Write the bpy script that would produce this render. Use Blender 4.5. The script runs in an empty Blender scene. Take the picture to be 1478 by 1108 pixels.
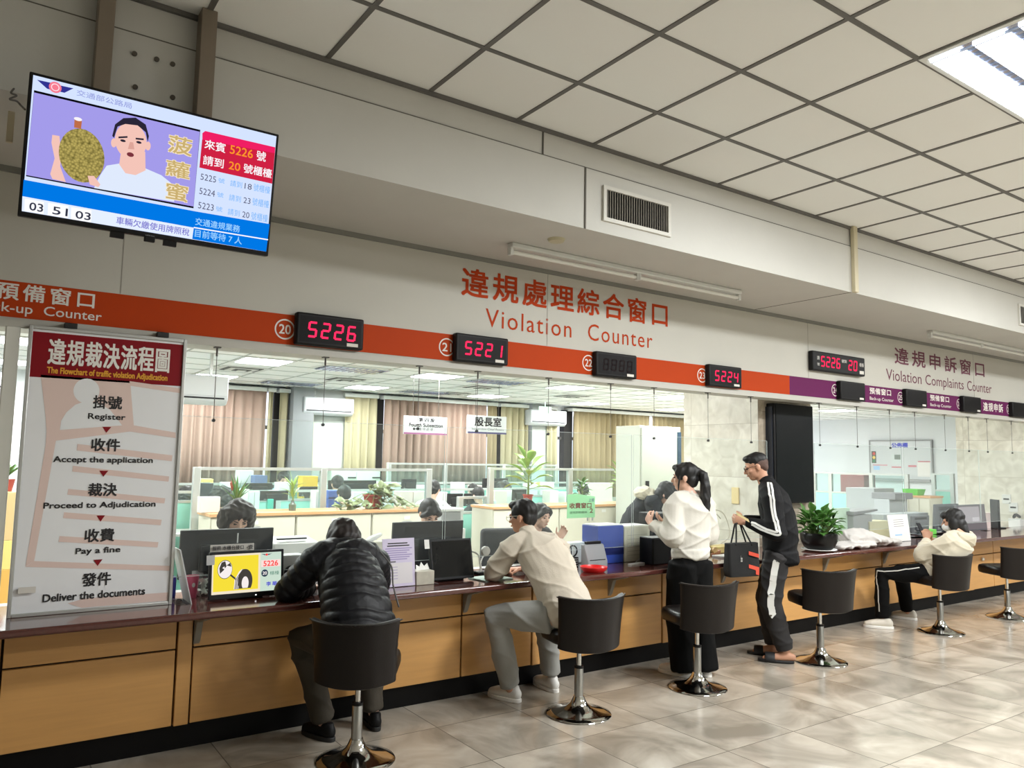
import bpy, bmesh, math, random
import numpy as np
from mathutils import Vector, Matrix, noise as mnoise
random.seed(7)
SC = bpy.context.scene
COL = SC.collection

# ---------------------------------------------------------------- camera, world, lights, exposure
FPX, YAW, PITCH, ROLL, CAMH = 1111.83, 0.6053999, 0.0964573, 0.0175009, 1.62
cy_, sy_, cp_, sp_ = math.cos(YAW), math.sin(YAW), math.cos(PITCH), math.sin(PITCH)
FWD = Vector((sy_*cp_, cy_*cp_, sp_)); R0 = Vector((cy_, -sy_, 0)); U0 = R0.cross(FWD)
RGT = R0*math.cos(ROLL) + U0*math.sin(ROLL); UPV = U0*math.cos(ROLL) - R0*math.sin(ROLL)
cam_d = bpy.data.cameras.new('camera'); cam = bpy.data.objects.new('camera', cam_d); COL.objects.link(cam)
cam_d.sensor_fit = 'HORIZONTAL'; cam_d.sensor_width = 36.0; cam_d.lens = FPX/1478*36.0
cam_d.clip_start = 0.05; cam_d.clip_end = 200
mw = Matrix.Identity(4)
for i in range(3):
    mw[i][0], mw[i][1], mw[i][2] = RGT[i], UPV[i], -FWD[i]
mw[2][3] = CAMH
cam.matrix_world = mw
SC.camera = cam
CAMP = Vector((0, 0, CAMH))

def P(px, py, Y):
    """the point at depth plane Y (metres into the building) seen at photo pixel px, py"""
    d = FWD + RGT*((px-739)/FPX) - UPV*((py-554)/FPX)
    return CAMP + d*(Y/d.y)
def PX(px, py, X):
    d = FWD + RGT*((px-739)/FPX) - UPV*((py-554)/FPX)
    return CAMP + d*(X/d.x)
def PZ(px, py, z):
    d = FWD + RGT*((px-739)/FPX) - UPV*((py-554)/FPX)
    return CAMP + d*((z-CAMH)/d.z)

w = bpy.data.worlds.new('world'); SC.world = w; w.use_nodes = True
w.node_tree.nodes['Background'].inputs[0].default_value = (0.8, 0.9, 1.0, 1)
w.node_tree.nodes['Background'].inputs[1].default_value = 0.6
vs = SC.view_settings
SC.display_settings.display_device = 'sRGB'
vs.view_transform = 'Standard'; vs.look = 'None'; vs.exposure = 0.12; vs.gamma = 1.0
try: vs.use_curve_mapping = False
except Exception: pass
SC.cycles.max_bounces = 10; SC.cycles.diffuse_bounces = 5; SC.cycles.glossy_bounces = 4
SC.cycles.transparent_max_bounces = 24; SC.cycles.sample_clamp_indirect = 4.0
SC.cycles.caustics_reflective = False; SC.cycles.caustics_refractive = False
HALL_W, OFFICE_W = 163.0, 57.0          # watts of one hall troffer / one office troffer
# hall troffers: (x, y, lit); the first is the one in view.  office troffers: rows at three depths
HALL_TROFFERS = [(4.35, 1.587), (7.95, 1.587), (12.2, 1.587),
                 (4.35, -2.05), (9.75, -2.05)]
OFFICE_X = [0.38, 2.68, 4.98, 7.25, 9.55, 11.85, 14.15]; OFFICE_Y = [6.7, 8.95, 11.2]

# ---------------------------------------------------------------- materials
def lin(c):
    r = []
    for x in c[:3]:
        x = x/255.0
        r.append(x/12.92 if x <= 0.04045 else ((x+0.055)/1.055)**2.4)
    return tuple(r) + (1.0,)
MATS = {}
def mat(name, col, rough=0.5, metal=0.0, var=0.0, scale=8.0, stretch=(1, 1, 1), bump=0.0, bscale=60.0, spec=0.5,
        sheen=0.0, trans=0.0, coat=0.0):
    if name in MATS: return MATS[name]
    m = bpy.data.materials.new(name); m.use_nodes = True
    nt = m.node_tree; b = nt.nodes['Principled BSDF']
    b.inputs['Base Color'].default_value = lin(col); b.inputs['Roughness'].default_value = rough
    b.inputs['Metallic'].default_value = metal; b.inputs['Specular IOR Level'].default_value = spec
    if sheen: b.inputs['Sheen Weight'].default_value = sheen
    if coat: b.inputs['Coat Weight'].default_value = coat; b.inputs['Coat Roughness'].default_value = 0.08
    tc = nt.nodes.new('ShaderNodeTexCoord'); mp = nt.nodes.new('ShaderNodeMapping')
    mp.inputs['Scale'].default_value = stretch
    nt.links.new(tc.outputs['Object'], mp.inputs['Vector'])
    n = nt.nodes.new('ShaderNodeTexNoise'); n.inputs['Scale'].default_value = scale; n.inputs['Detail'].default_value = 4
    nt.links.new(mp.outputs[0], n.inputs['Vector'])
    v = max(var, 0.02)
    mx = nt.nodes.new('ShaderNodeMix'); mx.data_type = 'RGBA'
    c = lin(col)
    mx.inputs[6].default_value = tuple(max(0, k*(1-v)) for k in c[:3]) + (1,)
    mx.inputs[7].default_value = tuple(min(1, k*(1+v)) for k in c[:3]) + (1,)
    nt.links.new(n.outputs['Fac'], mx.inputs[0]); nt.links.new(mx.outputs[2], b.inputs['Base Color'])
    if bump:
        n2 = nt.nodes.new('ShaderNodeTexNoise'); n2.inputs['Scale'].default_value = bscale; n2.inputs['Detail'].default_value = 3
        nt.links.new(mp.outputs[0], n2.inputs['Vector'])
        bp = nt.nodes.new('ShaderNodeBump'); bp.inputs['Strength'].default_value = bump; bp.inputs['Distance'].default_value = 0.01
        nt.links.new(n2.outputs['Fac'], bp.inputs['Height']); nt.links.new(bp.outputs[0], b.inputs['Normal'])
    if trans:
        tr = nt.nodes.new('ShaderNodeBsdfTranslucent'); nt.links.new(mx.outputs[2], tr.inputs['Color'])
        ms = nt.nodes.new('ShaderNodeMixShader'); ms.inputs[0].default_value = trans
        out = nt.nodes['Material Output']
        nt.links.new(b.outputs[0], ms.inputs[1]); nt.links.new(tr.outputs[0], ms.inputs[2]); nt.links.new(ms.outputs[0], out.inputs[0])
    MATS[name] = m
    return m
def emit(name, col, s=1.0):
    if name in MATS: return MATS[name]
    m = bpy.data.materials.new(name); m.use_nodes = True
    nt = m.node_tree; nt.nodes.clear()
    o = nt.nodes.new('ShaderNodeOutputMaterial'); e = nt.nodes.new('ShaderNodeEmission')
    e.inputs[0].default_value = lin(col); e.inputs[1].default_value = s
    nt.links.new(e.outputs[0], o.inputs[0]); MATS[name] = m
    return m
def glass(name, tint=(255, 255, 255), refl=0.08, haze=0.0):
    if name in MATS: return MATS[name]
    m = bpy.data.materials.new(name); m.use_nodes = True
    nt = m.node_tree; nt.nodes.clear()
    o = nt.nodes.new('ShaderNodeOutputMaterial'); t = nt.nodes.new('ShaderNodeBsdfTransparent'); g = nt.nodes.new('ShaderNodeBsdfGlossy')
    t.inputs[0].default_value = lin(tint); g.inputs[1].default_value = 0.02
    fr = nt.nodes.new('ShaderNodeLayerWeight'); fr.inputs[0].default_value = 0.15
    mu = nt.nodes.new('ShaderNodeMath'); mu.operation = 'MULTIPLY_ADD'; mu.inputs[1].default_value = 0.17; mu.inputs[2].default_value = refl*0.3
    nt.links.new(fr.outputs['Fresnel'], mu.inputs[0])
    ms = nt.nodes.new('ShaderNodeMixShader'); nt.links.new(mu.outputs[0], ms.inputs[0])
    nt.links.new(t.outputs[0], ms.inputs[1]); nt.links.new(g.outputs[0], ms.inputs[2])
    last = ms
    if haze:
        d = nt.nodes.new('ShaderNodeBsdfDiffuse'); d.inputs[0].default_value = (0.8, 0.85, 0.85, 1)
        m2 = nt.nodes.new('ShaderNodeMixShader'); m2.inputs[0].default_value = haze
        nt.links.new(ms.outputs[0], m2.inputs[1]); nt.links.new(d.outputs[0], m2.inputs[2]); last = m2
    nt.links.new(last.outputs[0], o.inputs[0]); MATS[name] = m
    return m
def tiles(name, c1, c2, joint, size, jw, rough, axes=('X', 'Y'), nscale=3.0, origin=(0, 0), coat=0.0, bump=0.0, ratio=1.0):
    """stone slabs: mottled two-tone noise with thin joints on a square grid in world metres"""
    m = bpy.data.materials.new(name); m.use_nodes = True
    nt = m.node_tree; b = nt.nodes['Principled BSDF']; L = nt.links.new
    tc = nt.nodes.new('ShaderNodeNewGeometry'); sx = nt.nodes.new('ShaderNodeSeparateXYZ'); L(tc.outputs['Position'], sx.inputs[0])
    def grid(ax, off, sz):
        a = nt.nodes.new('ShaderNodeMath'); a.operation = 'ADD'; a.inputs[1].default_value = 100*sz-off; L(sx.outputs[ax], a.inputs[0])
        q = nt.nodes.new('ShaderNodeMath'); q.operation = 'MODULO'; q.inputs[1].default_value = sz; L(a.outputs[0], q.inputs[0])
        c = nt.nodes.new('ShaderNodeMath'); c.operation = 'LESS_THAN'; c.inputs[1].default_value = jw; L(q.outputs[0], c.inputs[0])
        f = nt.nodes.new('ShaderNodeMath'); f.operation = 'FLOOR'
        dv = nt.nodes.new('ShaderNodeMath'); dv.operation = 'DIVIDE'; dv.inputs[1].default_value = sz; L(a.outputs[0], dv.inputs[0]); L(dv.outputs[0], f.inputs[0])
        return c, f
    g1, f1 = grid(axes[0], origin[0], size); g2, f2 = grid(axes[1], origin[1], size*ratio)
    mxj = nt.nodes.new('ShaderNodeMath'); mxj.operation = 'MAXIMUM'; L(g1.outputs[0], mxj.inputs[0]); L(g2.outputs[0], mxj.inputs[1])
    n = nt.nodes.new('ShaderNodeTexNoise'); n.inputs['Scale'].default_value = nscale; n.inputs['Detail'].default_value = 8; n.inputs['Distortion'].default_value = 1.2
    cb = nt.nodes.new('ShaderNodeCombineXYZ'); L(f1.outputs[0], cb.inputs[0]); L(f2.outputs[0], cb.inputs[1])
    wn = nt.nodes.new('ShaderNodeTexWhiteNoise'); L(cb.outputs[0], wn.inputs['Vector'])
    ad = nt.nodes.new('ShaderNodeVectorMath'); ad.operation = 'MULTIPLY_ADD'; ad.inputs[1].default_value = (7, 7, 7)
    L(wn.outputs['Color'], ad.inputs[0]); L(tc.outputs['Position'], ad.inputs[2]); L(ad.outputs[0], n.inputs['Vector'])
    r = nt.nodes.new('ShaderNodeValToRGB'); r.color_ramp.elements[0].color = lin(c1); r.color_ramp.elements[1].color = lin(c2)
    r.color_ramp.elements[0].position = 0.32; r.color_ramp.elements[1].position = 0.68
    L(n.outputs['Fac'], r.inputs[0])
    mx = nt.nodes.new('ShaderNodeMix'); mx.data_type = 'RGBA'; mx.inputs[7].default_value = lin(joint)
    L(mxj.outputs[0], mx.inputs[0]); L(r.outputs[0], mx.inputs[6]); L(mx.outputs[2], b.inputs['Base Color'])
    b.inputs['Roughness'].default_value = rough
    if coat: b.inputs['Coat Weight'].default_value = coat; b.inputs['Coat Roughness'].default_value = 0.1
    MATS[name] = m
    return m

# ---------------------------------------------------------------- mesh helpers
ORG = {}
class MB:
    def __init__(s): s.v, s.f, s.m = [], [], []
    def add(s, vs, fs, mi=0):
        o = len(s.v); s.v += [tuple(x) for x in vs]; s.f += [tuple(i+o for i in f) for f in fs]; s.m += [mi]*len(fs); return s
    def box(s, x0, x1, y0, y1, z0, z1, mi=0):
        return s.add([(x0,y0,z0),(x1,y0,z0),(x1,y1,z0),(x0,y1,z0),(x0,y0,z1),(x1,y0,z1),(x1,y1,z1),(x0,y1,z1)],
                     [(0,3,2,1),(4,5,6,7),(0,1,5,4),(1,2,6,5),(2,3,7,6),(3,0,4,7)], mi)
    def obox(s, c, ax, ay, az, h, mi=0):
        c = Vector(c); ax, ay, az = Vector(ax).normalized()*h[0], Vector(ay).normalized()*h[1], Vector(az).normalized()*h[2]
        vs = [c+ax*i+ay*j+az*k for k in (-1,1) for j in (-1,1) for i in (-1,1)]
        return s.add(vs, [(0,2,3,1),(4,5,7,6),(0,1,5,4),(1,3,7,5),(3,2,6,7),(2,0,4,6)], mi)
    def cyl(s, p0, p1, r0, r1=None, n=16, mi=0):
        r1 = r0 if r1 is None else r1
        p0, p1 = Vector(p0), Vector(p1); d = (p1-p0).normalized()
        a = d.orthogonal().normalized(); b = d.cross(a)
        vs = [p0+(a*math.cos(t)+b*math.sin(t))*r0 for t in [2*math.pi*i/n for i in range(n)]]
        vs += [p1+(a*math.cos(t)+b*math.sin(t))*r1 for t in [2*math.pi*i/n for i in range(n)]]
        fs = [(i,(i+1)%n,n+(i+1)%n,n+i) for i in range(n)] + [tuple(range(n-1,-1,-1)), tuple(range(n,2*n))]
        return s.add(vs, fs, mi)
    def lathe(s, prof, c=(0,0,0), n=32, mi=0):
        vs, fs = [], []
        for r, z in prof:
            for i in range(n):
                t = 2*math.pi*i/n; vs.append((c[0]+r*math.cos(t), c[1]+r*math.sin(t), c[2]+z))
        for k in range(len(prof)-1):
            for i in range(n): fs.append((k*n+i, k*n+(i+1)%n, (k+1)*n+(i+1)%n, (k+1)*n+i))
        if prof[0][0] > 1e-5: fs.append(tuple(range(n-1,-1,-1)))
        if prof[-1][0] > 1e-5: fs.append(tuple((len(prof)-1)*n+i for i in range(n)))
        return s.add(vs, fs, mi)
    def prism(s, pts, d, mi=0):
        pts = [Vector(p) for p in pts]; d = Vector(d); n = len(pts)
        return s.add(pts+[p+d for p in pts], [tuple(range(n-1,-1,-1)), tuple(range(n,2*n))]+[(i,(i+1)%n,n+(i+1)%n,n+i) for i in range(n)], mi)
    def ell(s, c, r, ax=((1,0,0),(0,1,0),(0,0,1)), nu=16, nv=10, mi=0):
        c = Vector(c); A = [Vector(a).normalized() for a in ax]; vs, fs = [], []
        for j in range(nv+1):
            ph = math.pi*j/nv
            for i in range(nu):
                t = 2*math.pi*i/nu
                vs.append(c + A[0]*(r[0]*math.sin(ph)*math.cos(t)) + A[1]*(r[1]*math.sin(ph)*math.sin(t)) + A[2]*(r[2]*math.cos(ph)))
        for j in range(nv):
            for i in range(nu): fs.append((j*nu+i, (j+1)*nu+i, (j+1)*nu+(i+1)%nu, j*nu+(i+1)%nu))
        return s.add(vs, fs, mi)
    def tube(s, path, radii, side=(1,0,0), n=14, mi=0, cap=1.0):
        """loft of elliptic rings; radii are r or (along side, across)"""
        path = [Vector(p) for p in path]; R = [(r, r) if isinstance(r, (int, float)) else tuple(r) for r in radii]
        side = Vector(side); k = len(path)
        T = [(path[min(i+1,k-1)]-path[max(i-1,0)]).normalized() for i in range(k)]
        rings = []
        def ring(p, t, a, b):
            sd = side - t*side.dot(t)
            if sd.length < 1e-4: sd = t.orthogonal()
            sd.normalize(); o = t.cross(sd)
            return [p + sd*(a*math.cos(q)) + o*(b*math.sin(q)) for q in [2*math.pi*i/n for i in range(n)]]
        if cap:
            m0 = min(R[0])*cap
            for q in (0.3, 0.65, 0.9): rings.append(ring(path[0]-T[0]*m0*math.sqrt(1-q*q), T[0], R[0][0]*q, R[0][1]*q))
        for i in range(k): rings.append(ring(path[i], T[i], *R[i]))
        if cap:
            m1 = min(R[-1])*cap
            for q in (0.9, 0.65, 0.3): rings.append(ring(path[-1]+T[-1]*m1*math.sqrt(1-q*q), T[-1], R[-1][0]*q, R[-1][1]*q))
        vs = [v for r in rings for v in r]; fs = []
        for j in range(len(rings)-1):
            for i in range(n): fs.append((j*n+i, j*n+(i+1)%n, (j+1)*n+(i+1)%n, (j+1)*n+i))
        fs.append(tuple(range(n-1,-1,-1))); fs.append(tuple((len(rings)-1)*n+i for i in range(n)))
        return s.add(vs, fs, mi)
    def bez(s, pts, r, n=8, seg=8, mi=0):
        """a thin round cord through pts (Catmull-Rom)"""
        p = [Vector(q) for q in pts]; out = []
        for i in range(len(p)-1):
            a, b, c, d = p[max(i-1,0)], p[i], p[i+1], p[min(i+2,len(p)-1)]
            for k in range(seg):
                t = k/seg
                out.append(0.5*((2*b)+(c-a)*t+(2*a-5*b+4*c-d)*t*t+(3*b-a-3*c+d)*t**3))
        out.append(p[-1])
        return s.tube(out, [r]*len(out), side=(0.3,0.5,0.8), n=n, mi=mi)
    def build(s, name, mats, parent=None, local=False, smooth=40, bevel=0, seg=2, sub=0):
        me = bpy.data.meshes.new(name)
        if parent is not None: L = Vector((0,0,0)) if local else ORG.get(parent.name, Vector((0,0,0)))
        elif local: L = Vector((0,0,0))
        else:
            a = np.array(s.v); L = Vector(((a[:,0].min()+a[:,0].max())/2, (a[:,1].min()+a[:,1].max())/2, a[:,2].min()))
        me.from_pydata([tuple(Vector(v)-L) for v in s.v], [], s.f)
        if not isinstance(mats, (list, tuple)): mats = [mats]
        for m in mats: me.materials.append(m)
        if len(mats) > 1: me.polygons.foreach_set('material_index', s.m)
        if smooth:
            me.polygons.foreach_set('use_smooth', [True]*len(me.polygons)); me.set_sharp_from_angle(angle=math.radians(smooth))
        me.update()
        o = bpy.data.objects.new(name, me); COL.objects.link(o)
        if parent is not None: o.parent = parent; ORG[o.name] = L
        else: o.location = L; ORG[o.name] = L
        if bevel:
            b = o.modifiers.new('bevel', 'BEVEL'); b.width = bevel; b.segments = seg; b.limit_method = 'ANGLE'; b.angle_limit = math.radians(40)
        if sub:
            b = o.modifiers.new('sub', 'SUBSURF'); b.levels = sub; b.render_levels = sub
        return o
def tag(o, label=None, cat=None, group=None, kind=None):
    if label: o['label'] = label
    if cat: o['category'] = cat
    if group: o['group'] = group
    if kind: o['kind'] = kind
    return o
def thing(name, loc, label, cat, group=None, rz=0.0):
    o = bpy.data.objects.new(name, None); COL.objects.link(o); o.empty_display_size = 0.1
    o.location = loc; o.rotation_euler = (0, 0, rz); ORG[o.name] = Vector(loc)
    return tag(o, label, cat, group)
def copy_tree(o, parent=None):
    c = o.copy(); COL.objects.link(c); ORG[c.name] = ORG.get(o.name, Vector((0,0,0)))
    if parent is not None: c.parent = parent
    for ch in list(o.children): copy_tree(ch, c)
    return c
def clone(o, loc, label, rz=None, group=None):
    c = copy_tree(o); c.location = loc; c['label'] = label
    if rz is not None: c.rotation_euler = (0, 0, rz)
    if group: c['group'] = group
    return c
def struct(name, mb, m, **k):
    return tag(mb.build(name, m, **k), kind='structure')
def part(name, mb, m, parent, **k):
    return mb.build(name, m, parent, **k)

# ---------------------------------------------------------------- lettering
TXT = {}
def text_geo(body, bold=0.0, space=1.0):
    key = (body, bold, space)
    if key in TXT: return TXT[key]
    c = bpy.data.curves.new('lettering', 'FONT'); c.body = body; c.offset = bold; c.space_character = space; c.resolution_u = 3
    o = bpy.data.objects.new('lettering', c); COL.objects.link(o)
    dg = bpy.context.evaluated_depsgraph_get(); dg.update()
    e = o.evaluated_get(dg); me = e.to_mesh()
    V = np.array([v.co[:2] for v in me.vertices]); F = [tuple(p.vertices) for p in me.polygons]
    e.to_mesh_clear(); bpy.data.objects.remove(o); bpy.data.curves.remove(c)
    mn, mx = V.min(0), V.max(0)
    TXT[key] = ((V-mn)/(mx-mn), F, (mx-mn)[0]/(mx-mn)[1])
    return TXT[key]
class Face:
    """a flat printed / lit face: origin, right vector, up vector; content in metres along them"""
    def __init__(s, o, ux, uy, step=0.0006):
        s.o, s.ux, s.uy = Vector(o), Vector(ux).normalized(), Vector(uy).normalized(); s.n = s.ux.cross(s.uy); s.step = step; s.b = {}
    def at(s, u, v, l): return s.o + s.ux*u + s.uy*v + s.n*(l*s.step)
    def mb(s, name, m):
        if (name, m.name) not in s.b: s.b[(name, m.name)] = (MB(), m)
        return s.b[(name, m.name)][0]
    def poly(s, name, m, pts, l=1):
        s.mb(name, m).add([s.at(u, v, l) for u, v in pts], [tuple(range(len(pts)))]); return s
    def rect(s, name, m, u0, u1, v0, v1, l=1): return s.poly(name, m, [(u0,v0),(u1,v0),(u1,v1),(u0,v1)], l)
    def disc(s, name, m, u, v, a, b=None, l=1, n=28, t0=0, t1=2*math.pi, rot=0):
        b = a if b is None else b; q = []
        for i in range(n):
            t = t0+(t1-t0)*i/(n if t1-t0 > 6.28 else n-1); x, y = a*math.cos(t), b*math.sin(t)
            q.append((u+x*math.cos(rot)-y*math.sin(rot), v+x*math.sin(rot)+y*math.cos(rot)))
        return s.poly(name, m, q, l)
    def ring(s, name, m, u, v, r, wd, l=1, n=36, ru=None):
        ru = ru or r; vs, fs = [], []
        for i in range(n):
            t = 2*math.pi*i/n
            vs += [s.at(u+ru*math.cos(t), v+r*math.sin(t), l), s.at(u+(ru-wd)*math.cos(t), v+(r-wd)*math.sin(t), l)]
        for i in range(n): j = (i+1) % n; fs.append((2*i, 2*j, 2*j+1, 2*i+1))
        s.mb(name, m).add(vs, fs); return s
    def text(s, name, m, body, u0, u1, v0, v1, l=1, bold=0.0, space=1.0, fit=True):
        V, F, asp = text_geo(body, 0.0, space)
        if not fit:
            wd = (v1-v0)*asp; u1 = u0+wd
        e = (v1-v0)*bold*0.9
        for k, (dx, dy) in enumerate(((0,0),) if not bold else ((e,e),(-e,e),(e,-e),(-e,-e))):
            s.mb(name, m).add([s.at(u0+(u1-u0)*a+dx, v0+(v1-v0)*b+dy, l+k*0.2) for a, b in V], F)
        return s
    def seg7(s, name, m, txt, u, v, wd, ht, gap, l=1, slant=0.10, t=None):
        SEG = {'0':'abcdef','1':'bc','2':'abged','3':'abgcd','4':'fgbc','5':'afgcd','6':'afgedc','7':'abc','8':'abcdefg','9':'abcdfg'}
        t = t or ht*0.13
        def sh(x, y): return (x+y*slant, y)
        for ch in txt:
            if ch in SEG:
                for q in SEG[ch]:
                    h2 = ht/2; e = t*0.12
                    R = {'a':(e+t*.5,wd-e-t*.5,ht-t,ht),'d':(e+t*.5,wd-e-t*.5,0,t),'g':(e+t*.5,wd-e-t*.5,h2-t/2,h2+t/2),
                         'f':(0,t,h2+e,ht-e-t*.4),'b':(wd-t,wd,h2+e,ht-e-t*.4),'e':(0,t,e+t*.4,h2-e),'c':(wd-t,wd,e+t*.4,h2-e)}[q]
                    s.poly(name, m, [(u+a, v+b) for a, b in (sh(R[0],R[2]), sh(R[1],R[2]), sh(R[1],R[3]), sh(R[0],R[3]))], l)
            u += wd+gap
        return s
    def flush(s, parent, labels=None):
        for (nm, mn), (mb, m) in s.b.items():
            o = mb.build(nm, m, parent, smooth=0)
            if labels and nm in labels: o['label'] = labels[nm]
        s.b = {}
# ================================================================= the setting
CZ = 3.655; OZ = 2.70; YF = 3.67; YH = 4.68; SOF = 3.08; FARY = 12.3
CT = 0.787                                  # counter top height
M_wall = mat('white_paint', (190, 188, 179), 0.7, var=0.03, scale=2.5, bump=0.05, bscale=30)
M_beam = mat('beam_paint', (196, 195, 189), 0.75, var=0.05, scale=3, bump=0.08, bscale=25)
M_ceil = mat('ceiling_tile', (238, 239, 236), 0.85, var=0.03, scale=0.9)
M_grid = mat('ceiling_grid_metal', (98, 96, 92), 0.5)
M_oceil = mat('office_ceiling_tile', (246, 247, 245), 0.85, var=0.02)
M_floor = tiles('floor_stone', (136, 128, 116), (190, 181, 167), (112, 105, 95), 0.6, 0.006, 0.22, nscale=2.2, coat=0.25)
M_ofloor = mat('office_floor_vinyl', (204, 202, 192), 0.5, var=0.05)
M_trimgrey = mat('grey_trim', (128, 128, 122), 0.5)
M_alu = mat('aluminium', (196, 198, 196), 0.35, 0.6)
M_whitewall = mat('office_white_wall', (222, 226, 228), 0.7, var=0.01)

struct('floor', MB().box(-4.5, 17.6, -4.5, 4.66, -0.12, 0), M_floor, smooth=0)
struct('floor', MB().box(-4.5, 17.6, 4.66, 12.8, -0.12, 0.0), M_ofloor, smooth=0)
struct('ceiling', MB().box(-4.5, 17.6, -4.5, YF+0.12, CZ, CZ+0.1), M_ceil, smooth=0)
struct('ceiling', MB().box(-4.5, 17.6, 4.86, 12.8, OZ, OZ+0.1), M_oceil, smooth=0)
g = MB()
x = 1.349-0.6003*9
while x < 17.5:
    g.box(x-0.013, x+0.013, -4.4, YF, CZ-0.005, CZ+0.002); x += 0.6003
y = 3.102-0.606*12
while y < YF:
    g.box(-4.4, 17.5, y-0.013, y+0.013, CZ-0.0055, CZ+0.002); y += 0.606
struct('trim_1', g, M_grid, smooth=0)
g = MB(); x = 2.68-0.3-0.6*11
while x < 17.3:
    g.box(x-0.012, x+0.012, 4.9, 12.2, OZ-0.004, OZ+0.002); x += 0.6
y = 8.95-0.3-0.6*6
while y < 12.2:
    g.box(-4.4, 17.3, y-0.012, y+0.012, OZ-0.0045, OZ+0.002); y += 0.6
struct('trim_2', g, mat('office_grid', (178, 182, 176), 0.5), smooth=0)
struct('wall_left', MB().box(-4.6, -4.5, -4.5, 12.8, 0, 3.75), M_wall, smooth=0)
struct('wall_right', MB().box(17.2, 17.6, -4.5, 12.8, 0, 3.75), M_whitewall, smooth=0)
struct('wall_back', MB().box(-4.5, 17.6, -4.6, -4.5, 0, 3.75), M_wall, smooth=0)
# header over the counter, with its grey channel under it
struct('wall_header', MB().box(-4.5, 17.2, YH, 4.86, 2.285, SOF), M_wall, smooth=0)
struct('trim_3', MB().box(-4.5, 17.2, YH-0.012, 4.87, 2.245, 2.285), mat('channel_grey', (186, 184, 176), 0.5), smooth=0)
struct('trim_4', MB().box(-4.5, 17.2, YH-0.02, YH-0.001, SOF-0.03, SOF), M_trimgrey, smooth=0)
g = MB()
for xs in (0.6, 3.56, 6.9, 10.4): g.box(xs-0.002, xs+0.002, YH-0.002, YH-0.0002, 2.49, SOF-0.03)
struct('trim_5', g, mat('seam_grey', (158, 154, 146), 0.7), smooth=0)
# dropped beam in front of the header
struct('beam', MB().box(-4.5, 17.2, YF, 4.86, SOF, 3.48), M_beam, smooth=0)
struct('beam', MB().box(-4.5, 17.2, YF+0.012, 4.86, 3.487, CZ+0.05), M_beam, smooth=0)
g = MB().box(-4.5, 17.2, YF+0.004, YF+0.05, 3.479, 3.488)
for xs in (3.08, ): g.box(xs-0.006, xs+0.006, YF-0.006, YF, SOF, 3.48)
g.box(2.742, 2.752, YF+0.006, YF+0.012, 3.488, CZ)
g.box(6.03, 6.04, YF, YH, SOF-0.002, SOF+0.001)
struct('trim_6', g, mat('joint_dark', (98, 95, 88), 0.8), smooth=0)
struct('trim_7', MB().box(-4.5, 17.2, YF-0.008, YF+0.012, CZ-0.022, CZ-0.001), M_grid, smooth=0)
# white frame post and glazing bars at the far left of the counter
struct('trim_9', MB().box(0.085, 0.15, 4.66, 4.74, CT, 2.25), mat('white_frame', (214, 214, 206), 0.5), bevel=0.006)

# pillars clad in pale marble
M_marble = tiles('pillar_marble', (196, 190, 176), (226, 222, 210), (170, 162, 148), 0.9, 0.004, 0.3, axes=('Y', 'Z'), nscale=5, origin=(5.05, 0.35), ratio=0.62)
M_marble_shade = tiles('pillar_marble_shade', (150, 138, 122), (186, 174, 158), (130, 120, 106), 0.45, 0.004, 0.35, axes=('X', 'Z'), nscale=6, origin=(6.57, 0.35))  # darker marble for the front faces, shade under the header put into the colour
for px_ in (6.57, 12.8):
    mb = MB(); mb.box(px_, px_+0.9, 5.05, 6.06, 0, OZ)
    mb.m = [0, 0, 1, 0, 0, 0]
    struct('pillar', mb, [M_marble, M_marble_shade], smooth=0)

# far wall with windows, columns, curtains
struct('wall_far', MB().box(-4.5, 17.2, FARY+0.06, FARY+0.2, 0, 1.0).box(-4.5, 17.2, FARY+0.06, FARY+0.2, 2.6, 2.75), M_whitewall, smooth=0)
E_sky = emit('daylight_pane', (236, 242, 255), 1.6)
M_mull = mat('window_frame_dark', (62, 60, 60), 0.5)
k = 1
for x0, x1 in ((-4.5, 0.2), (0.9, 4.0), (4.55, 8.9), (9.35, 12.6), (13.0, 17.2)):
    w_ = struct('window_%d' % k, MB().box(x0, x1, FARY+0.1, FARY+0.11, 1.0, 2.6), E_sky, smooth=0)
    fr = MB()
    n_ = max(1, int((x1-x0)/1.0))
    for i in range(n_+1):
        q = x0+(x1-x0)*i/n_; fr.box(q-0.04, q+0.04, FARY+0.02, FARY+0.12, 1.0, 2.6)
    fr.box(x0, x1, FARY+0.03, FARY+0.12, 1.0, 1.06); fr.box(x0, x1, FARY+0.03, FARY+0.12, 2.02, 2.08)
    part('window_frame', fr, M_mull, w_, smooth=0)
    k += 1
struct('pillar', MB().box(4.08, 4.42, FARY-0.35, FARY+0.1, 0, OZ), mat('grey_column', (128, 132, 134), 0.6), smooth=0)
struct('wall_far', MB().box(0.2, 0.9, FARY, FARY+0.15, 0, OZ), M_whitewall, smooth=0)
struct('wall_far', MB().box(4.5, 5.15, FARY-0.12, FARY+0.15, 0, OZ).box(8.93, 9.38, FARY-0.12, FARY+0.15, 0, OZ), mat('panel_white', (184, 188, 184), 0.7), smooth=0)
g = MB()
for a_, b_ in ((393.5, 402), (451, 455.5), (542.5, 553), (716.5, 723.5), (814, 826)): g.box(P(a_, 620, FARY-0.05).x, P(b_, 620, FARY-0.05).x, FARY-0.05, FARY+0.1, 0.95, 2.62)
struct('trim_8', g, mat('mullion_black', (40, 38, 38), 0.6, spec=0.2), smooth=0)

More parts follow.
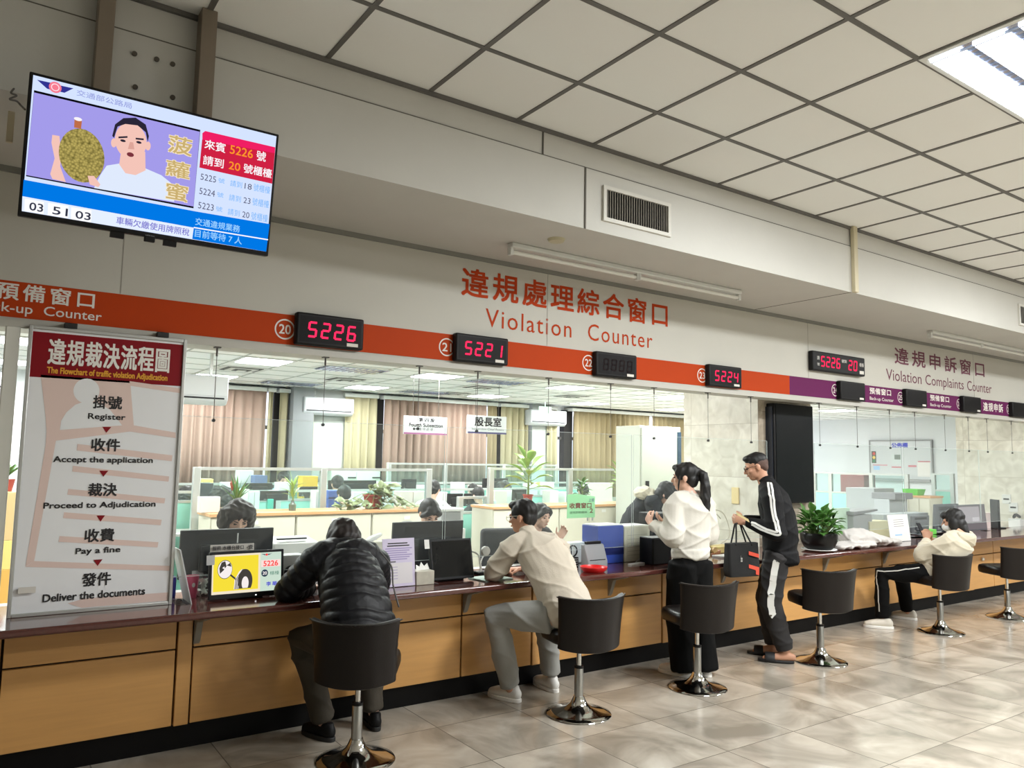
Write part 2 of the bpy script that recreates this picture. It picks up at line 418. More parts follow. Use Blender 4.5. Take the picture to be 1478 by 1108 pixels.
# band of colour and lettering on the header
M_or = mat('band_orange', (178, 62, 18), 0.6, spec=0.12); M_pu = mat('band_purple', (100, 34, 82), 0.6, spec=0.12)
M_or2 = mat('letters_orange', (176, 60, 20), 0.65, spec=0.12); M_pl = mat('letters_plum', (104, 44, 66), 0.6); M_wl = mat('letters_white', (226, 222, 214), 0.6)
t = thing('sign_band', (1.0, YH, 2.3), 'long orange and purple counter number strip along the foot of the white header', 'sign')
part('orange_strip', MB().box(-4.5, 6.58, YH-0.003, YH, 2.298, 2.485), M_or, t, smooth=0)['label'] = 'orange length of the strip'
part('purple_strip', MB().box(6.58, 17.2, YH-0.003, YH, 2.298, 2.485), M_pu, t, smooth=0)['label'] = 'purple length of the strip'
F = Face((0, YH-0.003, 0), (1,0,0), (0,0,1), 0.001)
for num, x0, x1 in (('20',1.463,1.581),('21',2.608,2.74),('22',3.911,4.042),('23',5.246,5.372),('24',7.281,7.426),('25',8.571,8.696),('26',9.927,10.055),('27',11.274,11.404)):
    c_ = (x0+x1)/2
    F.ring('number_ring', M_wl, c_, 2.391, 0.064, 0.009)
    F.text('number_ring', M_wl, num, c_-0.036, c_+0.036, 2.362, 2.420, bold=0.02); F.flush(t)
F.text('lettering', M_wl, '預備窗口', 0.03, 0.475, 2.388, 2.475, bold=0.02, space=1.25); F.flush(t)
F.text('lettering', M_wl, 'Back-up  Counter', -0.05, 0.515, 2.308, 2.372, bold=0.008); F.flush(t)
for x0, x1 in ((8.0, 8.43), (9.29, 9.74)):
    F.text('lettering', M_wl, '預備窗口', x0, x1, 2.395, 2.465, bold=0.02, space=1.1); F.flush(t)
    F.text('lettering', M_wl, 'Back-up Counter', x0+0.0, x1+0.05, 2.318, 2.365, bold=0.005); F.flush(t)
F.text('lettering', M_wl, '違規申訴', 10.62, 11.17, 2.34, 2.45, bold=0.02, space=1.15)
F.flush(t)
t = thing('wall_lettering', (3.83, YH, 2.57), 'large orange Violation Counter lettering on the white header', 'sign')
F = Face((0, YH, 0), (1,0,0), (0,0,1), 0.0015)
F.text('chinese_lettering', M_or2, '違規處理綜合窗口', 2.785, 4.87, 2.78, 2.985, bold=0.022, space=1.22)
F.text('english_lettering', M_or2, 'Violation', 2.993, 3.80, 2.575, 2.71, space=1.15); F.flush(t)
F.text('english_lettering', M_or2, 'Counter', 3.97, 4.69, 2.575, 2.71, space=1.15)
F.flush(t)
t = thing('wall_lettering', (9.6, YH, 2.55), 'plum coloured Violation Complaints Counter lettering on the white header', 'sign')
F = Face((0, YH, 0), (1,0,0), (0,0,1), 0.0015)
F.text('chinese_lettering', M_pl, '違規申訴窗口', 8.535, 10.69, 2.775, 2.965, bold=0.018, space=1.35)
F.text('english_lettering', M_pl, 'Violation', 8.348, 9.11, 2.575, 2.70); F.flush(t)
F.text('english_lettering', M_pl, 'Complaints', 9.20, 10.13, 2.54, 2.70); F.flush(t)
F.text('english_lettering', M_pl, 'Counter', 10.22, 10.876, 2.575, 2.70)
F.flush(t)

# ---------------------------------------------------------------- hall ceiling lights and fittings
M_white = mat('white_enamel', (214, 216, 212), 0.4)
def area(name, parent, loc, sx, sy, watts, col, down=True):
    l = bpy.data.lights.new(name, 'AREA'); l.shape = 'RECTANGLE'; l.size = sx; l.size_y = sy; l.energy = watts; l.color = col
    o = bpy.data.objects.new(name, l); COL.objects.link(o); o.parent = parent; o.location = loc
    return o
M_lamp = emit('tube_glow', (250, 252, 255), 6.0)
M_mirror = mat('louver_mirror', (196, 206, 226), 0.18, 0.9)
def troffer(x, y, z, sx, sy, watts, label, group, lit=True, tubes=3, col=(0.97, 0.995, 1.0), axis='x'):
    t = thing('ceiling_light', (x, y, z), label, 'ceiling light', group)
    hx, hy = sx/2, sy/2
    fr = MB().box(-hx, hx, -hy, -hy+0.03, -0.012, 0.02).box(-hx, hx, hy-0.03, hy, -0.012, 0.02).box(-hx, -hx+0.03, -hy+0.03, hy-0.03, -0.012, 0.02).box(hx-0.03, hx, -hy+0.03, hy-0.03, -0.012, 0.02)
    part('frame', fr, M_white, t, local=True, smooth=0)
    part('reflector', MB().box(-hx+0.02, hx-0.02, -hy+0.02, hy-0.02, -0.004, 0.0), M_mirror, t, local=True, smooth=0)
    lm = MB(); n = int((sx-0.1)/0.085)
    for k in range(n):
        q = -hx+0.06+k*0.085
        lm.box(q-0.003, q+0.003, -hy+0.035, hy-0.035, -0.026, -0.012)
    for k in range(tubes):
        yy = -hy+sy*(k+0.5)/tubes
        u = MB().box(-hx+0.05, hx-0.05, yy-0.068, yy+0.068, -0.02, -0.006)
        part('lamp', u, M_lamp if lit else M_mirror, t, local=True, smooth=0)
    part('louver', lm, M_mirror, t, local=True, smooth=0)
    if lit: area('lamp_light', t, (0, 0, -0.05), sx*0.9, sy*0.9, watts, col)
    return t
for i, (x, y) in enumerate(HALL_TROFFERS):
    troffer(x, y, CZ, 1.2, 0.6, HALL_W,
            'bright louvred fluorescent light in the hall ceiling at upper right' if i == 0 else 'lit hall ceiling light outside the photo', 'hall ceiling lights')
OFFT = 'louvred ceiling lights of the office behind the counter'
proto = None; n_ = 0
for j, y in enumerate(OFFICE_Y):
    for i, x in enumerate(OFFICE_X):
        if j == 0 and i > 4: continue
        row = ('nearest', 'middle', 'farthest')[j]
        side = ['far left end', 'left of', '', 'right of centre', 'before the pillar', 'beyond the pillar', 'far right end'][i]
        lab = 'lit square light in the %s row of the office ceiling, place %s from left' % (row, ('first','second','third','fourth','fifth','sixth','seventh')[i])
        if proto is None: proto = troffer(x, y, OZ, 0.6, 0.6, OFFICE_W, lab, OFFT, col=(0.97, 1.0, 0.98))
        else: clone(proto, (x, y, OZ), lab)
pd = troffer(3.8, 9.0, OZ, 0.9, 0.5, 0, 'unlit mirrored light in office ceiling, left of the two in the middle row', OFFT, lit=False)
clone(pd, (6.0, 9.0, OZ), 'unlit mirrored light in office ceiling, right of the two in the middle row')
clone(pd, (3.85, 11.4, OZ), 'unlit mirrored light near the curtains in the office ceiling, left one')
clone(pd, (6.1, 11.3, OZ), 'unlit mirrored light near the curtains in the office ceiling, right one')
# square air diffusers in the office ceiling
def diffuser(x, y, lab):
    t = thing('air_diffuser', (x, y, OZ), lab, 'air vent', 'square air diffusers in the office ceiling')
    for k, (a, m) in enumerate(((0.3, M_white), (0.22, mat('vent_shadow', (92, 92, 90), 0.8)), (0.17, M_white), (0.1, MATS['vent_shadow']), (0.05, M_white))):
        part('vane', MB().box(-a, a, -a, a, -0.006-0.006*k, -0.0*k+0.002), m, t, local=True, smooth=0)
    return t
d0 = diffuser(4.25, 10.3, 'square air vent in office ceiling above the grey column')
for x, y, lab in ((2.72, 10.0, 'square air vent in office ceiling, leftmost beside the sign board'), (6.3, 9.9, 'square air vent in office ceiling above the two hanging signs'),
                  (6.55, 11.2, 'square air vent in office ceiling nearest the tan curtains'), (8.3, 10.2, 'square air vent in office ceiling above the green paper sign')):
    clone(d0, (x, y, OZ), lab)

# fluorescent battens under the beam
def batten(x0, x1, y, lab):
    t = thing('tube_light', ((x0+x1)/2, y, SOF), lab, 'light fitting', 'unlit battens under the beam')
    L = x1-x0
    part('housing', MB().box(-L/2, L/2, -0.035, 0.035, -0.035, 0), M_white, t, local=True, bevel=0.008)
    for s in (-1, 1):
        a, b = (-L/2+0.02, -0.02) if s < 0 else (0.02, L/2-0.02)
        part('tube', MB().cyl((a, 0, -0.062), (b, 0, -0.062), 0.014), mat('dead_tube', (224, 224, 216), 0.35), t, local=True)
        for q in (a-0.012, b+0.012):
            part('lamp_holder', MB().box(q-0.014, q+0.014, -0.02, 0.02, -0.085, -0.03), M_white, t, local=True, bevel=0.004)
    return t
batten(2.89, 5.27, 4.23, 'unlit white fluorescent batten above the orange lettering')
batten(8.38, 10.7, 4.2, 'unlit white fluorescent batten above the plum lettering')
# air grilles in the beam face
def grille(x0, x1, lab):
    t = thing('air_grille', ((x0+x1)/2, YF, 3.16), lab, 'air vent', 'slatted air grilles in the beam')
    L, z0, z1 = x1-x0, 0.0, 0.235
    h = L/2
    part('backing', MB().box(-h+0.02, h-0.02, -0.004, -0.001, 0.02, z1-0.02), mat('grille_dark', (44, 42, 40), 0.9), t, local=True, smooth=0)
    fr = MB().box(-h, h, -0.018, 0, 0, 0.024).box(-h, h, -0.018, 0, z1-0.024, z1).box(-h, -h+0.026, -0.018, 0, 0.024, z1-0.024).box(h-0.026, h, -0.018, 0, 0.024, z1-0.024)
    part('frame', fr, mat('grille_frame', (206, 204, 196), 0.5), t, local=True, smooth=0)
    sl = MB(); n = 26
    for k in range(n):
        q = -h+0.03+(L-0.06)*(k+0.5)/n
        sl.obox((q, -0.009, z1/2), (1, 0.6, 0), (-0.6, 1, 0), (0, 0, 1), (0.0045, 0.0012, z1/2-0.024))
    part('slats', sl, mat('grille_slat', (150, 146, 136), 0.5), t, local=True, smooth=0)
grille(3.225, 3.842, 'white framed air grille in the beam above the orange lettering')
grille(9.22, 9.84, 'white framed air grille in the beam at right edge of photo')
tag(MB().box(6.045, 6.10, YF-0.035, YF-0.0, SOF, CZ).build('cable_trunking', mat('trunking_cream', (198, 188, 158), 0.5), bevel=0.004),
    'cream vertical cable trunking on the face of the beam', 'trunking')
M_post = mat('bronze_channel', (134, 122, 108), 0.45, 0.35, var=0.06)
for nm, x0, x1 in (('left', 0.302, 0.366), ('right', 0.715, 0.784)):
    o = MB().box(x0, x1, 3.575, 3.665, 2.6, CZ).build('hanger_post', M_post, bevel=0.004)
    tag(o, 'bronze metal post behind the hanging television, %s one' % nm, 'post', 'television hanger posts')
for k, (bx, by) in enumerate(((194,78),(226,86),(249,93),(195,126),(249,141))):
    p = P(bx, by, YF)
    tag(MB().cyl((p.x, YF-0.008, p.z), (p.x, YF, p.z), 0.011).build('wall_bolt', mat('bolt_dark', (88, 82, 74), 0.6, 0.3)),
        ('bolt head in the beam between the posts, ' + ('top left of five', 'top middle of five', 'top right of five', 'bottom left of five', 'bottom right of five')[k]), 'bolt', 'bolts on the beam between the posts')
p = PZ(803, 345, SOF)
tag(MB().lathe([(0.0, -0.02), (0.05, -0.018), (0.06, 0)], (p.x, p.y, SOF)).build('smoke_sensor', mat('sensor_cream', (186, 180, 150), 0.5)), 'small cream disc on the soffit above the orange lettering', 'sensor')
# coiled wire and hook left of the television
t = thing('wall_hook', (-0.02, YF, 3.0), 'pale plastic hook with tangled wire left of the television', 'hook')
a = P(17, 160, YF-0.02)
part('hook_bar', MB().box(a.x-0.012, a.x+0.012, YF-0.02, YF, a.z-0.13, a.z), mat('cream_plastic', (196, 184, 156), 0.5), t, bevel=0.004)
q = [P(20, 128, 3.62), P(16, 134, 3.6), P(24, 138, 3.62), P(14, 143, 3.6), P(24, 146, 3.62), P(30, 152, 3.62), P(36, 158, 3.5)]
part('wire', MB().bez(q, 0.004), mat('wire_grey', (92, 88, 82), 0.5), t)
# ================================================================= the counter
M_wood = mat('oak_veneer', (200, 150, 88), 0.38, var=0.13, scale=3.0, stretch=(0.9, 9, 14), coat=0.1)
M_gran = mat('red_granite', (84, 46, 40), 0.12, var=0.28, scale=70, coat=0.5)
M_kick = mat('black_kickboard', (8, 7, 7), 0.5, spec=0.15)
M_seam = mat('seam_shadow', (40, 28, 18), 0.9)
M_brk = mat('bracket_grey', (142, 138, 128), 0.5, 0.2)
tag(MB().box(-1.2, 17.0, 4.325, 5.02, 0.748, CT).build('counter_worktop', M_gran, bevel=0.012, seg=3), 'long polished red granite worktop running the whole length of the hall', 'worktop')
UNITS = [(-1.2, 0.178, 0), (0.178, 0.986, 0), (1.069, 2.815, 0), (2.815, 3.41, 0), (3.495, 4.74, 0), (4.853, 6.3, 0), (6.3, 8.05, 0), (8.18, 9.9, 0), (10.06, 10.6, 1), (10.6, 12.4, 0), (12.5, 17.0, 0)]
ULAB = ['wooden counter front at far left, mostly outside the photo', 'wooden counter front below the flowchart board', 'wooden counter front below the tyre picture screen',
        'narrow wooden counter front beside the knees of the man in cream sweater', 'wooden counter front between the man in cream sweater and the ponytailed woman', 'wooden counter front between ponytailed woman and man in tracksuit',
        'wooden counter front below the big green pot plant', 'wooden counter front before the phone reading woman', 'wooden counter front with round white knob behind the phone reading woman',
        'wooden counter front at right edge of photo', 'wooden counter front beyond the right edge of photo']
for (x0, x1, dr), lb in zip(UNITS, ULAB):
    t = thing('counter_unit', ((x0+x1)/2, 4.62, 0), lb, 'counter', 'wooden fronts of the service counter')
    part('carcass', MB().box(x0+0.001, x1-0.001, 4.642, 4.98, 0.135, 0.748), M_seam, t, smooth=0)
    part('upper_panel', MB().box(x0+0.006, x1-0.006, 4.622, 4.642, 0.548, 0.745), M_wood, t, bevel=0.002)
    part('lower_panel', MB().box(x0+0.006, x1-0.006, 4.622, 4.642, 0.138, 0.538), M_wood, t, bevel=0.002)
    if dr:
        part('knob', MB().ell((x0+0.22, 4.605, 0.49), (0.022, 0.02, 0.022)), mat('knob_white', (220, 216, 206), 0.3), t)
for k, (x0, x1) in enumerate(((0.99, 1.065), (3.414, 3.491), (4.744, 4.849), (8.054, 8.176), (9.904, 10.056))):
    o = MB().box(x0, x1, 4.615, 4.98, 0.135, 0.748).build('counter_post', M_wood, bevel=0.003)
    tag(o, ('wooden upright between counter fronts, right of the flowchart board', 'wooden upright in the counter behind the lower legs of the man in cream sweater', 'wooden upright in the counter just left of the ponytailed woman',
            'wooden upright in the counter above the left knee of the phone reading woman', 'wooden upright in the counter right of the phone reading woman')[k], 'post', 'counter uprights')
tag(MB().box(-1.2, 17.0, 4.655, 4.98, 0.0, 0.135).build('kickboard', M_kick, smooth=0), 'long black skirting board at the foot of the counter', 'skirting')
for k, (px_, py_) in enumerate(((282, 890), (671, 850), (880, 832), (1043, 818), (1190, 806), (1276, 798))):
    x = P(px_, py_, 4.60).x
    mb = MB().prism([(x, 4.625, 0.748), (x, 4.40, 0.748), (x, 4.42, 0.728), (x, 4.56, 0.69), (x, 4.605, 0.58), (x, 4.625, 0.56)], (0.035, 0, 0))
    tag(mb.build('counter_bracket', M_brk, bevel=0.003), 'grey metal bracket under the worktop, ' + ('just right of the flowchart board', 'left of the man in cream sweater', 'between cream sweater man and ponytailed woman',
        'behind the black tote bag', 'below the green pot plant', 'below the crumpled white jacket')[k], 'bracket', 'brackets under the worktop')

# ---------------------------------------------------------------- number displays
M_blk = mat('black_plastic', (17, 16, 17), 0.5, var=0.05, spec=0.25); M_dig = emit('digit_red', (255, 40, 84), 1.6)
M_dim = mat('dead_digit', (24, 14, 15), 0.6, spec=0.1); M_tagw = mat('label_white', (214, 210, 202), 0.6); M_tagd = mat('label_ink', (60, 58, 58), 0.7)
def number_display(x, z, w_, h_, txt, lab, on=True, small=False):
    t = thing('number_display', (x, YH, z), lab, 'display', 'red number displays above the counter')
    part('casing', MB().box(x, x+w_, YH-0.06, YH-0.004, z, z+h_), M_blk, t, bevel=0.012, seg=3)
    F = Face((x, YH-0.06, z), (1,0,0), (0,0,1), 0.001)
    F.rect('window', mat('display_window', (10, 7, 8), 0.45, spec=0.15), 0.02, w_-0.02, 0.02, h_-0.02, 1)
    if txt:
        for k, ch in enumerate(txt): F.seg7('digit', M_dig if on else M_dim, ch, w_*0.15+k*w_*0.193, h_*0.24, w_*0.135, h_*0.5, 0, 2); F.flush(t)
    F.rect('label', M_tagw, w_*0.74, w_*0.91, h_*0.075, h_*0.18, 3)
    F.text('label_text', M_tagd, '20-A', w_*0.76, w_*0.89, h_*0.095, h_*0.155, 4) if False else None
    F.flush(t)
    return t
number_display(1.575, 2.30, 0.447, 0.203, '5226', 'black display with red digits 5226 beside number 20')
number_display(2.715, 2.295, 0.447, 0.2, '5221', 'black display with red digits 5221 beside number 21')
number_display(4.01, 2.29, 0.445, 0.197, '8888', 'dark switched off display beside number 22', on=False)
number_display(5.34, 2.30, 0.447, 0.195, '5224', 'black display with red digits 5224 beside number 23')
for x, n_, wh in ((7.37, '24', 'leftmost on the purple strip'), (8.66, '25', 'second on the purple strip'), (9.99, '26', 'third on the purple strip'), (11.33, '27', 'last at right edge of photo')):
    number_display(x, 2.295, 0.455, 0.197, '', 'dark blank display beside number %s, %s' % (n_, wh))
t = thing('number_display', (6.89, YH, 2.565), 'wide black display with red digits 5226 and 20 above the purple strip', 'display', 'red number displays above the counter')
part('casing', MB().box(6.89, 7.83, YH-0.06, YH-0.004, 2.565, 2.765), M_blk, t, bevel=0.012, seg=3)
F = Face((6.89, YH-0.06, 2.565), (1,0,0), (0,0,1), 0.001)
for ch, u_ in (('5',0.13),('2',0.22),('2',0.31),('6',0.40),('2',0.62),('0',0.712)): F.seg7('digit', M_dig, ch, u_, 0.045, 0.068, 0.11, 0, 2); F.flush(t)
for tx, a, b, c, d in (('請', .07, .11, .11, .15), ('號', .07, .11, .05, .08), ('號到', .50, .59, .115, .15), ('櫃檯', .83, .91, .10, .14)):
    F.text('lettering', M_wl, tx, a, b, c, d, 2)
F.rect('label', M_tagw, .83, .91, .02, .055, 2)
F.flush(t)

# ---------------------------------------------------------------- hanging screens
M_gl = glass('clear_acrylic', (252, 254, 253), 0.06, 0.02); M_gledge = glass('acrylic_edge', (236, 244, 240), 0.3, 0.4)
M_wire = mat('steel_wire', (92, 88, 84), 0.4, 0.6); M_clip = mat('clip_black', (26, 25, 25), 0.5)
SCR = [(0.92, 2.69, (1.133, 1.80, 2.475)), (2.71, 4.47, (2.951, 3.597, 4.235)), (4.49, 6.24, (4.73, 5.41, 6.01)), (7.0, 8.66, (7.10, 7.78, 8.43)), (8.70, 10.48, (8.97, 9.66, 10.25)), (10.5, 12.3, (10.75, 11.45, 12.1))]
SLB = ['between the flowchart board and the tissue box', 'over the man in cream sweater', 'behind the ponytailed woman', 'behind the green pot plant', 'before the notice board on the white wall', 'before the second marble pillar']
for (x0, x1, ws), lb in zip(SCR, SLB):
    t = thing('hanging_screen', ((x0+x1)/2, 4.70, 0.925), 'clear acrylic screen hung from wires ' + lb, 'screen', 'clear screens hung over the counter')
    part('pane', MB().box(x0, x1, 4.698, 4.702, 0.925, 1.83), M_gl, t, smooth=0)
    part('pane_edge', MB().box(x0, x1, 4.6975, 4.7025, 1.83, 1.833).box(x0, x1, 4.6975, 4.7025, 0.922, 0.925).box(x0-0.002, x0, 4.6975, 4.7025, 0.925, 1.83).box(x1, x1+0.002, 4.6975, 4.7025, 0.925, 1.83), M_gledge, t, smooth=0)
    for x in ws:
        part('wire', MB().cyl((x, 4.70, 1.815), (x, 4.70, 2.245), 0.0022, n=6), M_wire, t)
        part('anchor', MB().box(x-0.018, x+0.018, 4.68, 4.72, 2.238, 2.246).cyl((x, 4.7, 2.19), (x, 4.7, 2.24), 0.006, n=8), M_wire, t)
        part('clip', MB().cyl((x, 4.692, 1.812), (x, 4.708, 1.812), 0.010, n=12), M_clip, t)

# ---------------------------------------------------------------- flowchart board
t = thing('flowchart_board', (0.57, 4.64, CT), 'tall white flowchart board with red heading standing on the worktop at left', 'sign board')
part('panel', MB().box(0.20, 0.935, 4.642, 4.668, CT+0.012, 2.25), mat('board_white', (234, 236, 239), 0.4), t, smooth=0)
fr = MB(); fr.box(0.185, 0.203, 4.63, 4.672, CT, 2.262).box(0.932, 0.95, 4.63, 4.672, CT, 2.262).box(0.203, 0.932, 4.63, 4.672, CT, CT+0.018).box(0.203, 0.932, 4.63, 4.672, 2.244, 2.262)
part('frame', fr, M_alu, t, bevel=0.003)
for x in (0.37, 0.82): part('hanger_clip', MB().box(x-0.03, x+0.03, 4.62, 4.68, 2.262, 2.29), M_clip, t, bevel=0.003)
W_, H_ = 0.729, 1.426
F = Face((0.203, 4.6418, CT+0.018), (1,0,0), (0,0,1), 0.0008)
M_red = mat('heading_red', (132, 14, 26), 0.5, spec=0.2); M_pink = mat('print_beige', (226, 202, 194), 0.5); M_ink = mat('ink_black', (26, 24, 28), 0.55)
def bp(px, py):
    """point on the board face seen at photo pixel"""
    q = P(px, py, 4.6418); return (min(max(q.x-0.203, 0.003), W_-0.003), min(max(q.z-CT-0.018, 0.003), H_-0.003))
def bz(zx, zy): return bp(zx*0.4695, 380+zy*0.4693)     # crop pixels of the photo
F.rect('heading', M_red, 0.0, W_, 1.19, H_, 1)
F.text('lettering', mat('letters_paper', (236, 232, 226), 0.5), '違規裁決流程圖', 0.075, 0.66, 1.262, 1.395, 3, bold=0.02, space=1.08); F.flush(t)
F.text('lettering', mat('letters_gold', (226, 160, 40), 0.5), 'The Flowchart of traffic violation Adjudication', 0.075, 0.655, 1.205, 1.247, 3, bold=0.03); F.flush(t)
A_ = lambda *ps: [bz(*p) for p in ps]
M_bwh = mat('board_white', (234, 236, 239), 0.4)
F.poly('print', M_pink, A_((125,342),(400,362),(412,507),(355,509),(186,528),(172,545),(143,520),(140,470)), 1)
F.poly('print', M_pink, A_((143,515),(186,515),(172,545),(105,915),(78,932),(140,560)), 1.2)
F.poly('print', M_pink, A_((398,362),(560,385),(560,399),(400,376)), 1.2)
F.poly('print', M_pink, A_((186,513),(400,496),(540,520),(540,537),(400,517),(172,545)), 1.4)
F.flush(t)
cu, cv = bz(266, 392); F.disc('silhouette', M_bwh, cu, cv, 0.061, 0.066, 1.8)
F.poly('silhouette', M_bwh, A_((184,512),(188,484),(204,458),(232,434),(262,424),(300,428),(338,450),(362,480),(375,498)), 1.9); F.flush(t)
for a in (((238,555),(530,590),(528,608),(236,575)), ((224,622),(520,655),(518,671),(222,640)), ((210,693),(508,722),(505,738),(207,711)), ((197,765),(497,788),(494,805),(194,783)), ((183,838),(487,857),(484,873),(180,856)),
          ((105,915),(535,929),(533,944),(78,933)), ((208,1045),(260,1030),(530,1010),(528,1045),(250,1062))):
    F.poly('print', M_pink, A_(*a), 1.1)
F.flush(t)
for cn, en, zc, ze, cx, tri in (('掛號','Register',(288,376,408,447),(272,386,459,489),0,(314,342,502,521)), ('收件','Accept the application',(282,370,539,577),(165,470,592,620),0,(305,333,637,656)),
                      ('裁決','Proceed to Adjudication',(273,360,676,715),(135,478,732,757),0,(297,323,775,794)), ('收費','Pay a fine',(262,352,816,855),(234,370,871,897),0,(287,315,911,930)), ('發件','Deliver the documents',(254,342,951,990),(134,446,1000,1036),0,None)):
    xm = (zc[0]+zc[1])/2
    v0 = bz(xm, zc[3])[1]; v1 = bz(xm, zc[2])[1]
    F.text('lettering', M_ink, cn, bz(zc[0], zc[2])[0], bz(zc[1], zc[2])[0], v0, v1, 3, bold=0.025); F.flush(t)
    xe = (ze[0]+ze[1])/2; ve = bz(xe, (ze[2]+ze[3])/2)[1]; he = 0.019
    F.text('lettering', M_ink, en, bz(ze[0], ze[2])[0], bz(ze[1], ze[2])[0], ve-he, ve+he, 3, bold=0.03); F.flush(t)
    if tri:
        u0, v1 = bz(tri[0], tri[2]); u1 = bz(tri[1], tri[2])[0]; v0 = bz((tri[0]+tri[1])/2, tri[3])[1]
        F.poly('arrow', M_red, [((u0+u1)/2, v0), (u1, v1), (u0, v1)], 3); F.flush(t)
o = MB().box(0.225, 0.30, 4.625, 4.63, 0.905, 0.935).build('price_ticket', M_tagw, smooth=0); tag(o, 'small white ticket in clear pouch at lower left of the flowchart board', 'ticket')

# ---------------------------------------------------------------- hanging television
t = thing('television', (0.54, 3.35, 2.50), 'wide television showing queue numbers hanging high at upper left', 'television')
TLp = Vector((0.071, 3.35, 3.05)); dn = Vector((0, 0.0745, -0.5435)); ux = Vector((1,0,0)); dn_n = dn.normalized(); nrm = ux.cross(-dn_n)
TW, TH = 0.953, 0.5486
def tvp(u, v, o=0): return TLp + ux*(u*TW) + dn_n*(v*TH) + nrm*o
M_pgl_ = mat('bezel_letters', (170, 170, 172), 0.5)
mb = MB(); c = tvp(0.5, 0.5, -0.02); mb.obox(c, ux, -dn_n, nrm, (TW/2, TH/2, 0.018))
part('casing', mb, M_blk, t, bevel=0.004)
mb = MB(); mb.obox(tvp(0.5, 0.52, -0.055), ux, -dn_n, nrm, (TW*0.3, TH*0.3, 0.03)); part('rear_housing', mb, M_blk, t, bevel=0.01)
mb = MB()
for u in (0.29, 0.68): mb.obox(tvp(u, 0.45, -0.13), ux, -dn_n, nrm, (0.02, 0.2, 0.05))
mb.obox(tvp(0.485, 0.45, -0.1), ux, -dn_n, nrm, (0.25, 0.06, 0.015))
part('wall_mount', mb, M_post, t, smooth=0)
mb = MB()
for u in (0.36, 0.57): mb.obox(tvp(u, 1.02, -0.02), ux, -dn_n, nrm, (0.025, 0.012, 0.012))
part('foot_socket', mb, M_blk, t)
mb = MB(); mb.obox(tvp(0.485, 1.015, -0.006), ux, -dn_n, nrm, (0.02, 0.012, 0.012)); part('remote_sensor', mb, M_blk, t, bevel=0.003)
F = Face(tvp(0.485, 0.992, 0), ux, -dn_n, 0.0006); F.text('bezel_lettering', M_pgl_, 'HERAN', -0.016, 0.016, -0.003, 0.003, 1, bold=0.03); F.flush(t)
E1 = lambda n, c, s=1.0: emit('screen_'+n, c, s)
ib = 0.012
SW, SH = TW-2*ib, TH-ib*2.6
F = Face(tvp(0, 1, 0) + ux*ib - dn_n*(ib*1.6), ux, -dn_n, 0.0006)
def S(x, y):   # crop pixels of the photo (first zoom) -> screen metres, bilinear from the four screen corners
    A, B, C_, D = Vector((168,98)), Vector((1407,412)), Vector((1353,1004)), Vector((115,792))
    u, v = 0.5, 0.5
    for _ in range(12):
        p_ = A*(1-u)*(1-v)+B*u*(1-v)+C_*u*v+D*(1-u)*v; r = Vector((x, y))-p_
        du = (B-A)*(1-v)+(C_-D)*v; dv = (D-A)*(1-u)+(C_-B)*u
        det = du.x*dv.y-du.y*dv.x
        u += (r.x*dv.y-r.y*dv.x)/det; v += (du.x*r.y-du.y*r.x)/det
    return (u*SW, (1-v)*SH)
def SQ(*pts): return [S(*p) for p in pts]
F.rect('screen', E1('pale', (206, 220, 250)), 0, SW, 0, SH, 1)
F.poly('picture', E1('black', (8, 8, 12)), SQ((171,175),(974,368),(940,772),(134,614)), 2)
F.poly('picture', E1('lilac', (158, 150, 226)), SQ((171,187),(971,378),(940,763),(135,608)), 3)
F.flush(t)
skin, skin2 = E1('skin', (236, 190, 178)), E1('skin_shade', (214, 160, 148)); shirt = E1('shirt', (216, 226, 244)); hair = E1('hair', (40, 36, 52))
F.poly('picture_man', shirt, SQ((440,668),(470,600),(500,552),(565,540),(690,565),(770,600),(820,640),(838,738)), 4)
F.poly('picture_man', skin, SQ((570,470),(688,480),(690,575),(640,600),(590,590),(560,545)), 5)
cx_, cy_2 = S(617, 425)
F.disc('picture_man', skin, cx_, cy_2, 0.058, 0.073, 6); F.disc('picture_man', skin, S(534,435)[0], S(534,435)[1], 0.010, 0.018, 5); F.disc('picture_man', skin, S(702,450)[0], S(702,450)[1], 0.010, 0.018, 5)
F.poly('picture_man', hair, SQ((526,400),(540,340),(580,308),(640,305),(690,340),(706,400),(700,430),(690,380),(650,345),(590,338),(552,352),(535,410)), 7)
for a, b in (((556,403),(600,400)), ((640,408),(680,412))):
    F.poly('picture_man', hair, SQ((a[0],a[1]),(b[0],b[1]),(b[0],b[1]+9),(a[0],a[1]+9)), 8)
for q in ((578,424), (656,432)): F.disc('picture_man', hair, S(*q)[0], S(*q)[1], 0.010, 0.005, 8)
F.poly('picture_man', skin2, SQ((612,430),(628,432),(634,468),(602,466)), 7)
F.disc('picture_man', E1('mouth', (120, 50, 60)), S(614,495)[0], S(614,495)[1], 0.013, 0.009, 8)
F.flush(t, {'picture_man': 'man in pale shirt shown on the screen'})
mj = emit('screen_fruit', (176, 160, 88))
nt = mj.node_tree; vo = nt.nodes.new('ShaderNodeTexVoronoi'); vo.inputs['Scale'].default_value = 110; rp = nt.nodes.new('ShaderNodeValToRGB')
rp.color_ramp.elements[0].color = lin((196, 178, 100)); rp.color_ramp.elements[1].color = lin((96, 88, 40)); tc_ = nt.nodes.new('ShaderNodeTexCoord')
nt.links.new(tc_.outputs['Object'], vo.inputs['Vector']); nt.links.new(vo.outputs['Distance'], rp.inputs[0]); nt.links.new(rp.outputs[0], nt.nodes['Emission'].inputs[0])
F.poly('picture_fruit', skin, SQ((250,400),(282,405),(290,500),(285,560),(310,640),(250,625),(240,600),(260,520),(246,440)), 4)
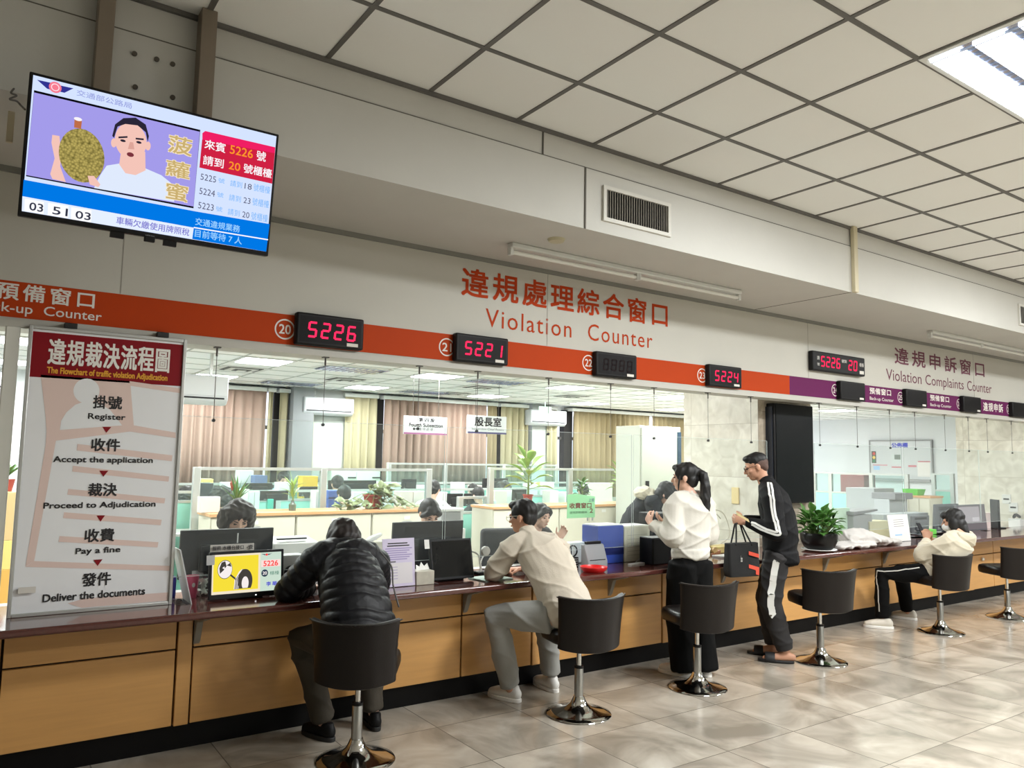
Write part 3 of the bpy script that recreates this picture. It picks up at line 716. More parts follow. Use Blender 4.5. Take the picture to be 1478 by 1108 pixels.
F.disc('picture_fruit', mj, S(384,503)[0], S(384,503)[1], 0.079, 0.104, 5, rot=0.12)
F.poly('picture_fruit', E1('stem', (184, 106, 70)), SQ((350,318),(384,326),(380,366),(348,360)), 6); F.disc('picture_fruit', E1('stem_cut', (240, 236, 240)), S(366,317)[0], S(366,317)[1], 0.014, 0.007, 7)
F.poly('picture_fruit', skin, SQ((410,606),(440,606),(470,650),(460,664),(420,650)), 6)
F.flush(t, {'picture_fruit': 'large spiky yellow fruit shown on the screen'})
M_gold = E1('gold', (196, 170, 110)); M_gold2 = E1('gold_pale', (240, 224, 190))
for ch, y0, y1, x0, x1 in (('菠', 372, 492, 812, 925), ('蘿', 500, 612, 800, 915), ('蜜', 618, 728, 800, 905)):
    a = S((x0+x1)/2-50, y0); 
    u0, v1 = S(x0, y0+5); u1, v0 = S(x1, y1+8)
    F.text('picture_lettering', M_gold2, ch, u0, u1, v0-0.004, v1-0.01, 4, bold=0.06); F.text('picture_lettering', M_gold, ch, u0, u1, v0-0.004, v1-0.01, 5, bold=0.015)
F.flush(t)
F.poly('queue_box', E1('rose', (232, 30, 96)), SQ((985,385),(1000,374),(1400,468),(1398,500),(985,420)), 3); F.poly('queue_box', E1('crimson', (200, 32, 64)), SQ((984,418),(1398,498),(1384,655),(970,562)), 3)
F.flush(t)
Ew, Eo, Eg, Eb, Ebl = E1('white', (246, 246, 250)), E1('orange', (246, 146, 40)), E1('grey_text', (84, 84, 104)), E1('blue', (0, 116, 222)), E1('sky', (110, 176, 240))
def stext(m, s_, x0, y0, x1, y1, l=5, bold=0.012, nm='queue_text'):
    """text box given by its left-top and right-bottom crop pixels along the screen slope"""
    u0, v1 = S(x0, y0); u1, v0 = S(x1, y1)
    F.text(nm, m, s_, u0, u1, v0, v1, l, bold=bold); F.flush(t)
stext(Ew, '來賓', 1000, 415, 1110, 490); stext(Eo, '5226', 1140, 448, 1266, 522); stext(Ew, '號', 1292, 480, 1342, 542)
stext(Ew, '請到', 992, 497, 1100, 570); stext(Eo, '20', 1134, 532, 1194, 586); stext(Ew, '號櫃檯', 1218, 545, 1378, 628)
for k, (a, b) in enumerate((('5225', '18'), ('5224', '23'), ('5223', '20'))):
    y = 592+k*73; dx = -6*k
    stext(Eg, a, 978+dx, y, 1060+dx, y+50, bold=0); stext(Ebl, '號', 1075+dx, y+24, 1108+dx, y+56, bold=0); stext(Ebl, '請到', 1142+dx, y+36, 1206+dx, y+82, bold=0); stext(Eg, b, 1224+dx, y+54, 1262+dx, y+92, bold=0); stext(Ebl, '號櫃檯', 1276+dx, y+58, 1370+dx, y+116, bold=0)
F.poly('ticker_bar', Eb, SQ((124,632),(952,788),(1372,862),(1353,1004),(934,930),(942,872),(118,716)), 2); F.flush(t)
F.poly('ticker_bar', E1('pale2', (222, 232, 250)), SQ((118,716),(942,872),(934,930),(115,792)), 3); F.flush(t)
stext(E1('cyan_text', (150, 206, 250)), '交通違規業務', 952, 820, 1196, 902, 4); stext(E1('cyan_text', (150, 206, 250)), '目前等待 7 人', 950, 880, 1208, 964, 4)
F.poly('ticker_bar', Ew, SQ((942,868),(1364,940),(1363,946),(941,874)), 4); F.flush(t)
stext(E1('violet_text', (120, 116, 200)), '車輛欠繳使用牌照稅', 548, 812, 916, 915, 5)
for tx, x0, x1 in (('03', 128, 212), ('51', 230, 322), ('03', 334, 428)):
    y = 728+(x0-128)*0.19
    F.poly('clock_tile', Ew, SQ((x0,y),(x1,y+15),(x1-2,y+78),(x0-2,y+62)), 4); F.flush(t)
    stext(E1('clock_ink', (50, 52, 70)), tx, x0+22, y+18, x1-6, y+68, 6, 0.02, 'clock_digits')
stext(E1('head_text', (150, 160, 216)), '交通部公路局', 362, 165, 620, 260, 4)
navy = E1('navy', (48, 50, 140))
F.poly('emblem', navy, SQ((184,122),(250,136),(250,172),(228,166)), 3); F.poly('emblem', navy, SQ((280,146),(346,160),(305,184),(280,178)), 3)
F.disc('emblem', E1('emblem_pink', (240, 120, 140)), S(264,158)[0], S(264,158)[1], 0.021, l=4); F.ring('emblem', E1('emblem_pale', (250, 220, 230)), S(264,158)[0], S(264,158)[1], 0.014, 0.003, l=5); F.flush(t)
# ================================================================= swivel stools
M_leather = mat('brown_leather', (22, 17, 15), 0.38, var=0.12, scale=14, bump=0.06, bscale=160, spec=0.28)
M_chrome = mat('chrome', (214, 214, 212), 0.08, 1.0); M_satin = mat('satin_steel', (176, 176, 174), 0.28, 1.0)
st = thing('swivel_stool', (0, 0, 0), 'x', 'stool', 'brown swivel stools at the counter')
part('base', MB().lathe([(0.205, 0.0), (0.21, 0.006), (0.205, 0.012), (0.17, 0.02), (0.12, 0.032), (0.08, 0.048), (0.055, 0.07), (0.042, 0.095), (0.034, 0.115), (0.0, 0.12)], n=48), M_chrome, st, local=True, smooth=50)
o = part('sleeve', MB().lathe([(0.0, 0.105), (0.029, 0.105), (0.029, 0.285), (0.024, 0.295), (0.0, 0.295)], n=24), M_satin, st, local=True)
MB().cyl((0, 0, 0.288), (0, 0, 0.303), 0.03, n=24).build('collar', M_blk, o, local=True)
part('column', MB().cyl((0, 0, 0.29), (0, 0, 0.45), 0.0155, n=20), M_chrome, st, local=True)
part('lever', MB().bez([(0.0, 0.0, 0.452), (0.08, -0.02, 0.447), (0.17, -0.03, 0.437)], 0.006), M_blk, st, local=True)
part('seat_plate', MB().box(-0.11, 0.11, -0.09, 0.13, 0.445, 0.462), M_blk, st, local=True, bevel=0.006)
def rrect(hx, hy, r, n=8, y0=0.0):
    pts = []
    for cx, cy, a0 in ((hx-r, hy-r, 0), (-hx+r, hy-r, 90), (-hx+r, -hy+r, 180), (hx-r, -hy+r, 270)):
        for i in range(n+1):
            a = math.radians(a0+90*i/n); pts.append((cx+r*math.cos(a), y0+cy+r*math.sin(a)))
    return pts
mb = MB(); lay = [(0.86, 0.46), (0.97, 0.468), (1.0, 0.49), (1.0, 0.52), (0.965, 0.543), (0.85, 0.553), (0.5, 0.556), (0.02, 0.557)]
base = rrect(0.215, 0.205, 0.12, y0=0.025); n = len(base); vs = []; fs = []
for k, z in lay: vs += [(x*k, 0.025+(y-0.025)*k, z) for x, y in base]
for j in range(len(lay)-1):
    for i in range(n): fs.append((j*n+i, j*n+(i+1)%n, (j+1)*n+(i+1)%n, (j+1)*n+i))
fs += [tuple(range(n-1, -1, -1)), tuple((len(lay)-1)*n+i for i in range(n))]
part('seat', MB().add(vs, fs), M_leather, st, local=True, smooth=60)
# wrap-round backrest, thicker at the foot, flaring towards the top
mb = MB(); vs, fs = [], []; NA, NZ = 28, 14
def backp(u, v, off):
    a = math.radians(-90+u*58); flare = 0.235+0.03*v; ex = 0.255+0.02*v*v
    x = math.sin(a+math.pi/2)*ex*1.02; y = -math.cos(a+math.pi/2)*flare-0.012-0.02*v
    h = 0.435+v*0.325; dip = 0.02*u*u*(1-v)
    c = 1-off/0.30
    sgn = 1
    return Vector((x*c, y*c, h+dip+0.012*v*(u*u)))
prof = []
for j in range(NZ+1): prof.append((j/NZ, 0.0))
for q in (0.35, 0.7): pass
rows = [(v, 0.0) for v in np.linspace(0, 1, NZ)] + [(1.018, 0.012), (1.018, 0.03)] + [(v, 0.042) for v in np.linspace(1, 0, NZ)] + [(-0.015, 0.03), (-0.015, 0.012)]
for v, off in rows:
    for i in range(NA+1):
        u = -1+2*i/NA; e = abs(u)
        o_ = off if e < 0.97 else 0.021+(off-0.021)*0.5
        vs.append(backp(u*1.0, v, o_))
nr = len(rows); w1 = NA+1
for j in range(nr):
    for i in range(NA): fs.append((j*w1+i, j*w1+i+1, ((j+1)%nr)*w1+i+1, ((j+1)%nr)*w1+i))
fs.append(tuple(j*w1 for j in range(nr))); fs.append(tuple(j*w1+NA for j in range(nr-1, -1, -1)))
bk = part('backrest', mb.add(vs, fs), M_leather, st, local=True, smooth=50)
pip = MB(); pip.tube([backp(-1+2*i/NA, 1.0, 0.0)+Vector((0, 0, 0.001)) for i in range(NA+1)], [0.004]*(NA+1), n=8); pip.build('piping', M_leather, bk, local=True)
STOOLS = [((1.785, 3.985, 0), -32, 'brown leather swivel stool under the person in puffer jacket'), ((3.29, 3.94, 0), -14, 'brown leather swivel stool under the man in cream sweater'),
          ((4.39, 3.93, 0), -18, 'empty brown leather swivel stool behind the ponytailed woman'), ((5.84, 3.90, 0), -30, 'empty brown leather swivel stool behind the man in tracksuit'),
          ((7.90, 3.95, 0), -20, 'brown leather swivel stool under the phone reading woman'), ((9.32, 3.94, 0), -22, 'empty brown leather swivel stool at right edge of photo')]
for k, (l, rz, lb) in enumerate(STOOLS):
    if k == 0: st.location = l; st.rotation_euler = (0, 0, math.radians(rz)); st['label'] = lb
    else: clone(st, l, lb, math.radians(rz))
# ================================================================= people
def remesh(name, mb, m, parent, voxel=0.007, smooth=5, disp=None, clampz=None, label=None):
    """union of closed tubes -> one continuous skin"""
    L = ORG.get(parent.name, Vector((0,0,0)))
    me = bpy.data.meshes.new('t'); me.from_pydata([tuple(Vector(v)-L) for v in mb.v], [], mb.f)
    o = bpy.data.objects.new('t', me); COL.objects.link(o)
    r = o.modifiers.new('r', 'REMESH'); r.mode = 'VOXEL'; r.voxel_size = voxel
    if smooth: s_ = o.modifiers.new('s', 'SMOOTH'); s_.factor = 0.5; s_.iterations = smooth
    dg = bpy.context.evaluated_depsgraph_get(); dg.update()
    nm = bpy.data.meshes.new_from_object(o.evaluated_get(dg))
    bpy.data.objects.remove(o); bpy.data.meshes.remove(me)
    n = len(nm.vertices)
    if disp is not None or clampz is not None:
        co = np.empty(n*3, 'f'); nm.vertices.foreach_get('co', co); co = co.reshape(-1, 3)
        no = np.empty(n*3, 'f'); nm.vertices.foreach_get('normal', no); no = no.reshape(-1, 3)
        if disp is not None: co = co+no*disp(co+np.array(L))[:, None]
        if clampz is not None: co[:, 2] = np.maximum(co[:, 2], clampz-L.z)
        nm.vertices.foreach_set('co', co.astype('f').ravel())
    nm.polygons.foreach_set('use_smooth', [True]*len(nm.polygons))
    nm.materials.clear(); nm.materials.append(m); nm.name = name; nm.update()
    ob = bpy.data.objects.new(name, nm); COL.objects.link(ob); ob.parent = parent; ORG[ob.name] = L
    if label: ob['label'] = label
    return ob
def folds(amp, f=(9, 9, 9), seed=0):
    """soft cloth folds: ridged sines bent by slow noise"""
    def d(p):
        q = p*np.array(f)+seed
        a = np.sin(q[:,0]+1.7*np.sin(q[:,1]*0.6+q[:,2]*0.4)) ; b = np.sin(q[:,2]*1.3+q[:,1]+1.9*np.sin(q[:,0]*0.7))
        c = np.sin(q[:,1]*2.1-q[:,2]*1.1+1.3*np.sin(q[:,0]*1.4))
        r1 = 1-np.abs(np.sin(q[:,0]*0.9+q[:,2]*1.2+1.6*np.sin(q[:,1]*0.8+q[:,0]*0.5))); r2 = 1-np.abs(np.sin(q[:,2]*1.0-q[:,0]*0.8-q[:,1]*0.7+1.8*np.sin(q[:,2]*0.5+q[:,1]*0.6)))
        return amp*((0.5*a+0.6*b+0.4*c)*0.4+0.9*r1**3+0.9*r2**3-0.4)
    return d
def strands(amp, axis=(0, 0, 1), f=160.0, seed=0):
    ax = np.array(axis, float)
    def d(p):
        t = np.arctan2((p@np.array([1.0, .3, 0])), (p@np.array([-.3, 1.0, 0])))
        return amp*(np.sin(p[:,0]*f+6*np.sin(p[:,2]*14+seed))*0.5+np.sin(p[:,1]*f*0.8+5*np.sin(p[:,2]*17+seed))*0.5)
    return d
def unit(v): return Vector(v).normalized()
def lerp(a, b, t): return Vector(a)*(1-t)+Vector(b)*t
M_skin = mat('skin_light', (206, 158, 132), 0.5, var=0.05, scale=20, spec=0.35); M_skin_p = mat('skin_pale', (218, 176, 154), 0.5, var=0.05, scale=20, spec=0.35); M_skin_t = mat('skin_tan', (196, 148, 122), 0.5, var=0.05, scale=20, spec=0.35)
M_hair = mat('hair_black', (14, 12, 12), 0.55, var=0.25, scale=40, stretch=(6, 6, 1)); M_hairb = mat('hair_dark_brown', (30, 22, 20), 0.55, var=0.25, scale=40, stretch=(6, 6, 1))
M_eye = mat('eye_dark', (26, 20, 18), 0.2); M_lip = mat('lips', (164, 92, 84), 0.5)

class Head:
    def __init__(s, c, f, up=(0, 0, 1), k=1.0):
        s.c = Vector(c); s.f = unit(f); u = Vector(up); s.s = s.f.cross(u).normalized(); s.u = s.s.cross(s.f).normalized(); s.k = k
        s.ax = (s.s, s.f, s.u)
    def p(s, x, y, z): return s.c + (s.s*x + s.f*y + s.u*z)*s.k
    def e(s, mb, x, y, z, a, b, c, nu=18, nv=12): mb.ell(s.p(x, y, z), (a*s.k, b*s.k, c*s.k), s.ax, nu, nv)
    def skull(s, mb):
        s.e(mb, 0, -0.008, 0.035, 0.074, 0.094, 0.083); s.e(mb, 0, 0.03, -0.025, 0.061, 0.062, 0.075)
        s.e(mb, 0, 0.052, -0.075, 0.036, 0.036, 0.03); s.e(mb, 0, 0.02, -0.06, 0.053, 0.055, 0.04)
        for q in (-1, 1):
            s.e(mb, q*0.075, -0.008, -0.008, 0.010, 0.020, 0.031); s.e(mb, q*0.040, 0.062, -0.018, 0.024, 0.022, 0.02)
            s.e(mb, q*0.032, 0.075, 0.022, 0.026, 0.014, 0.010)
        mb.tube([s.p(0, 0.088, 0.016), s.p(0, 0.100, -0.008), s.p(0, 0.108, -0.024)], [0.008*s.k, 0.010*s.k, 0.013*s.k], side=s.s)
        s.e(mb, 0, 0.088, -0.052, 0.022, 0.012, 0.008)
    def face(s, parent, brows=True):
        for q in (-1, 1):
            mb = MB(); s.e(mb, q*0.031, 0.083, 0.005, 0.013, 0.007, 0.006, 12, 8); part('eye', mb, M_eye, parent)
            if brows:
                mb = MB(); mb.tube([s.p(q*0.016, 0.091, 0.026), s.p(q*0.034, 0.086, 0.030), s.p(q*0.050, 0.072, 0.024)], [0.003, 0.0035, 0.002], side=s.u, n=8); part('eyebrow', mb, M_hair, parent)
        mb = MB(); s.e(mb, 0, 0.098, -0.054, 0.019, 0.005, 0.006, 12, 8); part('lips', mb, M_lip, parent)
def hand(mb, w, d, n, side, curl=0.5, k=1.0, spread=0.0):
    """palm, four unequal bent fingers and a thumb leaving the side of the palm; side = +1 when the thumb is on d x n"""
    w = Vector(w); d = unit(d); n = Vector(n); n = (n-d*n.dot(d)).normalized(); s_ = d.cross(n)*side
    mb.tube([w-d*0.01*k, w+d*0.03*k, w+d*0.085*k], [(0.026*k, 0.019*k), (0.036*k, 0.017*k), (0.041*k, 0.014*k)], side=s_, n=14)
    for i, ln in enumerate((0.072, 0.080, 0.074, 0.058)):
        off = (0.0315-0.021*i)*k; b = w+d*(0.088-0.004*abs(i-1))*k+s_*off; pts = [b]; a = 0
        for j, q in enumerate((0.46, 0.30, 0.24)):
            a += curl*(0.55, 0.95, 0.7)[j]
            dd = d*math.cos(a)+n*math.sin(a)+s_*(0.06*(1.5-i)+spread*(1.5-i)); pts.append(pts[-1]+dd.normalized()*(ln*q*k))
        mb.tube(pts, [0.0092*k, 0.0088*k, 0.0082*k, 0.0072*k], side=s_, n=10)
    b = w+d*0.03*k+s_*0.03*k
    t1 = unit(s_*0.75+d*0.7+n*0.25); t2 = unit(s_*0.25+d*0.85+n*0.45)
    mb.tube([b-s_*0.012*k, b+t1*0.035*k, b+t1*0.035*k+t2*0.045*k], [0.014*k, 0.0115*k, 0.0085*k], side=n, n=10)
def foot(mb, a, toe):
    a, toe = Vector(a), Vector(toe); d = unit((toe-a)*Vector((1,1,0)))
    mb.tube([Vector((a.x, a.y, 0.05))-d*0.05, Vector((a.x, a.y, 0.055)), lerp((a.x,a.y,0.045), (toe.x,toe.y,0.03), 0.6), Vector((toe.x,toe.y,0.025))-d*0.03], [(0.03,0.03),(0.036,0.045),(0.04,0.03),(0.036,0.02)], side=d.cross(Vector((0,0,1))))
def shoe(parent, heel, toe, mu, ms, high=0.085, wd=0.046, name='shoe', label=None):
    h, t = Vector(heel), Vector(toe); h.z = t.z = 0; d = unit(t-h); L = (t-h).length; s_ = d.cross(Vector((0,0,1)))
    P_ = lambda x, z: h+d*(x*L)+Vector((0,0,z))
    mb = MB()
    mb.tube([P_(0.12, 0.05), P_(0.25, 0.052), P_(0.5, 0.05), P_(0.75, 0.042), P_(0.9, 0.036)], [(wd*0.72, 0.042), (wd*0.8, 0.045), (wd*0.92, 0.04), (wd, 0.034), (wd*0.8, 0.026)], side=s_)
    mb.tube([P_(0.2, 0.05), P_(0.22, high)], [(wd*0.75, 0.045), (wd*0.72, 0.043)], side=s_, cap=0.3)
    o = remesh(name, mb, mu, parent, 0.006, 4, clampz=0.012, label=label)
    pts = []
    for i in range(24):
        a = 2*math.pi*i/24; x = 0.5-0.52*math.cos(a)
        ww = wd*(0.86+0.22*max(0, x)) * (abs(math.sin(a))**0.7) * (1 if math.sin(a) > 0 else -1)
        pts.append(P_(x, 0.0)+s_*ww)
    b = MB().prism(pts, (0, 0, 0.026)); q = b.build('sole', ms, o, bevel=0.004); 
    return o
LIMB = {}
def body(parent, J, m, k=1.0, voxel=0.0065, curl=(0.6, 0.6), handn=None, feet=True, legs=True, arms=True):
    """the bare figure as one continuous skin under its clothes"""
    mb = MB(); H = J['head']; H.skull(mb)
    sd = unit(Vector(J['sR'])-Vector(J['sL'])); nk = Vector(J['neck'])
    mb.tube([nk-Vector((0,0,0.03)), lerp(nk, H.c, 0.5), H.p(0, -0.02, -0.02)], [0.055*k, 0.05*k, 0.052*k], side=sd)
    sp = [Vector(q) for q in J['spine']]; n_ = len(sp)
    rr = [(0.135, 0.085), (0.115, 0.08), (0.13, 0.09), (0.14, 0.085), (0.09, 0.06)]
    mb.tube(sp+[nk-Vector((0,0,0.01))], [rr[min(i, 4)] if i < n_ else (0.075, 0.055) for i in range(n_+1)], side=sd)
    if arms:
        for q, sg in (('L', -1), ('R', 1)):
            s_, e_, w_ = Vector(J['s'+q]), Vector(J['e'+q]), Vector(J['w'+q])
            mb.tube([lerp(s_, nk, 0.5), s_, lerp(s_, e_, 0.5), e_], [0.05*k, 0.052*k, 0.043*k, 0.036*k], side=sd)
            mb.tube([e_, lerp(e_, w_, 0.3), w_], [0.037*k, 0.039*k, (0.028*k, 0.022*k)], side=sd)
            hd, hn = J['h'+q]; hand(mb, w_, hd, hn, J.get('t'+q, sg), curl[0 if q == 'L' else 1], k)
    if legs:
        for q in 'LR':
            h_, k_, a_ = Vector(J['p'+q]), Vector(J['k'+q]), Vector(J['a'+q])
            mb.tube([h_, lerp(h_, k_, 0.5), k_], [0.078*k, 0.068*k, 0.052*k], side=sd)
            mb.tube([k_, lerp(k_, a_, 0.35), a_], [0.051*k, 0.052*k, 0.035*k], side=sd)
            if feet: foot(mb, a_, J['f'+q])
    return remesh('body', mb, m, parent, voxel, 4, clampz=0.014 if legs else None)
def trousers(parent, J, m, rad=(0.10, 0.088, 0.075, 0.07, 0.068), amp=0.006, hem=0.0, label=None, f=(10, 10, 16), waist=None):
    mb = MB(); sd = unit(Vector(J['pR'])-Vector(J['pL']))
    c = lerp(J['pL'], J['pR'], 0.5); sp = Vector(J['spine'][1])
    mb.tube([c-(sp-c)*0.15, c, lerp(c, sp, 0.6)], [(0.14, 0.10), (0.165, 0.115), (0.15, 0.105)] if waist is None else waist, side=sd)
    for q in 'LR':
        h_, k_, a_ = Vector(J['p'+q]), Vector(J['k'+q]), Vector(J['a'+q]); e = a_+(k_-a_).normalized()*hem
        mb.tube([h_, lerp(h_, k_, 0.55), k_, lerp(k_, e, 0.5), e], list(rad), side=sd, n=18, cap=0.15)
    return remesh('trousers', mb, m, parent, 0.009, 4, folds(amp, f), label=label, clampz=0.012)
def top_shell(J, torso, sleeve, wrist=0.0, shoulder=None, n=20):
    mb = MB(); sd = unit(Vector(J['sR'])-Vector(J['sL'])); nk = Vector(J['neck'])
    sp = [Vector(q) for q in J['spine']]
    mb.tube(sp+[nk], torso, side=sd, n=24, cap=0.4)
    for q in 'LR':
        s_, e_, w_ = Vector(J['s'+q]), Vector(J['e'+q]), Vector(J['w'+q]); w_ = w_+(e_-w_).normalized()*wrist
        c = lerp(s_, nk, 0.55)
        mb.tube([c, lerp(c, s_, 0.6), s_+(e_-s_)*0.08, lerp(s_, e_, 0.5), e_], [sleeve[0]*0.95, sleeve[0], sleeve[0], sleeve[1], sleeve[2]], side=sd, n=18)
        mb.tube([e_, lerp(e_, w_, 0.5), w_], [sleeve[2], sleeve[3], sleeve[4]], side=sd, n=18, cap=0.25)
    return mb

# ---- 1: black puffer, seated, bent over the counter with back to us
M_puff = mat('puffer_black', (11, 12, 17), 0.5, var=0.15, scale=12, bump=0.2, bscale=40, spec=0.3)
M_olive = mat('olive_cloth', (58, 52, 42), 0.8, var=0.1, bump=0.1); M_shoeb = mat('shoe_black', (12, 12, 13), 0.6, spec=0.25); M_soleb = mat('sole_black', (30, 30, 30), 0.6)
def seg_s(p, segs):
    """arc length along the nearest of several polylines"""
    best = np.full(len(p), 1e9); out = np.zeros(len(p))
    for line in segs:
        acc = 0.0
        for a, b in zip(line[:-1], line[1:]):
            a, b = np.array(a, float), np.array(b, float); d = b-a; L = np.linalg.norm(d); t = np.clip(((p-a)@d)/(L*L), 0, 1)
            r = np.linalg.norm(p-(a+t[:, None]*d), axis=1); k = r < best
            best[k] = r[k]; out[k] = acc+t[k]*L; acc += L
    return out
J = dict(head=Head((1.865, 4.46, 1.125), (0.0, 0.62, -0.78), (0, 0.78, 0.62), 0.95), neck=(1.84, 4.36, 1.07), spine=[(1.79, 4.02, 0.64), (1.80, 4.07, 0.76), (1.81, 4.16, 0.88), (1.82, 4.26, 0.98)],
         sL=(1.665, 4.32, 1.03), sR=(2.0, 4.30, 1.01), eL=(1.525, 4.43, 0.845), eR=(2.10, 4.44, 0.835), wL=(1.72, 4.58, 0.825), wR=(2.0, 4.62, 0.825),
         hL=((0.9, 0.4, -0.05), (0, 0, -1)), hR=((-0.6, 0.75, -0.05), (0, 0, -1)), tL=-1, tR=1,
         pL=(1.71, 4.03, 0.62), pR=(1.89, 4.03, 0.62), kL=(1.63, 4.43, 0.575), kR=(2.02, 4.44, 0.565), aL=(1.755, 4.38, 0.09), aR=(2.075, 4.40, 0.09), fL=(1.72, 4.56, 0), fR=(2.10, 4.60, 0))
t = thing('person', (1.80, 4.2, 0), 'person in black puffer jacket and olive trousers seated, bent over the counter', 'person')
body(t, J, M_skin_p, 0.94, 0.0065, (0.5, 0.7), feet=False)
mb = top_shell(J, [(0.20, 0.145), (0.20, 0.15), (0.195, 0.15), (0.18, 0.14), (0.11, 0.09)], (0.094, 0.084, 0.074, 0.066, 0.052), 0.02)
mb.tube([(1.79, 3.99, 0.60), (1.80, 4.05, 0.72)], [(0.215, 0.155), (0.21, 0.155)], side=(1, 0, 0), n=24)
segs = [[(1.79, 3.9, 0.5)]+list(J['spine'])+[J['neck']], [J['sL'], J['eL'], J['wL']], [J['sR'], J['eR'], J['wR']]]
def puff(p):
    s_ = seg_s(p, segs)+0.012*np.sin(p[:,0]*9+p[:,1]*4)+0.006*np.sin(p[:,0]*31)
    return 0.0095*(np.abs(np.sin(math.pi*s_/0.060))**0.6)-0.006+folds(0.0012, (26, 26, 30))(p)
jk = remesh('jacket', mb, M_puff, t, 0.0075, 4, puff)
mb = MB(); mb.tube([(1.73, 4.33, 1.06), (1.76, 4.25, 1.02), (1.85, 4.21, 1.00), (1.94, 4.25, 1.02), (1.965, 4.33, 1.06)], [(0.05, 0.04), (0.065, 0.05), (0.075, 0.055), (0.065, 0.05), (0.05, 0.04)], side=(0, -0.5, 0.8), n=16)
mb.ell((1.85, 4.265, 1.065), (0.145, 0.085, 0.068), ((1,0,0),(0,0.8,0.6),(0,-0.6,0.8))); remesh('hood', mb, M_puff, jk, 0.0075, 5, folds(0.006, (24, 24, 24)))
h_ = J['head']; mb = MB(); h_.e(mb, 0, -0.012, 0.036, 0.094, 0.104, 0.090); h_.e(mb, 0, -0.055, -0.015, 0.092, 0.06, 0.09)
for q in (-1, 1): h_.e(mb, q*0.074, 0.0, -0.02, 0.034, 0.075, 0.085)
mb.tube([h_.p(0.03, -0.06, 0.0), h_.p(0.07, 0.0, -0.10), h_.p(0.085, 0.05, -0.17)], [0.05, 0.04, 0.02], side=h_.s)
mb.ell(h_.p(0.025, -0.10, 0.02), (0.034, 0.028, 0.034), h_.ax)
remesh('hair', mb, M_hairb, t, 0.006, 3, strands(0.0035))
trousers(t, J, M_olive, (0.105, 0.098, 0.088, 0.075, 0.062), 0.008, 0.02)
shoe(t, (1.785, 4.30, 0), (1.70, 4.54, 0), M_shoeb, M_soleb, 0.09); shoe(t, (2.065, 4.32, 0), (2.115, 4.57, 0), M_shoeb, M_soleb, 0.09)
mb = MB().bez([(2.0, 4.22, 1.06), (2.045, 4.16, 0.98), (2.04, 4.12, 0.88), (2.02, 4.0, 0.78)], 0.005); part('drawstring', mb, mat('cord_grey', (96, 94, 92), 0.7), t)

# ---- 2: man in cream sweater, seated and leaning on the counter
M_cream = mat('sweater_cream', (196, 186, 170), 0.85, var=0.04, bump=0.12, bscale=120); M_gpant = mat('trousers_grey', (146, 146, 142), 0.8, var=0.06, bump=0.08)
M_shoew = mat('sneaker_white', (222, 220, 216), 0.45); M_solew = mat('sole_white', (232, 230, 226), 0.5)
J = dict(head=Head((3.175, 4.42, 1.215), (-0.42, 0.9, -0.12)), neck=(3.18, 4.35, 1.085), spine=[(3.20, 3.98, 0.64), (3.20, 4.03, 0.76), (3.20, 4.12, 0.88), (3.19, 4.23, 0.99)],
         sL=(3.03, 4.35, 1.02), sR=(3.345, 4.24, 1.02), eL=(2.955, 4.45, 0.845), eR=(3.545, 4.45, 0.845), wL=(3.12, 4.63, 0.82), wR=(3.34, 4.65, 0.82),
         hL=((0.8, 0.5, -0.03), (0, 0, -1)), hR=((-0.75, 0.5, -0.03), (0, 0, -1)), tL=-1, tR=1,
         pL=(3.11, 4.0, 0.62), pR=(3.29, 4.0, 0.62), kL=(2.90, 4.32, 0.585), kR=(3.38, 4.42, 0.57), aL=(3.06, 4.38, 0.09), aR=(3.455, 4.44, 0.09), fL=(3.04, 4.56, 0), fR=(3.46, 4.64, 0))
t = thing('person', (3.2, 4.2, 0), 'man with glasses in cream sweater and grey trousers seated, leaning on the counter', 'person')
body(t, J, M_skin_t, 1.0, 0.0065, (0.5, 0.5), feet=False); J['head'].face(t)
mb = top_shell(J, [(0.165, 0.125), (0.165, 0.12), (0.175, 0.125), (0.18, 0.125), (0.085, 0.07)], (0.082, 0.074, 0.068, 0.06, 0.047), 0.03)
mb.tube([(3.20, 3.93, 0.66), (3.20, 3.99, 0.74)], [(0.172, 0.13), (0.172, 0.13)], side=(1, 0, 0), n=24)
mb.tube([(3.18, 4.33, 1.075), (3.178, 4.365, 1.12)], [(0.075, 0.07), (0.066, 0.064)], side=(1, 0, 0))
sw = remesh('sweater', mb, M_cream, t, 0.0075, 4, folds(0.011, (13, 11, 15), 2.0))
h_ = J['head']; mb = MB(); h_.e(mb, 0, -0.016, 0.046, 0.082, 0.096, 0.083); h_.e(mb, 0, -0.052, 0.0, 0.072, 0.05, 0.07)
for q in (-1, 1): h_.e(mb, q*0.066, 0.012, 0.035, 0.018, 0.045, 0.045)
h_.e(mb, 0, 0.05, 0.088, 0.062, 0.05, 0.03)
remesh('hair', mb, M_hair, t, 0.006, 2, strands(0.003))
M_gf = mat('glasses_frame', (196, 190, 180), 0.3, 0.7)
def glasses(h_, m, parent):
    mb = MB()
    for q in (-1, 1):
        c = [h_.p(q*0.034+0.026*math.cos(a), 0.102, 0.002+0.021*math.sin(a)) for a in [2*math.pi*i/16 for i in range(17)]]
        mb.tube(c, [0.0022]*17, n=6, cap=0); mb.tube([h_.p(q*0.06, 0.10, 0.006), h_.p(q*0.077, 0.05, 0.012), h_.p(q*0.082, 0.0, 0.012)], [0.0022]*3, n=6)
    mb.tube([h_.p(-0.009, 0.104, 0.006), h_.p(0, 0.108, 0.009), h_.p(0.009, 0.104, 0.006)], [0.002]*3, n=6)
    return part('glasses', mb, m, parent)
glasses(h_, M_gf, t)
trousers(t, J, M_gpant, (0.108, 0.10, 0.09, 0.08, 0.07), 0.008, 0.03)
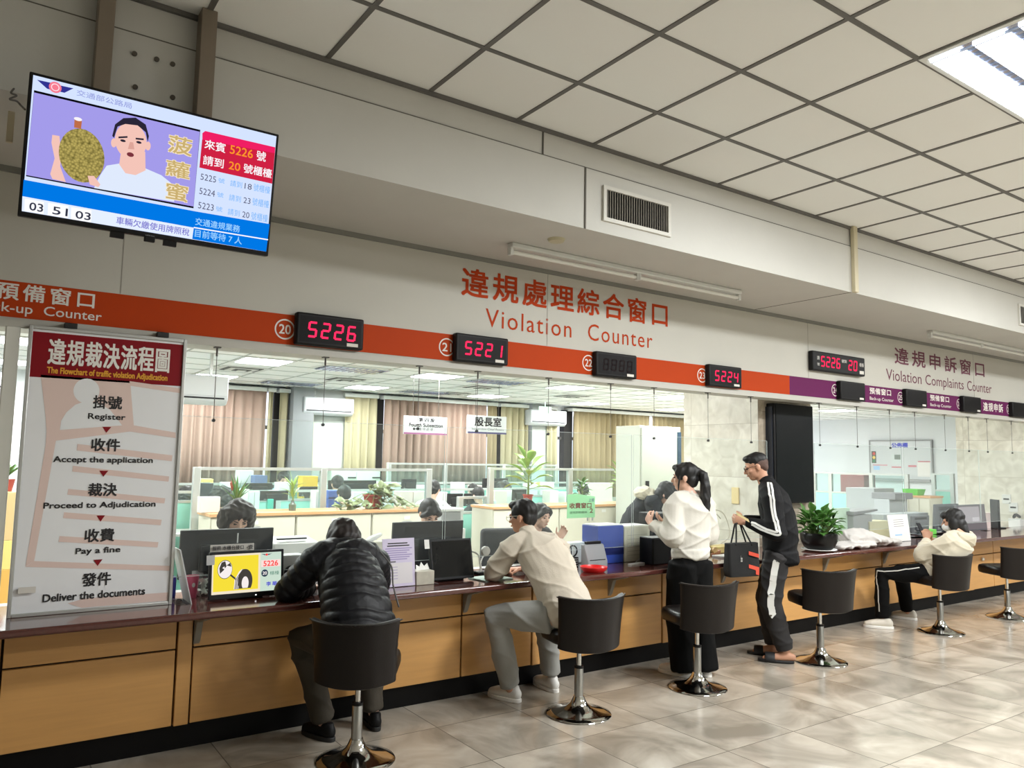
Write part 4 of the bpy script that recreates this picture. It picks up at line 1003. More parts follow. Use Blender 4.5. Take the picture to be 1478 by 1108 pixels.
for a, b in (((3.10, 4.32, 0), (3.02, 4.57, 0)), ((3.445, 4.36, 0), (3.465, 4.64, 0))): shoe(t, a, b, M_shoew, M_solew, 0.095, 0.05)

# ---- 3: ponytailed woman standing
M_wsw = mat('sweater_white', (206, 202, 192), 0.85, var=0.03, bump=0.12, bscale=120); M_bpant = mat('trousers_black', (9, 9, 9), 0.85, var=0.1, spec=0.15)
J = dict(head=Head((4.60, 4.23, 1.495), (-0.55, 0.83, -0.06), k=0.97), neck=(4.615, 4.20, 1.365), spine=[(4.61, 4.19, 0.90), (4.61, 4.20, 1.03), (4.615, 4.20, 1.16), (4.615, 4.20, 1.27)],
         sL=(4.455, 4.215, 1.285), sR=(4.775, 4.19, 1.285), eL=(4.40, 4.17, 1.05), eR=(4.82, 4.19, 1.05), wL=(4.365, 4.37, 1.135), wR=(4.60, 4.41, 1.12),
         hL=((0.25, 0.75, 0.6), (0.9, 0, 0)), hR=((-0.7, 0.5, 0.4), (0, 0, 1)), tL=-1, tR=1,
         pL=(4.53, 4.19, 0.84), pR=(4.69, 4.19, 0.84), kL=(4.53, 4.24, 0.46), kR=(4.695, 4.18, 0.46), aL=(4.535, 4.19, 0.08), aR=(4.69, 4.13, 0.08), fL=(4.50, 4.38, 0), fR=(4.70, 4.33, 0))
t = thing('person', (4.61, 4.2, 0), 'standing woman with long ponytail in white sweater and wide black trousers', 'person')
body(t, J, M_skin_p, 0.92, 0.0065, (0.8, 0.7), feet=False); J['head'].face(t)
mb = top_shell(J, [(0.15, 0.115), (0.175, 0.135), (0.18, 0.135), (0.175, 0.125), (0.075, 0.065)], (0.082, 0.082, 0.082, 0.07, 0.045), 0.015)
mb.tube([(4.61, 4.19, 0.885), (4.61, 4.195, 0.94)], [(0.165, 0.13), (0.168, 0.132)], side=(1, 0, 0), n=24, cap=0.2)
mb.tube([(4.615, 4.20, 1.345), (4.612, 4.205, 1.375)], [(0.068, 0.066), (0.06, 0.058)], side=(1, 0, 0))
remesh('sweater', mb, M_wsw, t, 0.0075, 4, folds(0.012, (13, 13, 14), 5.0))
h_ = J['head']; mb = MB(); h_.e(mb, 0, -0.016, 0.040, 0.081, 0.098, 0.086); h_.e(mb, 0, -0.05, -0.01, 0.07, 0.055, 0.075)
for q in (-1, 1): h_.e(mb, q*0.064, 0.02, 0.035, 0.02, 0.05, 0.055)
h_.e(mb, 0, 0.055, 0.082, 0.06, 0.045, 0.03)
h_.e(mb, 0, -0.105, 0.045, 0.032, 0.03, 0.032)
q = [h_.p(0, -0.11, 0.045), h_.p(0.0, -0.145, 0.02), h_.p(0.0, -0.155, -0.08), h_.p(0, -0.15, -0.18), h_.p(0.005, -0.15, -0.27), h_.p(0.0, -0.155, -0.32)]
mb.tube(q, [(0.03, 0.026), (0.042, 0.034), (0.054, 0.04), (0.056, 0.036), (0.044, 0.026), (0.014, 0.009)], side=h_.s)
remesh('hair', mb, M_hair, t, 0.006, 2, strands(0.0035))
mb = MB(); mb.tube([h_.p(0.078, 0.03, 0.01), h_.p(0.08, 0.045, -0.06), h_.p(0.07, 0.05, -0.1)], [0.008, 0.007, 0.003], side=h_.f, n=8); mb.tube([h_.p(-0.078, 0.03, 0.01), h_.p(-0.08, 0.045, -0.06), h_.p(-0.07, 0.05, -0.1)], [0.008, 0.007, 0.003], side=h_.f, n=8)
part('side_locks', mb, M_hair, t)
trousers(t, J, M_bpant, (0.115, 0.112, 0.105, 0.105, 0.11), 0.006, -0.03, f=(14, 14, 5), waist=[(0.15, 0.11), (0.158, 0.115), (0.145, 0.11)])
for a, b in (((4.545, 4.12, 0), (4.485, 4.40, 0)), ((4.68, 4.06, 0), (4.70, 4.31, 0))): shoe(t, a, b, M_shoew, M_solew, 0.07, 0.048)

# ---- 4: man in black tracksuit standing
M_trk = mat('tracksuit_black', (11, 11, 14), 0.75, var=0.1, bump=0.05, spec=0.25); M_trk2 = mat('track_trousers_charcoal', (34, 32, 33), 0.8, var=0.1); M_str = mat('stripe_white', (222, 222, 218), 0.7)
fd = unit((-0.6, 0.8, 0)); sdv = unit((0.8, 0.6, 0))
def B(x, y, z): return Vector((5.60, 4.13, 0))+sdv*x+fd*y+Vector((0, 0, z))
J = dict(head=Head(B(0.0, 0.155, 1.585), (-0.62, 0.72, -0.30)), neck=B(0, 0.075, 1.44), spine=[B(0, -0.02, 0.90), B(0, -0.03, 1.05), B(0, -0.01, 1.19), B(0, 0.03, 1.32)],
         sL=B(-0.185, 0.04, 1.35), sR=B(0.185, 0.04, 1.35), eL=B(-0.245, 0.0, 1.06), eR=B(0.22, 0.06, 1.08), wL=B(-0.17, 0.245, 1.13), wR=B(0.06, 0.27, 1.13),
         hL=(tuple(fd*0.9+sdv*0.3+Vector((0,0,0.12))), tuple(sdv)), hR=(tuple(fd*0.75-sdv*0.5+Vector((0,0,0.1))), tuple(-sdv)), tL=-1, tR=1,
         pL=B(-0.09, 0.0, 0.88), pR=B(0.09, 0.0, 0.88), kL=B(-0.10, 0.06, 0.47), kR=B(0.10, 0.09, 0.47), aL=B(-0.10, -0.055, 0.085), aR=B(0.11, 0.04, 0.085), fL=B(-0.10, 0.14, 0), fR=B(0.12, 0.22, 0))
J4 = J
t = thing('person', (5.60, 4.13, 0), 'standing man with glasses in black striped tracksuit and open slippers', 'person')
body(t, J, M_skin_t, 1.0, 0.0065, (1.1, 0.9)); J['head'].face(t)
mb = top_shell(J, [(0.175, 0.14), (0.18, 0.145), (0.19, 0.14), (0.19, 0.13), (0.085, 0.07)], (0.088, 0.082, 0.078, 0.066, 0.045), 0.01)
mb.tube([B(0, -0.03, 0.80), B(0, -0.025, 0.88)], [(0.185, 0.15), (0.185, 0.15)], side=sdv, n=24, cap=0.3)
mb.tube([B(0, 0.055, 1.42), B(0, 0.085, 1.49)], [(0.073, 0.07), (0.066, 0.064)], side=sdv, cap=0.3)
jk = remesh('jacket', mb, M_trk, t, 0.0075, 4, folds(0.007, (10, 10, 12), 1.0))
def on_mesh(o, pts, off=0.003):
    """push points out onto the surface of a built garment"""
    me = o.data; L = ORG[o.name]; from mathutils.bvhtree import BVHTree
    bv = BVHTree.FromPolygons([v.co for v in me.vertices], [p.vertices for p in me.polygons])
    out = []
    for p in pts:
        q, n, i, d_ = bv.find_nearest(Vector(p)-L); out.append((q+L+n*off, n))
    return out
def stripe(o, pts, wd, m, parent, name='stripe', steps=40):
    """a band of cloth laid along the surface of a garment"""
    p = [Vector(q) for q in pts]; fine = []
    for i in range(len(p)-1):
        a, b, c, d = p[max(i-1,0)], p[i], p[i+1], p[min(i+2,len(p)-1)]
        for k in range(steps//(len(p)-1)):
            u = k/(steps//(len(p)-1)); fine.append(0.5*((2*b)+(c-a)*u+(2*a-5*b+4*c-d)*u*u+(3*b-a-3*c+d)*u**3))
    fine.append(p[-1]); q = on_mesh(o, fine); vs, fs = [], []
    for i, (c, n) in enumerate(q):
        tn = (q[min(i+1, len(q)-1)][0]-q[max(i-1, 0)][0]).normalized(); s_ = tn.cross(n).normalized()
        vs += [c+s_*wd/2, c-s_*wd/2, c+s_*wd/2-n*0.008, c-s_*wd/2-n*0.008]
    for i in range(len(q)-1):
        a = 4*i; fs += [(a, a+1, a+5, a+4), (a, a+4, a+6, a+2), (a+1, a+3, a+7, a+5)]
    return part(name, MB().add(vs, fs), m, parent, smooth=60)
sL, eL, wL = J['sL'], J['eL'], J['wL']; outv = -sdv
for dz in (-0.017, 0.017):
    a_ = fd*(-dz); 
    stripe(jk, [lerp(sL, J['neck'], 0.35)+Vector((0,0,0.12))+outv*0.04+a_, sL+outv*0.1+Vector((0,0,0.03))+a_, lerp(sL, eL, 0.5)+outv*0.12+a_, eL+outv*0.12-fd*0.02+a_*1.0+Vector((0,0,-dz*0.6)), lerp(eL, wL, 0.45)+outv*0.12+Vector((0,0,-dz-0.01)), wL+outv*0.1-fd*0.03+Vector((0,0,-dz))], 0.017, M_str, jk)
h_ = J['head']; mb = MB(); h_.e(mb, 0, -0.012, 0.052, 0.078, 0.094, 0.075); h_.e(mb, 0, 0.04, 0.088, 0.062, 0.055, 0.03)
remesh('hair', mb, M_hair, t, 0.006, 2, strands(0.0015))
mb = MB(); h_.e(mb, 0, -0.018, 0.028, 0.0765, 0.089, 0.072); h_.e(mb, 0, -0.055, -0.005, 0.062, 0.042, 0.055)
remesh('hair', mb, mat('cropped_hair', (84, 62, 54), 0.7, var=0.2, scale=60), t, 0.006, 3, label='close cropped hair at the sides and nape')
glasses(h_, mat('glasses_dark', (40, 36, 36), 0.3), t)
tr = trousers(t, J, M_trk2, (0.108, 0.10, 0.092, 0.085, 0.07), 0.008, 0.02, waist=[(0.15, 0.115), (0.16, 0.12), (0.15, 0.11)])
pL, kL, aL = J['pL'], J['kL'], J['aL']
stripe(tr, [pL+outv*0.2+fd*0.0+Vector((0,0,-0.05)), lerp(pL, kL, 0.5)+outv*0.2+fd*0.01, kL+outv*0.2+fd*0.0, lerp(kL, aL, 0.25)+outv*0.2-fd*0.02], 0.052, M_str, tr)
M_slip = mat('slipper_black', (22, 22, 24), 0.6)
for a, b in ((B(-0.10, -0.12, 0), B(-0.105, 0.165, 0)), (B(0.11, -0.03, 0), B(0.125, 0.255, 0))):
    d = unit(b-a); s_ = d.cross(Vector((0,0,1))); pts = []
    for i in range(24):
        q = 2*math.pi*i/24; x = 0.5-0.5*math.cos(q); pts.append(a+d*(x*(b-a).length)+s_*(0.05*(0.85+0.2*x)*(abs(math.sin(q))**0.7)*(1 if math.sin(q) > 0 else -1)))
    o = MB().prism(pts, (0, 0, 0.024)).build('slipper', M_slip, t, bevel=0.006)
    c = lerp(a, b, 0.66); mb = MB()
    arc = [c+s_*(0.052*math.cos(q))+Vector((0,0,0.016+0.058*math.sin(q))) for q in [math.pi*i/14 for i in range(15)]]
    mb.tube(arc, [(0.038, 0.004)]*15, side=d, n=10); mb.build('strap', M_slip, o)
    e = MB().box(-0.012, 0.012, -0.002, 0.002, -0.006, 0.006); 

# ---- 5: woman in cream hooded fleece reading a phone
M_flc = mat('fleece_cream', (196, 187, 166), 0.9, var=0.05, bump=0.3, bscale=140, sheen=0.3)
J = dict(head=Head((8.06, 3.87, 1.075), (-0.32, 0.92, -0.22), k=0.98), neck=(8.03, 3.80, 0.955), spine=[(7.92, 3.97, 0.58), (7.93, 3.91, 0.68), (7.97, 3.85, 0.78), (8.01, 3.81, 0.87)],
         sL=(7.88, 3.83, 0.885), sR=(8.17, 3.80, 0.885), eL=(7.77, 4.05, 0.735), eR=(8.23, 4.03, 0.74), wL=(7.99, 4.10, 0.87), wR=(8.09, 4.11, 0.87),
         hL=((0.15, 0.25, 0.95), (0.85, 0.5, 0)), hR=((-0.15, 0.25, 0.95), (-0.85, 0.5, 0)), tL=-1, tR=1,
         pL=(7.83, 3.99, 0.565), pR=(8.01, 3.99, 0.565), kL=(7.60, 4.37, 0.53), kR=(8.05, 4.42, 0.52), aL=(7.585, 4.36, 0.085), aR=(8.22, 4.45, 0.085), fL=(7.5, 4.5, 0), fR=(8.23, 4.62, 0))
t = thing('person', (7.92, 4.0, 0), 'seated woman in cream hooded fleece and face mask reading a phone', 'person')
body(t, J, M_skin, 0.93, 0.0065, (0.9, 0.9), feet=False); J['head'].face(t)
mb = top_shell(J, [(0.175, 0.135), (0.18, 0.14), (0.18, 0.135), (0.175, 0.125), (0.09, 0.075)], (0.085, 0.08, 0.075, 0.066, 0.05), 0.02)
mb.tube([(7.91, 4.0, 0.55), (7.92, 3.96, 0.62)], [(0.18, 0.15), (0.182, 0.15)], side=(1, 0, 0), n=24, cap=0.3)
jk = remesh('fleece', mb, M_flc, t, 0.0075, 4, folds(0.008, (13, 12, 14), 3.0))
mb = MB(); mb.tube([(7.95, 3.86, 0.95), (7.95, 3.77, 0.93), (8.04, 3.70, 0.90), (8.13, 3.76, 0.93), (8.12, 3.86, 0.95)], [(0.045, 0.035), (0.06, 0.045), (0.075, 0.05), (0.06, 0.045), (0.045, 0.035)], side=(0, -0.4, 0.9), n=16)
mb.ell((8.04, 3.76, 0.92), (0.10, 0.07, 0.06)); remesh('hood', mb, M_flc, jk, 0.0075, 5, folds(0.005, (24, 24, 24)))
o = MB().obox((7.845, 4.03, 0.66), (0.5, 0.86, 0), (0.86, -0.5, 0), (0, 0, 1), (0.03, 0.004, 0.014)).build('pocket_patch', M_blk, jk, bevel=0.003)
h_ = J['head']; mb = MB(); h_.e(mb, 0, -0.016, 0.042, 0.085, 0.10, 0.088); h_.e(mb, 0, -0.05, -0.03, 0.082, 0.06, 0.095)
for q in (-1, 1): h_.e(mb, q*0.072, 0.0, -0.02, 0.024, 0.045, 0.085)
h_.e(mb, 0, 0.06, 0.07, 0.065, 0.045, 0.04); mb.tube([h_.p(0, -0.07, -0.07), h_.p(0, -0.095, -0.13)], [(0.07, 0.045), (0.06, 0.02)], side=h_.s)
remesh('hair', mb, M_hair, t, 0.006, 2, strands(0.003))
M_mask = mat('mask_white', (228, 230, 232), 0.7)
def facemask(h_, parent):
    mb = MB(); h_.e(mb, 0, 0.062, -0.048, 0.060, 0.058, 0.045)
    for q in (-1, 1): mb.tube([h_.p(q*0.056, 0.06, -0.035), h_.p(q*0.078, 0.0, -0.01)], [0.003, 0.003], n=6)
    return part('face_mask', mb, M_mask, parent)
facemask(h_, t)
tr = trousers(t, J, M_bpant, (0.098, 0.09, 0.08, 0.072, 0.062), 0.006, 0.02)
M_prt = mat('print_pale', (196, 194, 188), 0.7)
stripe(tr, [J['pL'] and Vector(J['pL'])+Vector((-0.12, 0.05, 0.06)), lerp(J['pL'], J['kL'], 0.6)+Vector((-0.12, 0, 0.05)), Vector(J['kL'])+Vector((-0.11, 0.03, 0.02)), lerp(J['kL'], J['aL'], 0.4)+Vector((-0.12, 0, 0)), Vector(J['aL'])+Vector((-0.12, 0, 0.08))], 0.010, M_prt, tr, 'printed_stripe')
for a, b in (((7.615, 4.27, 0), (7.46, 4.49, 0)), ((8.25, 4.37, 0), (8.21, 4.62, 0))): shoe(t, a, b, mat('sneaker_offwhite', (208, 202, 190), 0.6), M_solew, 0.09, 0.046)
o = MB().obox((8.045, 4.185, 0.965), (1, 0, 0), (0, 0.45, 0.9), (0, 0.9, -0.45), (0.036, 0.075, 0.004)).build('phone', mat('phone_dark', (20, 20, 23), 0.6, spec=0.2), bevel=0.003)
tag(o, 'dark phone held up in both hands by the woman in cream fleece', 'phone')
# ================================================================= things on the counter
M_paper = mat('paper_white', (226, 226, 222), 0.7, var=0.02); M_pw = mat('plastic_white', (216, 217, 214), 0.45); M_pg = mat('plastic_grey', (150, 152, 152), 0.5); M_dk = mat('plastic_dark', (22, 23, 26), 0.5, var=0.06, spec=0.3)
M_scr_off = mat('screen_off', (22, 23, 24), 0.15, spec=0.3); M_beige = mat('cabinet_beige', (206, 203, 188), 0.5, var=0.02); M_lbl = mat('label_pale', (222, 222, 218), 0.6)
def pb(px0, py0, px1, py1, Y):
    a, b, c, d = P(px0, py0, Y), P(px1, py0, Y), P(px0, py1, Y), P(px1, py1, Y)
    return (a.x+c.x)/2, (b.x+d.x)/2, (c.z+d.z)/2, (a.z+b.z)/2
def pbox(name, px0, py0, px1, py1, Y, dep, m, label, cat, group=None, base=None, bevel=0.004, kids=None):
    x0, x1, z0, z1 = pb(px0, py0, px1, py1, Y)
    if base is not None: z0 = base
    mb = MB().box(x0, x1, Y, Y+dep, z0, z1)
    if kids:
        t = thing(name, ((x0+x1)/2, Y+dep/2, z0), label, cat, group); part('body', mb, m, t, bevel=bevel); kids(t, x0, x1, z0, z1, Y); return t
    return tag(mb.build(name, m, bevel=bevel), label, cat, group)
def monitor(px0, py0, px1, py1, Y, base, label, facing='back', group=None, m=None, tilt=0.06, extras=None):
    """flat monitor on a stand; facing back shows its rear to the hall"""
    x0, x1, z0, z1 = pb(px0, py0, px1, py1, Y); cx = (x0+x1)/2; w_, h_ = x1-x0, z1-z0
    t = thing('monitor', (cx, Y, base), label, 'monitor', group); m = m or M_dk
    up = Vector((0, tilt if facing != 'back' else -tilt, 1)).normalized(); n = Vector((0, -up.z, up.y)); c = Vector((cx, Y+0.012, (z0+z1)/2))
    part('casing', MB().obox(c, (1,0,0), up, n, (w_/2, h_/2, 0.014)), m, t, bevel=0.004)
    if facing == 'back':
        part('rear_cover', MB().obox(c-n*-0.022-up*h_*0.08, (1,0,0), up, n, (w_*0.3, h_*0.28, 0.014)), m, t, bevel=0.008)
        mb = MB()
        for k in range(9): mb.obox(c+n*0.0145+up*(h_*(0.28+0.015*k)), (1,0,0), up, n, (w_*0.34, 0.0016, 0.0012))
        part('vent', mb, M_blk, t, smooth=0)
        F = Face(c+n*0.0145, (1,0,0), up); F.rect('label', M_pg, w_*-0.36, w_*-0.24, -h_*0.42, -h_*0.33, 1); F.flush(t)
    else:
        F = Face(c+n*0.0142, (1,0,0), up); F.rect('screen', M_scr_off, -w_/2+0.012, w_/2-0.012, -h_/2+0.018, h_/2-0.012, 1); F.flush(t)
    if z0-base > 0.02:
        part('stand', MB().box(cx-0.035, cx+0.035, Y+0.03, Y+0.055, base+0.01, (z0+z1)/2), m, t, bevel=0.004)
        part('foot', MB().box(cx-0.12, cx+0.12, Y-0.04, Y+0.14, base, base+0.014), m, t, bevel=0.006)
    else: part('foot', MB().box(cx-0.1, cx+0.1, Y+0.0, Y+0.16, base, base+0.014), m, t, bevel=0.006)
    if extras: extras(t, c, up, n, w_, h_)
    return t
# customer screen with the tyre picture
def tyre(t, c, up, n, w_, h_):
    for o in list(t.children):
        if o.name.startswith('screen'): bpy.data.objects.remove(o)
    F = Face(c+n*0.0142-Vector((1,0,0))*(w_/2-0.014)-up*(h_/2-0.03), (1,0,0), up, 0.0006); W, H = w_-0.03, h_-0.045
    e = lambda k, col: emit('queue_'+k, col, 0.9)
    F.rect('screen', e('cream', (246, 232, 206)), 0, W, 0, H, 1)
    F.rect('picture', e('yellow', (250, 226, 60)), W*0.02, W*0.66, H*0.07, H*0.95, 2)
    ik, wh = e('ink', (70, 66, 62)), e('white', (250, 242, 240))
    F.disc('picture', ik, W*0.18, H*0.62, W*0.105, H*0.24, 3); F.disc('picture', wh, W*0.18, H*0.62, W*0.10, H*0.225, 4)
    F.poly('picture', ik, [(W*.13,H*.80),(W*.18,H*.83),(W*.20,H*.70),(W*.16,H*.60),(W*.11,H*.52),(W*.10,H*.66)], 5); F.poly('picture', wh, [(W*.14,H*.66),(W*.17,H*.70),(W*.18,H*.62)], 6); F.poly('picture', ik, [(W*.2,H*.72),(W*.25,H*.78),(W*.27,H*.68)], 5)
    F.poly('picture', ik, [(W*.26,H*.50),(W*.34,H*.38),(W*.335,H*.33),(W*.25,H*.46)], 3)
    F.poly('picture', wh, [(W*.31,H*.10),(W*.32,H*.34),(W*.38,H*.54),(W*.42,H*.60),(W*.50,H*.58),(W*.40,H*.40),(W*.38,H*.10)], 3)
    for k in range(4): F.poly('picture', ik, [(W*(.32+.018*k),H*.10),(W*(.33+.018*k),H*.10),(W*(.345+.018*k),H*.36),(W*(.44+.012*k),H*.60),(W*(.43+.012*k),H*.60),(W*(.335+.018*k),H*.36)], 4)
    F.disc('picture', ik, W*0.47, H*0.30, W*0.105, H*0.30, 5, t0=-0.7, t1=math.pi+0.7); F.disc('picture', wh, W*0.47, H*0.24, W*0.05, H*0.17, 6, t0=-0.8, t1=math.pi+0.8)
    F.flush(t, {'screen': 'lit screen', 'picture': 'yellow tyre drawing'})
    F.rect('queue_panel', e('panel', (206, 226, 210)), W*.69, W, 0, H, 2); F.rect('queue_panel', e('pink', (255, 226, 220)), W*.70, W*.99, H*.62, H*.80, 3)
    F.text('queue_number', e('red', (255, 70, 70)), '5226', W*.735, W*.95, H*.64, H*.775, 4, bold=0.03)
    F.disc('queue_panel', e('slate', (52, 66, 84)), W*.755, H*.46, W*.05, H*.095, 3); F.text('queue_number', wh, '20', W*.725, W*.785, H*.42, H*.50, 4, bold=0.03)
    F.text('queue_text', e('green', (70, 130, 110)), '櫃檯', W*.83, W*.97, H*.40, H*.50, 4); F.text('queue_text', e('blue', (80, 80, 210)), '李', W*.78, W*.85, H*.12, H*.23, 4, bold=0.03); F.text('queue_text', e('blue', (80, 80, 210)), '華', W*.87, W*.94, H*.12, H*.23, 4, bold=0.03)
    F.poly('emblem', e('navy', (60, 60, 90)), [(W*.70,H*.965),(W*.76,H*.92),(W*.76,H*.955)], 3); F.poly('emblem', e('navy', (60, 60, 90)), [(W*.86,H*.965),(W*.80,H*.92),(W*.80,H*.955)], 3); F.disc('emblem', e('red', (255,70,70)), W*.78, H*.94, W*.018, H*.03, 4); F.flush(t)
    F2 = Face(c+n*0.016-Vector((1,0,0))*(w_/2)+up*(h_/2), (1,0,0), up, 0.0006)
    part('label_strip', MB().obox(c+Vector((1,0,0))*(-w_*0.20)+up*(h_/2+0.022)+n*0.004, (1,0,0), up, n, (w_*0.29, 0.02, 0.002)), mat('strip_grey', (186, 184, 178), 0.6), t, smooth=0)
    F2.text('strip_lettering', M_ink, '服務 本櫃台接口', w_*0.03, w_*0.44, 0.010, 0.034, 1, bold=0.02); F2.text('strip_lettering', M_ink, '-查', w_*0.48, w_*0.57, 0.010, 0.034, 1, bold=0.02); F2.flush(t)
    part('tag_card', MB().obox(c-Vector((1,0,0))*(w_*0.49)+up*(h_*0.34)+n*0.018, (1,0,0), up, n, (0.022, 0.027, 0.001)), mat('card_grey', (188, 190, 190), 0.5), t, smooth=0)
    part('power_light', MB().obox(c+up*(-h_*0.455)+Vector((w_*0.12,0,0))+n*0.015, (1,0,0), up, n, (0.004, 0.003, 0.001)), emit('power_dot', (255, 255, 255), 1.5), t, smooth=0)
monitor(302, 795, 409, 862, 4.62, CT, 'customer screen with yellow tyre picture and number 5226 on the worktop', 'front', tilt=0.10, extras=tyre)
def lay(name, mb, m, label, cat, group=None, **k): return tag(mb.build(name, m, **k), label, cat, group)
a = P(272, 868, 4.62)
t = thing('pink_cup', (P(277, 850, 4.80).x, 4.80, CT), 'pink tumbler beside the tyre picture screen', 'cup')
x, y = P(277, 850, 4.80).x, 4.80
part('cup_body', MB().lathe([(0.0, 0.0), (0.026, 0.0), (0.036, 0.125), (0.033, 0.125), (0.024, 0.01), (0, 0.01)], (x, y, CT), 24), mat('pink_plastic', (206, 92, 122), 0.4), t)
F = Face((x-0.02, y-0.0345, CT), (1,0,0), (0,0,1)); F.disc('print', M_pw, 0.02, 0.075, 0.009, 0.013, 2); F.flush(t)
x, y = P(291, 848, 4.82).x, 4.83
t = thing('glass_jar', (x, y, CT), 'clear jar of small white packets beside the pink tumbler', 'jar')
part('jar_body', MB().lathe([(0.0, 0.0), (0.05, 0.0), (0.052, 0.01), (0.052, 0.10), (0.046, 0.115), (0.046, 0.12)], (x, y, CT), 24), glass('jar_glass', (238, 244, 240), 0.15, 0.05), t)
mb = MB(); rr = random.Random(3)
for k in range(10): mb.obox((x+rr.uniform(-.028,.028), y+rr.uniform(-.028,.028), CT+0.015+0.008*k), (rr.random()-.5, rr.random()-.5, .3), (rr.random(), rr.random()-.5, rr.random()-.5), (0.3,0.2,1), (0.018, 0.012, 0.004))
part('packets', mb, M_paper, t, smooth=0)
lay('lanyard_box', MB().box(P(243, 850, 4.85).x, P(254, 850, 4.85).x, 4.85, 4.95, CT, CT+0.115), mat('box_blue', (34, 40, 120), 0.5), 'blue box behind the flowchart board, beside the leaning leaflet holder', 'box', bevel=0.004)
p0, p1 = P(255, 868, 4.58), P(272, 868, 4.58)
x0 = 0.965
t = thing('leaflet_holder', (x0+0.03, 4.68, CT), 'clear leaning leaflet holder beside the flowchart board', 'holder')
part('back_sheet', MB().prism([(x0, 4.58, CT+0.30), (x0+0.075, 4.58, CT), (x0+0.08, 4.58, CT), (x0+0.006, 4.58, CT+0.30)], (0, 0.21, 0)), mat('leaflet_pale', (198, 200, 202), 0.4), t, smooth=0)
part('foot_sheet', MB().box(x0-0.0, x0+0.08, 4.58, 4.79, CT, CT+0.004), M_gl, t, smooth=0)
# staff side
t = thing('staff_desk', (5.0, 5.3, 0), 'long grey staff desk behind the worktop', 'desk')
part('desktop', MB().box(-1.0, 6.4, 5.03, 5.42, 0.70, 0.735), mat('desk_grey', (178, 180, 176), 0.5), t, bevel=0.004); part('modesty_panel', MB().box(-0.9, 6.3, 5.40, 5.42, 0.1, 0.70), M_beige, t, smooth=0)
t = thing('staff_desk', (9.3, 5.3, 0), 'long grey staff desk behind the worktop beyond the pillar', 'desk')
part('desktop', MB().box(7.55, 12.7, 5.03, 5.55, 0.70, 0.735), MATS['desk_grey'], t, bevel=0.004); part('modesty_panel', MB().box(7.6, 12.6, 5.53, 5.55, 0.1, 0.70), M_beige, t, smooth=0)
DK = 0.735
def stick(t, c, up, n, w_, h_):
    part('reflector_strip', MB().obox(c+n*0.016+up*h_*0.28+Vector((w_*0.10,0,0)), (1,0,0), up, n, (0.004, h_*0.13, 0.001)), M_pw, t, smooth=0)
monitor(259, 763, 393, 832, 5.10, DK, 'black monitor seen from behind before the curly haired clerk', 'back', extras=stick)
monitor(566, 752, 667, 828, 5.10, DK, 'black monitor seen from behind before the clerk with tied hair', 'back')
def tagw(t, c, up, n, w_, h_):
    part('tag_card', MB().obox(c-Vector((1,0,0))*(w_*0.56)+up*(h_*0.40)+n*0.01, (1,0,0), up, n, (0.018, 0.03, 0.001)), M_lbl, t, smooth=0)
monitor(622, 778, 682, 836, 4.60, CT, 'dark switched off customer screen on the worktop beside the tissue box', 'front', tilt=0.22, extras=tagw)
def printer(px0, py0, px1, py1, Y, base, label, m=M_pw):
    x0, x1, z0, z1 = pb(px0, py0, px1, py1, Y); t = thing('printer', ((x0+x1)/2, Y+0.15, base), label, 'printer')
    h_ = z1-base
    part('casing', MB().box(x0, x1, Y, Y+0.32, base, base+h_*0.72), m, t, bevel=0.014)
    part('lid', MB().prism([(x0+0.01, Y+0.01, base+h_*0.72), (x0+0.01, Y+0.30, base+h_*0.72), (x0+0.01, Y+0.30, z1), (x0+0.01, Y+0.06, z1-h_*0.08)], (x1-x0-0.02, 0, 0)), m, t, bevel=0.008)
    part('paper_slot', MB().box(x0+0.03, x1-0.03, Y-0.002, Y+0.001, base+h_*0.35, base+h_*0.52), M_dk, t, smooth=0)
    part('top_slot', MB().box(x0+0.05, x1-0.08, Y+0.10, Y+0.13, z1-h_*0.02, z1+0.003), M_dk, t, smooth=0)
    return t
printer(396, 779, 466, 832, 5.08, DK, 'white printer behind the shoulder of the person in puffer jacket')
x0, x1, z0, z1 = pb(408, 801, 440, 838, 4.80)
t = thing('speaker_box', ((x0+x1)/2, 4.86, CT), 'grey speaker box with round black grille beside the tyre picture screen', 'speaker')
part('cabinet', MB().box(x0, x1, 4.80, 4.92, CT, z1), mat('speaker_grey', (176, 178, 178), 0.5), t, bevel=0.006)
part('grille', MB().cyl(((x0+x1)/2-0.02, 4.792, (CT+z1)/2+0.0), ((x0+x1)/2-0.02, 4.802, (CT+z1)/2+0.0), 0.042, n=28), M_dk, t)
lay('file_tray', MB().box(P(531, 800, 4.95).x, P(562, 800, 4.95).x, 4.90, 5.0, CT, P(545, 781, 4.95).z), mat('tray_cream', (204, 200, 180), 0.6), 'cream file box behind the right shoulder of the person in puffer jacket', 'box', bevel=0.004)
q = P(537, 776, 4.95); mb = MB()
mb.tube([(q.x-0.05, 4.92, q.z-0.02), (q.x, 4.94, q.z), (q.x+0.06, 4.95, q.z+0.02)], [(0.035, 0.014), (0.045, 0.018), (0.02, 0.012)], side=(0, 1, 0)); lay('paper_wad', mb, M_paper, 'crumpled white paper on top of the cream file box', 'paper')
